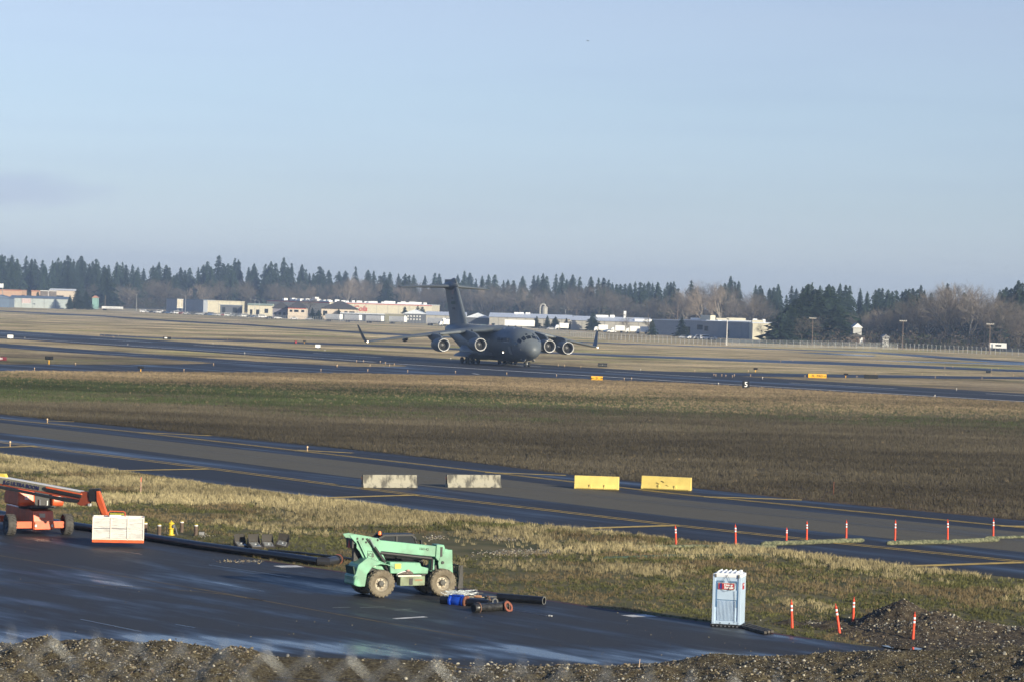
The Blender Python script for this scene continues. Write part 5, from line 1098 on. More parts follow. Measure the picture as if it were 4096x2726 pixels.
# boom tower: two plates
tower = [(-3.02,2.64),(-2.95,2.55),(-2.62,2.28),(-2.62,2.10),(-2.45,1.95),(-2.0,1.35),(-1.2,1.1),(-.76,.98),(-.85,1.12),(-1.32,2.1),(-1.22,2.20),(-1.26,2.34),(-1.40,2.50),(-2.7,2.68)]
for y0, y1 in ((-.50,-.44), (.20,.26)): MB().prism(tower, y0, y1).build('boom_tower_plate', M_GREEN, th, bevel=.012)
MB().prism([(-2.55,2.40),(-2.48,2.42),(-1.75,1.28),(-1.82,1.24)], -.545, -.502).build('tower_rib', M_BLACK, th); MB().prism([(-2.12,2.50),(-2.04,2.52),(-.72,1.0),(-.80,.96)], -.56, -.502).build('tower_rib', M_BLACK, th)
MB().prism([(-2.60,2.42),(-2.53,2.44),(-1.80,1.30),(-1.84,1.24)], -.60, -.547).build('tower_edge', M_GREEN, th)
MB().box((-2.78,-.12,2.28), (.12,.60,.42)).build('rear_lamp_box', M_BLACK, th, bevel=.02)
MB().prism([(-.27,2.08),(.0,2.08),(-.135,2.44)], -2.86, -2.845, 'x').build('warning_triangle', mat('triangle_red', (.55,.05,.03), .5), th)
MB().prism([(-2.6,1.5),(-2.0,1.6),(-1.95,2.2),(-2.6,2.3)], -.2, .0).build('lift_linkage', M_BLACK, th)
MB().tube([(-1.98,-.62,2.50),(-1.62,-.62,2.02)], .035, 8).build('cylinder_rod', M_STEEL, th); MB().tube([(-1.68,-.62,2.12),(-1.15,-.62,1.48)], .075, 10).build('lift_cylinder', M_BLACK, th, True); MB().tube([(-1.3,-.62,1.62),(-.98,-.60,1.10)], .05, 8).build('hose_bundle', M_BLACK, th)
for x, z in ((-2.6,2.5),(-2.28,2.48),(-2.1,2.34),(-1.45,2.43),(-1.4,1.75)): MB().lathe([(0,.05),(.04,.045),(.04,.01)], (x,-.5,z), (0,-1,0), 10).build('pivot_pin', M_BLACK, th)
# boom
bq = R(-4.6)
MB().prism([(-2.75,2.28),(-1.25,1.93),(1.30,1.66),(1.32,2.12),(-1.2,2.40),(-2.7,2.52)], -.40, -.04).build('boom', M_GREEN, th, bevel=.02)
MB().tube([(-1.3,-.45,1.88),(1.05,-.45,1.60)], .085, 12).build('extend_cylinder', M_BLACK, th, True)
MB().prism([(1.28,2.20),(1.62,2.18),(1.68,2.02),(1.62,1.95),(1.66,1.55),(1.40,1.46),(1.25,1.62)], -.46, .02).build('boom_head', M_GREEN, th, bevel=.02)
MB().box((1.50,-.47,1.88), (.10,.02,.42)).build('head_slot', M_BLACK, th)
headp = [(1.62,1.98),(2.0,1.96),(2.04,1.2),(2.10,.62),(2.0,.60),(1.88,.90),(1.62,1.10),(1.40,1.16),(1.36,1.40),(1.44,1.62),(1.60,1.80)]
for y0, y1 in ((-.48,-.42), (-.02,.04)): MB().prism(headp, y0, y1).build('head_plate', M_GREEN, th, bevel=.015)
MB().box((1.72,-.22,1.35), (.5,.38,.8)).build('head_core', M_BLACK, th)
MB().lathe([(0,.07),(.05,.06)], (1.56,-.48,1.42), (0,-1,0), 12).build('pivot_pin', M_BLACK, th)
MB().tube([(1.08,-.5,1.60),(1.05,-.5,1.1)], .06, 8).build('tilt_cylinder', M_BLACK, th); MB().box((1.10,-.36,1.30), (.20,.22,.50)).build('cylinder_housing', M_GREEN, th, bevel=.02)
MB().prism([(1.0,.95),(1.3,1.3),(1.75,1.25),(2.0,.8)], -.35, .35).build('front_frame', M_BLACK, th)
# carriage and forks
M_FORK = mat('fork_black', (.045,.043,.04), .6, var=.5, scale=6)
cg = MB().box((2.28,0,.62), (.08,1.30,.10)).build('carriage_bar', M_FORK, th); MB().box((2.28,0,.98), (.08,1.30,.08)).build('carriage_bar', M_FORK, th); MB().box((2.26,0,1.28), (.06,1.34,.06)).build('backrest_top', M_FORK, th)
for i in range(9): MB().box((2.26, -.64 + .16*i, 1.02), (.04,.04,.5)).build('backrest_bar', M_FORK, th)
for y in (-.45,.45):
    MB().prism([(2.32,.10),(2.38,.06),(3.5,.05),(3.5,.08),(2.42,.13),(2.40,1.05),(2.32,1.05)], y-.06, y+.06).build('fork', M_FORK, th)
for y in (-.66,.66): MB().prism([(2.2,.3),(2.45,.3),(2.42,1.3),(2.3,1.3)], y-.03, y+.03).build('carriage_side', M_FORK, th)
# cab on the far side
cabm = M_BLACK; cab = MB().prism([(-1.0,.95),(.95,.95),(1.0,1.35),(.62,2.42),(.50,2.52),(-.75,2.52),(-1.0,2.40)], .34, .98).build('cab', mat('cab_glass', (.03,.035,.04), .1, spec=.7), th, bevel=.02)
fr = MB()
for y in (.33,.99):
    for a_, b_ in (((-1.0,.95),(-1.0,2.42)),((-1.0,2.42),(-.75,2.54)),((-.75,2.54),(.5,2.54)),((.5,2.54),(.64,2.42)),((.64,2.42),(1.02,1.35)),((1.02,1.35),(.95,.95)),((-.2,.95),(-.2,2.5))): fr.bar((a_[0],y,a_[1]), (b_[0],y,b_[1]), .07)
fr.build('cab_frame', M_BLACK, cab); MB().box((-.12,.66,2.56), (1.5,.72,.06)).build('cab_roof', M_BLACK, cab, bevel=.02)
MB().box((.05,.32,1.30), (.30,.01,.16)).build('papers', W_WHITE, cab); MB().box((-.2,.65,1.5), (.5,.45,.12)).build('seat', M_BLACK, cab); MB().tube([(.45,.6,1.35),(.62,.6,1.75)], .02, 6).build('control_lever', M_BLACK, cab)
bc = MB().lathe([(0,.06),(.03,.06),(.13,.055),(.16,.03)], (-.92,.45,2.56), (0,0,1), 12).build('beacon', mat('beacon_orange', (.9,.18,.03), .3, emit=(1,.2,.05), estr=.6), th, True)
MB().bar((.66,.3,2.35), (.8,.15,2.3), .03).build('mirror_arm', M_BLACK, th); MB().box((.82,.12,2.22), (.04,.16,.24)).build('mirror', M_BLACK, th)
Rx = Matrix.Rotation(PI/2, 3, 'X')
def th_text(s, nm, x, z, size, m_, y, a=0.0, **k): return text(s, nm, m_, th, (x, y, z), (Matrix.Rotation(-a, 3, 'Y') @ Rx), size, .003, **k)
th_text('160142', 'fleet_number', .72, 2.0, .15, M_BLACK, -.405, R(-6), bold=.002)
MB().prism([(-2.02,1.98),(-1.70,1.94),(-1.64,1.72),(-1.90,1.60),(-1.98,1.66)], -.507, -.5).build('badge', M_BLACK, th); MB().prism([(-2.0,1.96),(-1.72,1.92),(-1.665,1.73),(-1.89,1.625),(-1.96,1.68)], -.511, -.507).build('badge_face', M_GREEN, th)
th_text('JCB', 'badge_lettering', -1.83, 1.79, .19, M_BLACK, -.514, R(-5), sx=1.0, bold=.006)
MB().box((-1.68,-.506,1.46), (.31,.012,.31)).build('white_sticker', W_WHITE, th)
th_text('DG+S', 'sticker_lettering', -1.68, 1.55, .11, M_BLACK, -.514, 0, bold=.002)
MB().lathe([(0,.055),(.005,.055)], (-1.68,-.512,1.40), (0,-1,0), 14).build('sticker_emblem', mat('emblem_blue', (.10,.12,.35), .5), th)

# the rear overhang is short: draw everything behind the rear axle in a little
for ch in list(th.children):
    if ch.location.length > .01:
        if ch.name.startswith('wheel'): continue
        if ch.location.x < -1.4: ch.location.x = -1.4 + (ch.location.x + 1.4)*.80
    elif ch.type == 'MESH':
        for v in ch.data.vertices:
            if v.co.x < -1.4: v.co.x = -1.4 + (v.co.x + 1.4)*.80

# ================================================================ boom lift at the left
M_ORG = mat('orange_paint', (.72,.13,.035), .40, var=.2, scale=2.5, coat=.15, col2=(.55,.095,.03)); M_BEIGE = mat('shaded_boom_beige', (.20,.19,.145), .5, var=.15, scale=2); M_BTYRE = mat('grey_rubber', (.085,.08,.072), .85, var=.4, scale=6)  # boom beige is darkened to paint in its shaded side
q0 = G(163, 2139); LA = R(-27)       # machine front looks at the camera, slightly to its right
bl = thing('boom_lift', 'orange boom lift with lowered boom and white basket at the left edge', 'boom lift', (q0.x, q0.y + .25, .022), math.atan2(-math.cos(LA), -math.sin(LA)))
bl.location = (q0.x, q0.y, .022)
# local: +x = front (towards camera), +y = machine's left = picture right
for x, y, f in ((0,-1.60,-1),(0,1.34,1),(-3.9,-1.60,-1),(-3.9,1.34,1)):
    tyre(bl, (x, y, .53), .53, .42, mat('lift_rim', (.10,.12,.14), .5), 18, M_BTYRE, yface=f, rotz=0)
fb = MB().prism([(.30,.28),(.42,.30),(.40,.72),(.26,1.22),(-.2,1.26),(-4.3,1.22),(-4.3,.35)], -.52, .52).build('chassis', M_ORG, bl, bevel=.03)
MB().box((.415,0,.74), (.02,1.02,.015)).build('chassis_seam', mat('seam_pale', (.7,.4,.3), .5), bl)
MB().box((.335,-.06,1.0), (.015,.30,.20), Matrix.Rotation(R(-15), 3, 'Y')).build('data_plate', mat('plate_tan', (.55,.42,.26), .5), bl)
for sy in (-1,1):
    MB().box((.12,sy*.92 - .06,.53), (.32,.86,.34)).build('axle_beam', M_ORG, bl, bevel=.02)
    MB().box((-3.9,sy*.82,.53), (.32,.66,.34)).build('axle_beam', M_ORG, bl, bevel=.02)
    MB().box((.42,sy*.44,.50), (.10,.06,.38)).build('steer_bracket', M_ORG, bl); MB().box((.46,sy*.42,.50), (.06,.10,.12)).build('steer_pin', M_LIP, bl)
MB().lathe([(0,.75),(.14,.75)], (-1.3,0,1.24), (0,0,1), 24).build('slew_ring', M_BLACK, bl)
MB().box((-1.3,0,1.42), (3.0,1.3,.10)).build('turntable', M_BLACK, bl)
# hoods of the turntable
MB().prism([(-.9,1.42),(-.25,1.42),(-.10,1.62),(-.18,2.15),(-.45,2.42),(-2.2,2.40),(-2.6,1.9),(-2.6,1.42)], -1.15, -.30).build('left_hood', M_ORG, bl, bevel=.08)
MB().prism([(-.9,1.42),(-.05,1.42),(.05,1.60),(.0,1.95),(-.3,2.15),(-2.0,2.15),(-2.3,1.42)], .55, 1.15).build('right_hood', M_ORG, bl, bevel=.08)
for yy, xx in ((-.75,-.12),(.85,.02)):
    for zz in (1.80,1.90): MB().box((xx+.03,yy,zz), (.01,.20,.06)).build('hood_label', W_WHITE, bl)
MB().box((-1.2,.1,1.9), (1.9,.75,.95)).build('engine_bay', M_BLACK, bl)
MB().lathe([(0,.05),(.28,.05)], (-.15,-.05,1.48), (0,0,1), 8).build('standpipe', M_STEEL, bl); MB().box((-.2,.35,1.55), (.05,.05,.3)).build('bracket', M_LIP, bl)
# boom, drawn in world coordinates and brought into the machine's frame
iw = Matrix.Translation(bl.location) @ Matrix.Rotation(bl.rotation_euler[2], 4, 'Z'); iw = iw.inverted()
def boomz(zx, zy, d): return D(zx*.2547, 1860 + zy*.2547, d)
def WB(mb): mb.v = [tuple(iw @ Vector(v)) for v in mb.v]; return mb
def boom_piece(name, pts, d0, d1, th_, m_, bevel=.01, off=0.0):
    """side outline (read off the side view) at distance d0 (left end) .. d1 (right end), thickness th_"""
    xs_ = [p[0] for p in pts]; a0, a1 = min(xs_), max(xs_); F = []; Bk = []
    for p in pts:
        d = np.interp(p[0], [-200, 2250], [d0, d1]) + off; F.append(boomz(p[0], p[1], d)); bb = boomz(p[0], p[1], d); Bk.append(bb + Vector((.06, th_, 0)))
    n = len(pts); mb = MB(); mb.add(F + Bk, [tuple(range(n)), tuple(range(2*n-1, n-1, -1))] + [(i, n+i, n+(i+1)%n, (i+1)%n) for i in range(n)])
    return WB(mb).build(name, m_, bl, bevel=bevel)
dL, dR = 140.6, 137.6
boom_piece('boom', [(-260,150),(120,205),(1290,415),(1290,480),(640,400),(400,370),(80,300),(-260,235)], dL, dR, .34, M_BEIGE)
boom_piece('boom_highlight_strip', [(-260,135),(120,190),(1290,402),(1290,417),(120,207),(-260,152)], dL, dR, .34, mat('boom_top_highlight', (.62,.62,.62), .35), 0, -.01)  # pale strip paints the bright highlight along the boom's top
boom_piece('boom_band', [(-260,236),(80,302),(640,402),(1290,480),(1290,545),(700,440),(-260,262)], dL, dR, .32, mat('shade_darkened_orange', (.24,.05,.022), .55), .01, .01)  # band orange darkened to paint in the boom's shade
boom_piece('lower_boom', [(-260,278),(250,375),(700,462),(1290,548),(1200,590),(1000,565),(300,420),(-260,320)], dL, dR, .28, M_BLACK, .01, .03)
boom_piece('hose_track', [(680,335),(1270,455),(1265,505),(760,405),(680,370)], dL, dR, .08, M_BLACK, .005, -.09)
boom_piece('track_stripe', [(720,330),(1270,440),(1270,457),(720,350)], dL, dR, .04, M_ORG, 0, -.10)
boom_piece('yellow_cap', [(-260,110),(70,130),(100,190),(-260,140)], dL, dR, .30, mat('cap_yellow', (.75,.58,.10), .5), .02, .0)
boom_piece('boom_end', [(1270,405),(1400,415),(1410,560),(1380,630),(1260,630),(1200,600),(1240,560)], dL, dR, .40, MATS['shade_darkened_orange'], .02, -.03)  # same shade-darkened orange as the band
boom_piece('knuckle', [(1390,370),(1555,362),(1560,440),(1500,570),(1400,560),(1385,470)], dL, dR, .40, M_BLACK, .02, -.10)
boom_piece('jib', [(1510,400),(1550,400),(1680,770),(1640,795),(1600,770),(1515,560)], dL, dR, .16, M_ORG, .02, -.16)
boom_piece('jib_rear', [(1500,520),(1530,540),(1640,790),(1590,790),(1500,560)], dL, dR, .12, M_ORG, .01, .10)
boom_piece('tow_ring', [(1380,595),(1415,595),(1415,635),(1380,635)], dL, dR, .05, M_LIP, 0, -.14)
bt = boomz(335, 308, np.interp(335, [-200,2250], [dL,dR]) - .02); bt2 = boomz(140, 275, np.interp(140, [-200,2250],[dL,dR]) - .02)
bd = (boomz(1290,415,np.interp(1290,[-200,2250],[dL,dR])) - boomz(120,205,np.interp(120,[-200,2250],[dL,dR]))).normalized(); bn = Vector((0,-1,0)); bn = (bn - bd*bn.dot(bd)).normalized(); bu = bn.cross(bd)
M3 = (iw.to_3x3() @ Matrix((bd, bu, bn)).transposed())
text('JLG ULTRA BOOM', 'boom_lettering', mat('lettering_navy', (.02,.02,.07), .5), bl, iw @ (bt + bn*.02), M3, .25, .004, bold=.008)
# basket
bk0 = D(1450*.2547 - 0, 1860+1185*.2547, 136.2); bW = 2.50; bz0 = .30
bkx = (370+575)/2; kc = D(bkx, 2150, 136.4)
def kbuild(mb, name, m_, parent=None, **k):
    rz = Matrix.Translation((kc.x, kc.y, 0)) @ Matrix.Rotation(R(7), 4, 'Z'); mb.v = [tuple(iw @ (rz @ Vector(v))) for v in mb.v]; return mb.build(name, m_, parent or bl, **k)
bas = kbuild(MB().box((0,0,.36), (2.46,1.04,.19)), 'basket_floor', M_ORG, bevel=.02)
BM = mat('basket_white', (.86,.85,.82), .22, spec=.9, coat=.6, var=.45, scale=9, lo=.3, hi=.5, stretch=(.3,.3,3))
rails = MB()
for zz in (.44,1.47):
    for y in (-.5,.5): rails.bar((-1.2,y,zz), (1.2,y,zz), .05)
    for x in (-1.2,1.2): rails.bar((x,-.5,zz), (x,.5,zz), .05)
for x in (-1.2,-.35,.45,1.2):
    for y in (-.5,.5): rails.bar((x,y,.4), (x,y,1.48), .05)
kbuild(rails, 'basket_rails', mat('rail_pale', (.80,.70,.62), .35), bas)
for (x0, x1) in ((-1.17,-.38),(-.32,.42),(.48,1.17)):
    kbuild(MB().box(((x0+x1)/2,-.47,.70), (x1-x0,.02,.46)), 'mesh_panel', BM, bas); kbuild(MB().box(((x0+x1)/2,-.47,1.20), (x1-x0,.02,.46)), 'mesh_panel', BM, bas)
    sl = MB()
    for i in range(18): sl.box(((x0+x1)/2,-.485,.48+.054*i), (x1-x0-.02,.015,.020))
    kbuild(sl, 'mesh_wires', mat('mesh_wire_grey', (.30,.28,.26), .4), bas)
for y0, y1 in ((-.45,-.05),(.05,.45)):
    sl = MB()
    for i in range(18): sl.box((-1.2,(y0+y1)/2,.48+.054*i), (.02,y1-y0,.02))
    kbuild(sl, 'side_mesh', BM, bas)
kbuild(MB().box((0,.5,1.0), (2.4,.02,.9)), 'back_panel', BM, bas)
kbuild(MB().tube([(-.50,.2,1.48),(-.50,.2,1.66),(-.42,.2,1.72),(.22,.2,1.72),(.30,.2,1.66),(.30,.2,1.48)], .025, 8), 'control_guard', M_ORG, bas); kbuild(MB().tube([(-.42,.1,1.60),(.25,.1,1.60)], .02, 6), 'guard_bar', mat('bar_yellow', (.6,.6,.05), .5), bas)
kbuild(MB().box((-.15,.1,1.50), (.55,.25,.10)), 'control_box', W_WHITE, bas)
kbuild(MB().box((-.2,0,.27), (.6,.2,.05)), 'basket_mount', M_STEEL, bas)

# ================================================================ portable toilet
M_PT = mat('toilet_blue', (.45,.57,.71), .45, var=.08, scale=2, spec=.4); M_PTW = mat('toilet_roof_white', (.72,.75,.78), .4); M_PTD = mat('toilet_shadow_blue', (.10,.20,.36), .5)
g0 = G(2917, 2509); PA = R(-14)
pt = thing('portable_toilet', 'pale blue portable toilet with a red brand sign on the apron edge', 'toilet', (g0.x, g0.y + .55, .022), PA)
pt.scale = (1,1,.94); w, dpt, h = 1.10, 1.10, 2.16
MB().box((0,0,.07), (w+.12,dpt+.12,.10)).build('skid_base', M_BLACK, pt, bevel=.01)
for i in range(7): MB().box((-w/2+.06+i*w/7.0,-dpt/2-.07,.05), (.05,.04,.05)).build('skid_block', M_STEEL, pt)
MB().box((0,0,.12+h/2-.12), (w,dpt,h-.18)).build('cabin', M_PT, pt, bevel=.02)
fy = -dpt/2
for x in (-w/2+.05, w/2-.05): MB().box((x,fy-.015,.12+(h-.2)/2), (.11,.05,h-.2)).build('corner_post', M_PT, pt, bevel=.012)
for x in (-.405,.405): MB().box((x,fy-.012,1.35), (.05,.02,1.05)).build('groove', M_PTD, pt)
MB().box((0,fy-.012,1.33), (.76,.03,.40)).build('upper_panel', M_PT, pt, bevel=.01)
MB().box((0,fy-.004,1.115), (.78,.02,.025)).build('panel_lip', M_PTD, pt)
for i in range(14):
    MB().box((-.34+i*.0525,fy-.012,.68), (.028,.03,.82)).build('rib', M_PT, pt, bevel=.008)
MB().box((0,fy-.006,.19), (.98,.03,.13)).build('kick_plate', M_PT, pt, bevel=.01)
for x in (-.5,-.22,.14,.48): MB().box((x,fy-.03,.17), (.03,.02,.04)).build('bolt', M_BLACK, pt)
for x in (-.24,.24): 
    for k in range(3): MB().box((x,fy-.012,1.90-.03*k), (.30,.02,.014)).build('vent_slot', M_PTD, pt)
MB().box((0,0,h-.05), (w+.02,dpt+.02,.14)).build('roof_rim', M_PTW, pt, bevel=.02)
for i in range(5):
    x = -.36+i*.18; MB().prism([(x-.09,h),(x+.06,h),(x-.02,h+.13)], -dpt/2+.05, dpt/2-.05).build('roof_ridge', M_PTW, pt)
MB().prism([(-w/2,h),(w/2,h),(w/2-.15,h+.06),(-w/2+.15,h+.06)], -dpt/2, dpt/2).build('roof', M_PTW, pt)
MB().lathe([(0,.045),(.16,.045)], (.44,.1,h), (0,0,1), 12).build('vent_pipe', M_PTW, pt, True)
for x in (-.45,.45): MB().box((x,fy-.03,h-.06), (.07,.04,.14)).build('hinge_clip', mat('clip_grey', (.12,.12,.11), .5), pt)
sg = MB().box((-.02,fy-.03,1.68), (.62,.02,.25)).build('brand_sign', mat('sign_red', (.42,.03,.04), .5), pt); MB().box((-.02,fy-.027,1.68), (.64,.015,.27)).build('sign_border', mat('sign_cream', (.7,.6,.45), .5), pt)
MB().box((-.23,fy-.045,1.67), (.09,.012,.19)).build('emblem', mat('emblem_navy', (.04,.04,.25), .5), sg); MB().lathe([(0,.03),(.01,.03)], (-.23,fy-.045,1.775), (0,-1,0), 10).build('emblem_top', MATS['emblem_navy'], sg)
text('Honey', 'sign_lettering', W_WHITE, sg, (.06,fy-.045,1.735), (PI/2,0,0), .125, .003, bold=.007); text('Bucket', 'sign_lettering', W_WHITE, sg, (.075,fy-.045,1.63), (PI/2,0,0), .125, .003, bold=.007)
sd = MB().box((w/2+.015,-.1,1.68), (.02,.3,.25)).build('side_sign', MATS['sign_red'], pt); text('Ho', 'sign_lettering', W_WHITE, sd, (w/2+.03,-.1,1.73), (PI/2,0,PI/2), .11, .003, bold=.005)
wr = mat('dark_cord', (.03,.05,.07), .6)
for P_ in ([(.0,fy-.05,h-.02),(-.2,fy-.06,1.85),(-.2,fy-.06,1.55),(-.08,fy-.06,1.46),(.05,fy-.06,1.50),(.1,fy-.06,1.6)], [(.0,fy-.05,h),(.18,fy-.06,1.8),(.05,fy-.06,1.56),(.15,fy-.06,1.52),(.3,fy-.06,1.60),(.36,fy-.06,1.9)], [(.30,fy-.06,1.5),(.33,fy-.05,1.0),(.31,fy-.05,.4),(.36,fy-.06,.2)]):
    MB().tube(P_, .007, 5).build('cord', wr, pt)
# black timbers beside it
for i in range(3):
    a_ = G(2965 + i*14, 2511 - 0 - i*3); b_ = G(3062 + i*14, 2537 - i*2)
    bb = MB().bar(a_ + Vector((0,0,.09)), b_ + Vector((0,0,.09)), .11, .10).build('timber', mat('black_timber', (.03,.028,.025), .7, var=.5, scale=5, col2=(.12,.10,.08)), None, bevel=.008)
    tag(bb, ['black timber on the apron beside the toilet, nearest the camera', 'black timber on the apron beside the toilet, between the other two', 'black timber on the apron beside the toilet, farthest from the camera'][i], 'timber', 'black timbers beside the toilet')

# ================================================================ barriers on the taxiway
M_CONC = mat('stained_concrete', (.33,.31,.245), .85, var=.75, scale=2.6, bump=.8, bscale=18, col2=(.10,.095,.08), lo=.40, hi=.54, detail=10, stretch=(1,1,.45)); M_PLY = mat('yellow_plastic', (.74,.57,.16), .5, var=.18, scale=1.4, col2=(.60,.46,.13))
jer = [(-.30,0),(.30,0),(.30,.08),(.14,.33),(.09,.83),(-.09,.83),(-.14,.33),(-.30,.08)]
for X0, X1, Yb, lab in ((1452,1659,1951,'stained concrete barrier on the taxiway, left one of the concrete pair'),(1790,1994,1950,'stained concrete barrier standing on a pale pad, right one of the concrete pair')):
    a_ = G(X0, Yb); b_ = G(X1, Yb - 1); L_ = (b_-a_).length; e = thing('concrete_barrier', lab, 'barrier', ((a_+b_)/2 + Vector((0,.3,.03))), math.atan2(b_.y-a_.y, b_.x-a_.x) - R(6), 'concrete barriers on the taxiway')
    MB().prism(jer, -L_/2, L_/2, 'x').build('barrier_body', M_CONC, e, bevel=.015)
    for x in (-L_*.3, L_*.32): MB().box((x,-.2,.03), (.16,.25,.07)).build('foot_slot', M_BLACK, e)
    MB().box((-L_/2-.01,0,.45), (.02,.10,.45)).build('end_slot', M_BLACK, e); MB().tube([(-L_/2-.05,0,.5),(-L_/2-.05,0,.7)], .02, 6).build('pin_loop', M_RUST, e)
for X0, X1, Yb, tl, lab in ((2306,2467,1957,-4,'pale yellow plastic barrier on the taxiway, left one of the yellow pair'),(2576,2756,1959,-14,'yellow plastic barrier with scuff marks, right one of the yellow pair')):
    a_ = G(X0, Yb); b_ = G(X1, Yb); L_ = (b_-a_).length; e = thing('plastic_barrier', lab, 'barrier', ((a_+b_)/2 + Vector((0,.3,.03))), R(tl), 'yellow barriers on the taxiway')
    MB().prism([(-.28,0),(.28,0),(.28,.10),(.16,.32),(.12,.88),(-.12,.88),(-.16,.32),(-.28,.10)], -L_/2, L_/2, 'x').build('barrier_body', M_PLY, e, bevel=.03)
    for x in (-L_*.14, L_*.19): MB().prism([(x-.10,.05),(x+.10,.05),(x+.04,.32),(x-.04,.32)], -.30, -.14).build('fork_pocket', M_PLY, e, bevel=.01)
    MB().box((0,-.285,.05), (L_*.9,.02,.03)).build('base_seam', mat('dirty_seam', (.25,.2,.05), .7), e)
    MB().lathe([(0,.05),(.03,.05)], (L_*.1,0,.88), (0,0,1), 10).build('filler_cap', mat('cap_dark', (.3,.22,.05), .5), e)
    if tl == -14:
        for x, z in ((.1,.28),(-.55,.42),(-.2,.55)): MB().box((x,-.17,z), (.20,.10,.012), Matrix.Rotation(R(30), 3, 'Y')).build('scuff_mark', MATS['dirty_seam'], e)

# ================================================================ delineator posts
M_DEL = mat('delineator_orange', (.82,.085,.035), .45, var=.12, scale=6); M_DELW = mat('reflective_white', (.78,.78,.80), .35)
def delineator(label, Xb, Yb, Xt, Yt, grp, dy=0.0):
    g0 = G(Xb, Yb); tp = D(Xt, Yt, g0.y); L_ = (tp - g0).length
    e = thing('delineator_post', label, 'delineator', g0, 0, grp); e.rotation_mode = 'QUATERNION'; e.rotation_quaternion = (tp - g0).to_track_quat('Z', 'Y')
    s = L_/1.12
    MB().lathe([(0,.052),(.55*s,.048),(.92*s,.042),(.93*s,.050),(.96*s,.050),(.97*s,.03)], n=14).build('tube', M_DEL, e, True)
    hd = MB().lathe([(.97*s,.03),(1.0*s,.022)], n=10); hd.ball((0,0,1.04*s), .042, 10, (1,.5,1.1)); hd.build('handle', M_DEL, e, True)
    for z0, z1 in ((.88,.80),(.74,.66)): MB().lathe([(z1*s,.0515),(z0*s,.0500)], n=14).build('reflective_band', M_DELW, e, True)
    MB().box((.0,-.05,.12*s), (.05,.012,.14*s)).build('base_slot', mat('slot_dark_red', (.3,.03,.02), .6), e)
    return e
for i, (xb, yb, xt, yt, lab) in enumerate([(2705,2181,2701,2094,'orange post at the verge edge, leftmost of the taxiway row'),(2943,2177,2941,2089,'orange post on the grass edge, second from the left in the taxiway row'),(3146,2163,3147,2106,'shortest orange post, standing behind the left straw roll'),(3227,2158,3228,2078,'orange post behind the middle of the left straw roll'),(3385,2155,3386,2074,'orange post behind the right end of the left straw roll'),(3580,2163,3582,2072,'orange post behind the left end of the right straw roll'),(3791,2161,3791,2070,'orange post behind the middle of the right straw roll'),(3973,2149,3974,2067,'orange post where the two right straw rolls overlap, rightmost of the row')]):
    delineator(lab, xb, yb, xt, yt, 'orange posts along the straw rolls')
for xb, yb, xt, yt, lab in ((3169,2513,3165,2391,'upright orange post nearest the portable toilet'),(3359,2531,3341,2407,'orange post leaning left in front of the rubble'),(3412,2493,3416,2381,'orange post farthest back of the near group, by the small rubble heap'),(3651,2560,3660,2440,'faded red post in the mud in front of the gravel mound')):
    delineator(lab, xb, yb, xt, yt, 'orange posts near the gravel mound')

# ================================================================ straw rolls
M_WAT = mat('straw_roll', (.27,.27,.16), .95, var=.6, scale=7, bump=2, bscale=26, col2=(.055,.07,.04), detail=10)
def wattle(label, pix, r=.12, sink=0.0, m_=None):
    P_ = []
    for (a, b_), (c_, d_) in zip(pix[:-1], pix[1:]):
        for k in range(14): t = k/14; P_.append(G(a + (c_-a)*t, b_ + (d_-b_)*t))
    P_.append(G(*pix[-1])); P2 = [p + Vector((random.gauss(0,.02), random.gauss(0,.03), r*.85 - sink + random.gauss(0,.008))) for p in P_]
    rr = [r*random.uniform(.88,1.12) for _ in P2]; rr[0] *= .5; rr[-1] *= .5
    return tag(MB().tube(P2, rr, 14).build('straw_roll', m_ or M_WAT, None, True), label, 'straw roll', 'straw rolls across the taxiway')
wattle('straw roll across the taxiway edge, the left long one', [(3046,2182),(3228,2175),(3456,2167)], .135)
wattle('straw roll across the taxiway, the right long one', [(3544,2178),(3790,2173),(3997,2164)], .135)
wattle('straw roll leaving the picture at the right edge', [(3942,2154),(4096,2151),(4400,2146)], .09)
wattle('straw roll at the verge corner with a white tag, running into the grass', [(2560,2192),(2700,2188),(2940,2187),(3104,2189)], .10, .03)
mg = mat('green_netting', (.05,.085,.06), .9, var=.5, scale=9, bump=1, bscale=20)
wattle('dark green netted roll lying sunk in the grass behind the toilet', [(2415,2234),(2600,2226),(2800,2222),(3078,2220)], .08, .03, mg)
wattle('short dark green netted roll in the grass by the taxiway bar', [(2552,2196),(2620,2189),(2700,2185)], .07, .02, mg)

# ================================================================ pipes
M_PIPE = mat('black_plastic_pipe', (.012,.013,.016), .32, spec=.5, var=.3, scale=2); M_PIPED = mat('pipe_bore', (.008,.008,.008), .8)
def gpipe(name, label, cat, pts, r, m_=None, n=18, parent=None, grp=None):
    P_ = [p + Vector((0,0,r + .02)) for p in pts]; o = MB().tube(P_, r, n).build(name, m_ or M_PIPE, parent, True)
    if label: tag(o, label, cat, grp)
    return o
def gp(*pix): return [G(*p) for p in pix]
lp = thing('long_pipe', 'long black plastic pipe along the apron edge with an elbow at its right end', 'pipe', (0,0,0))
gpipe('pipe_run', None, None, gp((-300,2015),(0,2068),(300,2116),(480,2144),(620,2167),(800,2196),(1000,2224),(1150,2243),(1276,2262)), .185, parent=lp)
ev = gp((1272,2262),(1310,2264),(1335,2259),(1356,2252)); MB().tube([p + Vector((0,0,.22)) for p in ev], [.20,.205,.205,.205], 20).build('elbow', mat('grey_black_fitting', (.03,.03,.032), .3), lp, True)
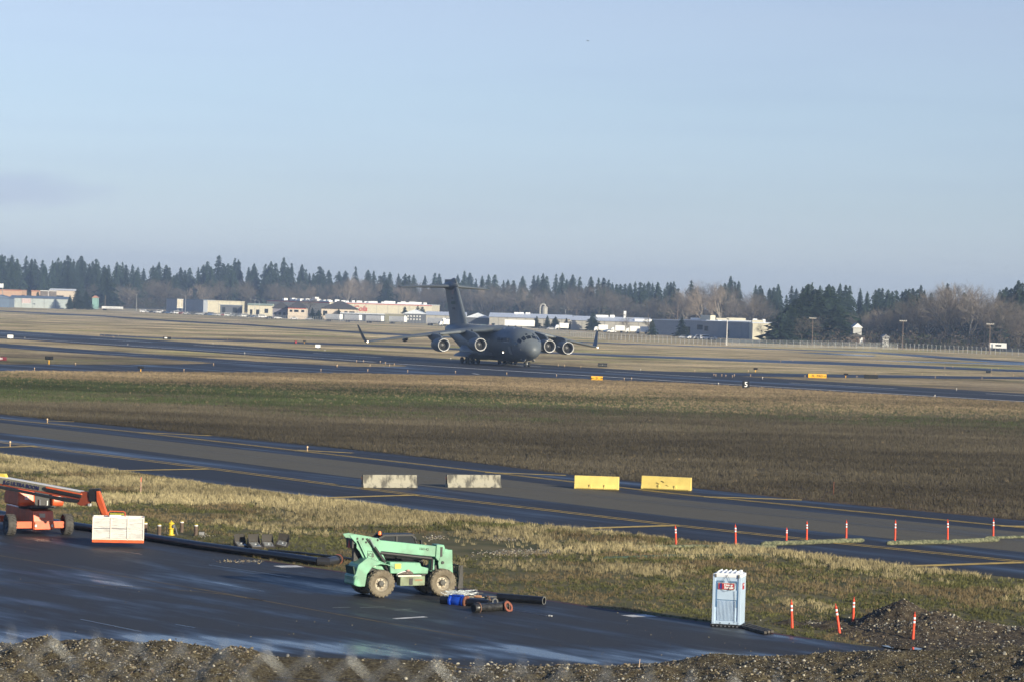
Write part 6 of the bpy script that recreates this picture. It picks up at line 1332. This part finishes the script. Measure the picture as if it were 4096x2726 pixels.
for t, m_ in ((.35,M_PIPE),(.75,M_RUST),(.98,M_PIPE)):
    c_ = ev[2].lerp(ev[3], t) + Vector((0,0,.22)); dd = (ev[3]-ev[2]).normalized(); MB().lathe([(-.02,.25),(.02,.25)], c_, dd, 20).build('flange', m_, lp)
gpipe('thin_pipe', 'thin black pipe in the grass behind the long pipe, passing behind the telehandler', 'pipe', gp((1075,2207),(1200,2218),(1330,2232),(1450,2248),(1560,2262)), .07)
# right group of pipe parts
def ring(parent, name, c, ax, r0, r1, w_, m_, n=24, bolts=0):
    mb = MB().lathe([(-w_/2,r0),(-w_/2,r1),(w_/2,r1),(w_/2,r0),(-w_/2,r0)], c, ax, n, cap=False); o = mb.build(name, m_, parent, True)
    if bolts:
        a = Vector(ax).normalized(); u = a.orthogonal().normalized(); v_ = a.cross(u); bb = MB()
        for k in range(bolts): bb.lathe([(-w_,.014),(w_,.014)], Vector(c) + (u*math.cos(2*PI*k/bolts)+v_*math.sin(2*PI*k/bolts))*(r0+r1)/2, a, 6)
        bb.build('bolts', M_STEEL, o)
    return o
e = thing('plain_pipe', 'plain black pipe with an open end lying at the apron edge', 'pipe', (0,0,0))
a_ = G(1990,2402) + Vector((0,0,.17)); b_ = G(2176,2417) + Vector((0,0,.17)); ax = (b_-a_).normalized()
MB().lathe([(0,.15),(0,.165),((b_-a_).length,.165),((b_-a_).length,.145),((b_-a_).length-.6,.14)], a_, ax, 28, cap=False).build('pipe_wall', M_PIPE, e, True)
ring(e, 'cut_end', b_, ax, .143, .168, .012, mat('cut_edge_grey', (.22,.22,.21), .6)); MB().lathe([(0,.001),(.01,.15)], b_ - ax*.5, ax, 20, cap=False).build('bore', M_PIPED, e)
e = thing('blue_valve', 'bright blue cast valve with rusty flange and black pipe stubs', 'valve', (0,0,0)); M_BV = mat('blue_enamel', (.01,.06,.45), .3, coat=.4, var=.2, scale=6)
a_ = G(1766,2413) + Vector((0,0,.17)); b_ = G(1955,2430) + Vector((0,0,.17)); ax = (b_-a_).normalized(); LL = (b_-a_).length
MB().lathe([(0,.13),(0,.165),(.5,.165)], a_, ax, 24).build('left_stub', M_PIPE, e, True)
vb = MB().lathe([(.42,.24),(.50,.24),(.52,.19),(.62,.21),(.75,.23),(.90,.21),(1.0,.18),(1.03,.24),(1.10,.24)], a_, ax, 26).build('valve_body', M_BV, e, True)
MB().box(a_ + ax*.76 + Vector((0,0,.24)), (.42,.26,.06), math.atan2(ax.y, ax.x)).build('bonnet', M_BV, vb, bevel=.02); MB().box(a_ + ax*.76 + Vector((0,0,.16)), (.30,.20,.16), math.atan2(ax.y, ax.x)).build('neck', M_BV, vb, bevel=.02)
bb = MB()
for x in (-.18,-.06,.06,.18):
    for y in (-.10,.10): bb.box(a_ + ax*(.76+x) + Vector((-ax.y*y, ax.x*y, .28)), (.025,.025,.03))
bb.build('bolts', M_STEEL, vb)
ring(e, 'rusty_flange', a_ + ax*1.16, ax, .14, .255, .05, M_RUST, bolts=10)
MB().lathe([(1.2,.15),(1.28,.165),(LL,.165),(LL,.13)], a_, ax, 24).build('right_stub', M_PIPE, e, True)
e = thing('flanged_pipe', 'short black flanged pipe spool lying in front of the blue valve', 'pipe', (0,0,0))
a_ = G(1893,2449) + Vector((0,0,.19)); b_ = G(2024,2441) + Vector((0,0,.19)); ax = (b_-a_).normalized(); LL = (b_-a_).length
MB().lathe([(0,.13),(0,.17),(.16,.17),(.18,.185),(.30,.185),(.34,.165),(LL*.42,.165),(LL*.45,.175),(LL*.5,.165),(LL*.78,.165),(LL*.82,.18),(LL,.18),(LL,.13)], a_, ax, 28).build('spool', mat('worn_black_pipe', (.035,.035,.034), .38, var=.6, scale=9, col2=(.012,.012,.012)), e, True)
ring(e, 'thin_flange', a_ + ax*.22, ax, .17, .235, .03, mat('flange_brown', (.20,.11,.07), .7), bolts=8); ring(e, 'thin_flange', a_ + ax*(LL-.02), ax, .13, .245, .03, MATS['flange_brown'], bolts=8); MB().lathe([(.01,.001),(.012,.13)], a_, -ax, 20, cap=False).build('bore', M_PIPED, e)
c_ = G(2033,2444) + Vector((0,0,.2)); o = ring(None, 'rust_ring', c_, (.55,-.45,.35), .145, .235, .035, mat('bright_rust', (.27,.085,.05), .8, var=.3, scale=8)); tag(o, 'rust red flange ring leaning against the flanged pipe', 'flange ring')
e = thing('tee_fitting', 'small dark flanged fitting with two open ports behind the spool', 'fitting', (0,0,0)); c_ = G(1962,2420) + Vector((0,0,.20))
MB().lathe([(0,.10),(.25,.10)], c_, (-.5,-.3,.2), 16).build('fitting_body', M_BLACK, e, True); ring(e, 'port_flange', c_ + Vector((-.15,-.1,.06)), (-.5,-.6,.2), .09, .16, .03, MATS['flange_brown'], bolts=6); ring(e, 'port_flange', c_ + Vector((.18,-.08,-.02)), (.4,-.8,.1), .08, .14, .03, M_BLACK)
MB().box(c_ + Vector((.02,0,.17)), (.45,.12,.05)).build('top_plate', M_GREASE, e); MB().tube([c_ + Vector((-.4,-.1,-.02)), c_ + Vector((-.2,-.1,0))], .02, 6).build('spigot', M_STEEL, e)
e = tag(MB().tube([G(2052,2440) + Vector((0,0,.03)), G(2120,2452) + Vector((0,0,.03)), G(2186,2463) + Vector((0,0,.03))], .012, 6).build('steel_rod', M_STEEL), 'thin steel rod on the apron pointing away from the pipe parts', 'rod')
e = thing('hose_coupling', 'small shiny coupling at the far end of the steel rod', 'coupling', (0,0,0)); p = G(2194,2465)
MB().lathe([(0,.035),(.07,.035)], p + Vector((0,0,.05)), (1,-.3,0), 10).build('collar', M_LIP, e, True); MB().ball(tuple(p + Vector((.11,-.05,.05))), .04, 8, (1.3,1,.8)).build('nozzle', M_LIP, e)
tg = MB(); r_ = random.Random(4)
for k in range(26):
    x0 = r_.uniform(1778,1860); P_ = [G(x0 + r_.uniform(-25,60), 2412) + Vector((0, r_.uniform(0,.5), .25 + r_.uniform(.05,.28))) for _ in range(5)]; tg.tube(P_, .006, 4)
tag(tg.build('wire_tangle', mat('pale_wire', (.55,.60,.62), .4)), 'tangle of pale plastic tubing heaped over the blue valve', 'tubing', kind='stuff')
for i, (x0, y0, x1, y1, z_) in enumerate(((1850,2393,1925,2396,.20),(1860,2399,1953,2400,.16),(1835,2388,1880,2392,.24))):
    a_ = G(x0,y0) + Vector((0,0,z_)); b_ = G(x1,y1) + Vector((0,0,z_-.03)); tag(MB().bar(a_, b_, .06, .03).build('wooden_lath', mat('weathered_wood', (.42,.35,.24), .8, var=.3, scale=5)), ['pale wooden lath behind the blue valve, the upper one', 'pale wooden lath behind the blue valve, reaching farthest right', 'short pale wooden lath by the telehandler forks'][i], 'lath')
tag(MB().lathe([(0,.03),(.04,.06),(.30,.055),(.32,.03)], G(1895,2404) + Vector((0,0,.22)), (1,-.1,0), 12).build('copper_nozzle', mat('copper_tan', (.42,.22,.12), .5), None, True), 'small copper coloured pipe end behind the rusty flange', 'nozzle')

# ================================================================ hydrant, guard posts, floodlights, stakes
e = thing('fire_hydrant', 'yellow fire hydrant standing among four guard posts', 'hydrant', G(684, 2138)); M_HY = mat('hydrant_yellow', (.75,.55,.04), .45, var=.15, scale=6); M_HYM = mat('hydrant_grey', (.12,.12,.12), .6)
MB().lathe([(0,.20),(.04,.20),(.05,.12),(.30,.11),(.33,.17),(.36,.17),(.38,.125),(.55,.13),(.58,.16),(.61,.16),(.63,.12),(.69,.07),(.70,.03)], n=18).build('barrel', M_HY, e, True)
MB().lathe([(0,.025),(.05,.025)], (0,0,.70), n=6).build('operating_nut', M_HY, e)
MB().lathe([(0,.07),(.12,.07),(.13,.10),(.20,.10)], (0,0,.46), (.8,-.6,0), 12).build('side_nozzle', M_HYM, e, True); MB().tube([(.1,-.05,.46),(.25,-.1,.35),(.3,-.15,.15),(.35,-.1,.03)], .04, 8).build('hose', M_HYM, e, True); MB().lathe([(0,.05),(.12,.05)], (0,0,.46), (-.8,-.2,0), 10).build('side_nozzle', M_HY, e, True)
M_GPOST = mat('brown_guard_post', (.14,.095,.07), .8, var=.4, scale=5)
for X, Y, lab in ((581,2133,'brown guard post half hidden behind the lift basket'),(636,2141,'brown guard post left of the hydrant, nearer the pipe'),(726,2127,'brown guard post behind and right of the hydrant'),(783,2141,'brown guard post right of the hydrant beside a grey box')):
    g0 = G(X, Y); e = thing('guard_post', lab, 'guard post', g0, 0, 'guard posts around the hydrant')
    MB().lathe([(0,.098),(.50,.098)], n=16).build('post', M_GPOST, e, True); MB().lathe([(.50,.10),(.555,.10),(.56,.0)], n=16).build('white_band', W_WHITE, e); MB().lathe([(.56,.10),(.60,.10),(.62,.05)], n=16).build('cap', mat('cap_yellow_dirty', (.35,.28,.05), .7), e)
tag(MB().box(G(806,2141) + Vector((0,0,.10)), (.26,.25,.20)).build('grey_box', M_GREY, bevel=.02), 'small grey box on the ground right of the guard posts', 'box')
e = thing('marker_stake', 'thin stake with a white and orange top in the grass behind the lift', 'stake', G(563,1972)); MB().box((0,0,.38), (.04,.04,.76)).build('stake', mat('stake_pink', (.5,.3,.25), .7), e); MB().box((0,0,.86), (.055,.045,.28)).build('stake_top', mat('stake_top_orange', (.75,.22,.14), .6), e)
M_FL = mat('fixture_brown', (.045,.04,.035), .55); M_REF = mat('reflector_silver', (.62,.66,.68), .18, .85); M_FGL = mat('fixture_glass', (.55,.57,.58), .08)
for i, (X, Y, a_, sc_, lab) in enumerate(((961,2199,34,1.0,'tipped floodlight with raised visor, leftmost of the four'),(1018,2203,36,1.06,'tipped floodlight with the brightest reflector, second from the left'),(1072,2201,20,1.0,'tipped floodlight with visor, third from the left'),(1130,2197,-8,.98,'tipped floodlight turned the other way, rightmost of the four'))):
    e = thing('floodlight', lab, 'floodlight', G(X,Y-8) + Vector((0,0,.14)), R(a_) * .8, 'floodlights lying by the pipe'); e.scale = (sc_, sc_, sc_)
    e.rotation_euler = (R(24), R(-4 if i < 3 else 6), R(a_)*.9)
    MB().prism([(-.30,0),(.30,0),(.30,.10),(-.30,.16)], -.30, .22).build('housing', M_FL, e, bevel=.01)
    MB().add([(-.20,-.22,.168),(.18,-.22,.128),(.18,.12,.128),(-.20,.12,.168)], [(0,1,2,3)]).build('reflector', M_REF, e); MB().add([(-.23,-.25,.158),(.21,-.25,.114),(.21,.15,.114),(-.23,.15,.158)], [(0,1,2,3)]).build('glass_frame', M_GREY, e)
    MB().ball((0,-.05,.16), .05, 8, (1,1,.5)).build('bulb', M_LIP, e)
    MB().add([(-.30,.20,.10),(.30,.20,.06),(.26,.30,.46),(-.26,.30,.50),(-.30,.22,.10),(.30,.22,.06),(.26,.32,.46),(-.26,.32,.50)], [(0,1,2,3),(7,6,5,4),(0,3,7,4),(1,5,6,2),(3,2,6,7),(0,4,5,1)]).build('visor', M_FL, e)
    for sx in (-.295,.285): MB().add([(sx,.0,.12),(sx,.21,.08),(sx*.9,.31,.48),(sx+.01,.0,.12),(sx+.01,.21,.08),(sx*.9+.01,.31,.48)], [(0,1,2),(5,4,3),(0,2,5,3),(1,4,5,2)]).build('visor_cheek', M_FL, e)
gz = lambda X, Y, d: D(X, Y, d)
a_ = D(2553,2701,93.6); b_ = D(2560,2633,93.6); tag(MB().bar(a_, b_, .035, .02).build('survey_stake', mat('pale_wood', (.62,.45,.33), .8)), 'pale wooden survey stake standing in the gravel berm', 'stake')
a_ = D(3987,2661,92.2); b_ = D(3946,2617,93.6); tag(MB().bar(a_, b_, .05, .03).build('white_lath', W_WHITE), 'white lath lying on the gravel berm at the right', 'lath')
# individual larger rocks
def rock(label, X, Y, d, s, m_, sq=(1,1,1), name='rock'):
    p = D(X, Y, d); o = stone_mb(int(X), 0).build(name, m_, None, True); o.location = p; o.scale = (s*sq[0], s*sq[1], s*sq[2]); o.rotation_euler = (random.uniform(-.3,.3), random.uniform(-.3,.3), random.uniform(0,6)); tag(o, label, 'rock'); m2 = o.modifiers.new('smooth', 'SUBSURF'); m2.levels = 1; m2.render_levels = 1; return o
SMo = SM[0]; M_PK = mat('salmon_stone', (.42,.22,.15), .8, var=.2, scale=8)
for X, Y, d, s, m_, lab in ((2219,2696,94.0,.17,M_PK,'salmon coloured rock at the left foot of the right berm'),(256,2589,95.2,.14,M_PK,'tan rock on the left berm crest behind the fence wire'),(419,2565,95.3,.10,SMo,'white upright pebble on the left berm crest'),(96,2559,95.3,.13,SMo,'pale rock near the left end of the left berm crest'),(585,2572,95.0,.10,SMo,'pale flat pebble on the left berm crest'),(2690,2645,95.6,.16,SMo,'pale flat rock on the crest below the timbers'),(3245,2634,95.2,.20,SM[1],'large tan boulder on the crest of the right berm'),(3322,2664,92.6,.16,SMo,'pale rock below the large tan boulder'),(3476,2643,93.9,.15,SMo,'pale egg shaped rock on the right berm face'),(3732,2612,95.6,.17,SM[1],'round tan rock on the berm crest below the puddle'),(3427,2702,90.2,.18,SM[2],'grey rock near the lower edge of the right berm'),(3720,2629,94.4,.12,SMo,'small white rock just under the berm crest'),(3815,2457,109.8,.20,SMo,'pale rock on the right ridge of the mound'),(3829,2463,109.3,.15,SM[1],'tan rock next to the pale rock on the mound ridge'),(3828,2507,107.6,.17,SMo,'round pale rock at the right foot of the mound'),(3862,2534,106.3,.16,SM[1],'tan rock near the tread marks'),(3727,2448,110.2,.20,SM[2],'grey rock behind the faded red post'),(3705,2556,105.3,.14,SMo,'white rock beside the base of the faded red post'),(3470,2560,104.3,.20,SM[2],'grey rock at the grass edge left of the puddle'),(3396,2467,111.6,.16,SMo,'pale rock in the grass behind the leaning orange post'),(3280,2490,110.0,.16,SM[2],'grey rock in the small rubble heap'),(3042,2478,110.6,.10,SMo,'small white stone in the grass right of the toilet')):
    rock(lab, X, Y, d, s, m_)

# ================================================================ runway signs and edge lights
def sign_box(label, X0, X1, Yt, Yb, face, txt=None, tm=None, ts=.7, turn=0.0, cat='runway sign', lit=None, curved=True, dp=.5, side=None, legs=True):
    g0 = G((X0+X1)/2, Yb); d = g0.y; W = (X1-X0)/FPX*d; H = D((X0+X1)/2, Yt, d).z; e = thing('runway_sign', label, cat, (g0.x, g0.y, .02), turn)
    z0 = .12*H
    if curved: poly = [(-dp/2,z0),(-dp/2*1.15,(z0+H)/2),(-dp/2,H),(dp/2,H),(dp/2*1.15,(z0+H)/2),(dp/2,z0)]; MB().prism(poly, -W/2, W/2, 'x').build('case', face, e, bevel=.02)
    else: MB().box((0,0,(z0+H)/2), (W,dp,H-z0)).build('case', face, e, bevel=.02)
    if side: MB().box((-W/2-.03,0,(z0+H)/2), (.08,dp,H-z0)).build('end_cap', side, e)
    for x in (-W*.4, W*.4): MB().box((x,0,z0/2), (.06,.2,z0)).build('leg', M_GALV, e)
    if txt: text(txt, 'lettering', tm, e, (0, -dp/2*1.15-.03, (z0+H)/2), (PI/2,0,0), H*ts, .01, bold=.01*H)
    e['_w'] = W; e['_h'] = H
    return e
M_SB = mat('sign_black', (.018,.02,.022), .8, spec=.2); M_SY = mat('sign_yellow', (.82,.42,.02), .4); M_SW = mat('sign_white', (.85,.85,.83), .3); M_SO = mat('sign_ink', (.10,.07,.01), .6)
e = sign_box('yellow taxiway sign with the letter D between two arrows', 2364, 2410, 1503, 1522, M_SY, 'D', M_SO, .6, side=M_SB)
def arrow(e, x, z, L_, dr, m_): MB().box((x,-.34,z), (L_,.02,.07)).build('arrow', m_, e); MB().prism([(x+dr*L_*.55,z),(x+dr*L_*.2,z+.14),(x+dr*L_*.2,z-.14)], -.35, -.33).build('arrow_head', m_, e)
arrow(e, -.72, e['_h']*.56, .45, -1, M_SO); arrow(e, .72, e['_h']*.56, .45, 1, M_SO)
e = sign_box('black runway distance sign with a white 5', 2969, 2997, 1523, 1554, M_SB, '5', M_SW, .92)
e = sign_box('long yellow sign reading FL PAD with an arrow', 3232, 3305, 1494, 1512, M_SY, 'FL  PAD', M_SO, .72, side=M_SB); arrow(e, e['_w']*.40, e['_h']*.56, .4, 1, M_SO)
e = sign_box('back of a long black sign right of the FL PAD sign', 3456, 3511, 1497, 1515, M_SB, None, dp=.45, curved=False)
e = sign_box('small black sign back near the far taxiway at the right', 3944, 3962, 1480, 1492, M_SB, None, curved=False)
e = sign_box('black ribbed sign back on the grass right of the aircraft', 2391, 2429, 1451, 1468, M_SB, None, dp=.6); 
for i in range(2): MB().box((0,-.36,e['_h']*(.42+.2*i)), (e['_w'],.03,.03)).build('rib', M_GREY, e)
MB().ball((0,-.38,e['_h']*.6), .06, 8).build('bolt', M_SW, e)
for X0, X1, Yt, Yb, lab in ((30,54,1338,1359,'black runway distance sign with a 4 and painted sun glare at the far left'),(1261,1282,1376,1395,'black runway distance sign with a 4 and painted sun glare in front of the left wing')):
    e = sign_box(lab, X0, X1, Yt, Yb, M_SB, None, dp=.5); W, H = e['_w'], e['_h']; MB().box((0,-.34,H*.62), (W*.98,.05,H*.62), Matrix.Rotation(R(4), 3, 'X')).build('painted_glare', M_SW, e); text('4', 'lettering', M_SW, e, (0,-.36,H*.34), (PI/2,0,0), H*.5, .01, bold=.02)  # white panel paints sun glare over the black sign face
e = sign_box('small black sign box with a bright lamp beside the runway', 652, 684, 1347, 1359, M_SB, None, curved=False); MB().ball((-.3,-.35,e['_h']*.6), .28, 8, (1.6,.4,.8)).build('lamp', M_SW, e)
e = sign_box('red hold sign seen edge on beside the far taxiway', 1177, 1188, 1362, 1374, M_SB, None); MB().box((.1,-.33,e['_h']*.55), (e['_w']*.6,.03,e['_h']*.7)).build('red_face', mat('sign_red_face', (.4,.04,.05), .5), e)
e = sign_box('red sign reading 34 cut by the left edge', -20, 26, 1426, 1442, mat('sign_red_dark', (.16,.02,.03), .5), '-34', M_SW, .75, side=M_SB)
def guard_light(label, X, Yb, big=1.0):
    g0 = G(X, Yb); e = thing('guard_light', label, 'runway light', (g0.x, g0.y, .02)); M_GLY = M_SY; s = big
    MB().box((0,0,.25*s), (.12,.12,.5*s)).build('stem', M_GLY, e); MB().box((0,0,.75*s), (.95*s,.25,.42*s)).build('housing', M_SB, e, bevel=.05)
    for x in (-.24,.24): MB().lathe([(0,.17*s),(.22,.17*s)], (x*s,-.12,.77*s), (0,-1,0), 14).build('visor', M_SB, e, True); MB().lathe([(0,.12*s),(.02,.12*s)], (x*s,-.14,.77*s), (0,-1,0), 12).build('lens', M_GLY, e)
    return e
guard_light('twin lamp guard light on yellow stem left of the grass island', 196, 1456, 1.4)
guard_light('orange twin lamp light on the near edge of the connector', 563, 1486, .9); guard_light('orange lamp head beside the FL PAD sign', 3383, 1510, .9); guard_light('dark twin lamp light by the side taxiway', 3022, 1487, .9); guard_light('orange lamp by the red hold sign', 1217, 1373, .8)
def edge_light(X, Yb, white, label, grp, h=.55):
    g0 = G(X, Yb); e = EL[white]; c = dup(e, None, (g0.x, g0.y, .02), 0, label, grp); c.scale = (.52, .52, .52); return c
EL = {}
for wq in (0, 1):
    e = thing('edge_light', 'edge light', 'edge light', (0,0,0), 0, 'g'); s = 1.0
    MB().lathe([(0,.16),(.04,.16),(.05,.07),(.5,.06)], n=8).build('stem', mat('edge_stem_pale' if wq else 'edge_stem_orange', (.50,.44,.36) if wq else (.45,.29,.14), .5), e, True)
    MB().lathe([(.5,.06),(.52,.15),(.72,.14),(.8,.05)], n=8).build('lens', mat('edge_lens_white' if wq else 'edge_lens_amber', (.75,.71,.62) if wq else (.60,.42,.24), .3), e, True); EL[wq] = e
LT = []
s1 = lambda L, w_: [(x*.5942, 1280+y*.5942, w_) for x, y in L]; s2 = lambda L, w_: [(1300+x*.5942, 1380+y*.5942, w_) for x, y in L]; s3 = lambda L, w_: [(2696+x*.5942, 1380+y*.5942, w_) for x, y in L]
LT += s1([(167,126),(860,170),(1647,228),(2187,210),(1434,164)], 1) + s1([(665,112),(685,113),(703,110),(760,118),(767,122),(796,110),(922,114),(1247,123),(1530,137),(2268,314),(1437,305),(508,302),(232,336),(1238,345),(2160,344)], 0)
LT += s2([(846,97),(2124,172)], 1) + s2([(82,144),(212,114),(258,114),(303,144),(372,119),(406,127),(434,142),(466,136),(287,177),(556,182),(878,188),(1223,198),(1558,210),(2014,234),(2063,232),(1570,142),(1612,144),(1722,152)], 0)
LT += s3([(596,228),(299,268),(1756,351),(1902,305)], 1) + s3([(140,180),(268,205),(281,208),(322,208),(349,212),(393,215),(406,209),(515,209),(500,180),(881,214),(1035,192),(1231,218),(1358,196),(1670,200),(1758,222),(1830,204),(2073,228),(2135,207),(2284,208),(1823,158),(1877,150),(2138,167),(2182,162),(718,114),(800,107)], 0)
def lzone(X): return 'left third' if X < 1365 else 'middle third' if X < 2730 else 'right third'
for X, Y, w_ in LT: edge_light(X, Y, w_, ('white topped runway edge light in the ' if w_ else 'amber taxiway edge light beyond the field in the ') + lzone(X), ('runway edge lights, ' if w_ else 'amber edge lights, ') + lzone(X))
for X, Y, lab in ((189,1690,'edge light on the far shoulder of the near taxiway at the left'),(40,1784,'orange edge light on the near shoulder of the near taxiway at the left edge'),(1229,1803,'pale edge light on the far shoulder bar of the near taxiway')): edge_light(X, Y, 0, lab, 'near taxiway edge lights')
for e in EL.values():
    for c in list(e.children): bpy.data.objects.remove(c)
    bpy.data.objects.remove(e)
tag(MB().bar(G(3334,1977), D(3336,1925,G(3334,1977).y), .04).build('grass_marker', M_RUST), 'thin rusty marker rod in the dark weeds right of the yellow barriers', 'stake')

# ================================================================ small bird
p = D(2352, 164, 300); e = thing('bird', 'tiny dark bird gliding high in the sky', 'bird', p, R(20))
MB().lathe([(-.12,.005),(-.07,.025),(0,.035),(.07,.022),(.13,.004)], (0,0,0), (1,0,0), 8).build('body', mat('bird_grey', (.10,.11,.13), .8), e, True)
for sg_ in (1,-1): MB().add([(.05,0,.0),(-.04,0,0),(-.07,sg_*.12,.05),(.03,sg_*.12,.05),(-.08,sg_*.25,.01),(-.03,sg_*.27,.0)], [(0,1,2,3),(3,2,4,5)]).build('wing', MATS['bird_grey'], e)
MB().add([(-.10,.01,0),(-.10,-.01,0),(-.18,-.04,0),(-.18,.04,0)], [(0,1,2,3)]).build('tail', MATS['bird_grey'], e)

# ================================================================ chain-link fence just in front of the viewpoint
cf = thing('chain_link_fence', 'out of focus chain link fence whose top edge crosses the bottom of the view', 'fence', (0,0,0))
M_CL = mat('galvanised_wire', (.26,.275,.29), .45, .5); FD = 4.8
tL = D(0, 2550, FD); tR = D(4096, 2790, FD); slope = (tR.z - tL.z)/(tR.x - tL.x)
pit = .072; x = tL.x - .55; strands = []; k = 0
base_x = D(40, 2556, FD).x
xs0 = [base_x + pit*j for j in range(-8, 36)]
zt_ = lambda xx: tL.z + slope*(xx - tL.x)
nrow = 15
def strand(x0, ph):
    pts = []
    for i in range(nrow + 1):
        pts.append(Vector((x0 + (pit/2 if (i + ph) % 2 else 0), FD + (.004 if i % 2 else -.004), zt_(x0) - .036*i)))
    return pts
kn = MB()
for j, xx in enumerate(xs0):
    s_ = MB().tube(strand(xx, 0), .0017, 5); s_.build('wire_strand', M_CL, cf)
    P_ = [Vector((xx + (pit/2 if (i % 2 == 0) else 0) - (pit/2 if False else 0), FD + (-.004 if i % 2 else .004), zt_(xx) - .036*(i+1))) for i in range(nrow)]
    P_ = [Vector((xx - pit/2 + (pit/2 if (i % 2 == 0) else 0), FD - (.004 if i % 2 else -.004), zt_(xx) - .036*(i+1) + .036)) for i in range(nrow)]
    MB().tube(P_, .0017, 5).build('wire_strand', M_CL, cf)
    kn.tube([Vector((xx-.003,FD,zt_(xx)-.01)), Vector((xx+.004,FD+.004,zt_(xx)+.012)), Vector((xx-.003,FD-.003,zt_(xx)+.022))], .0012, 5)
kn.build('knuckles', M_CL, cf)['kind'] = 'stuff'
for xx in (base_x - .5, base_x + 2.6): MB().tube([(xx,FD+.04,zt_(0)-.9),(xx,FD+.04,zt_(0)-.06)], .024, 10).build('post', M_CL, cf, True)

# ================================================================ haze
hz = MB().box((0, 2500, 40), (9000, 5400, 84)).build('haze', None); hz['kind'] = 'stuff'
m = bpy.data.materials.new('haze_air'); m.use_nodes = True; nt = m.node_tree; nt.nodes.clear(); o_ = nt.nodes.new('ShaderNodeOutputMaterial'); pv = nt.nodes.new('ShaderNodeVolumePrincipled')
pv.inputs['Color'].default_value = (.52,.70,1.0,1); pv.inputs['Density'].default_value = HAZE_DENSITY; pv.inputs['Anisotropy'].default_value = 0.1
nt.links.new(pv.outputs[0], o_.inputs['Volume']); hz.data.materials.append(m)
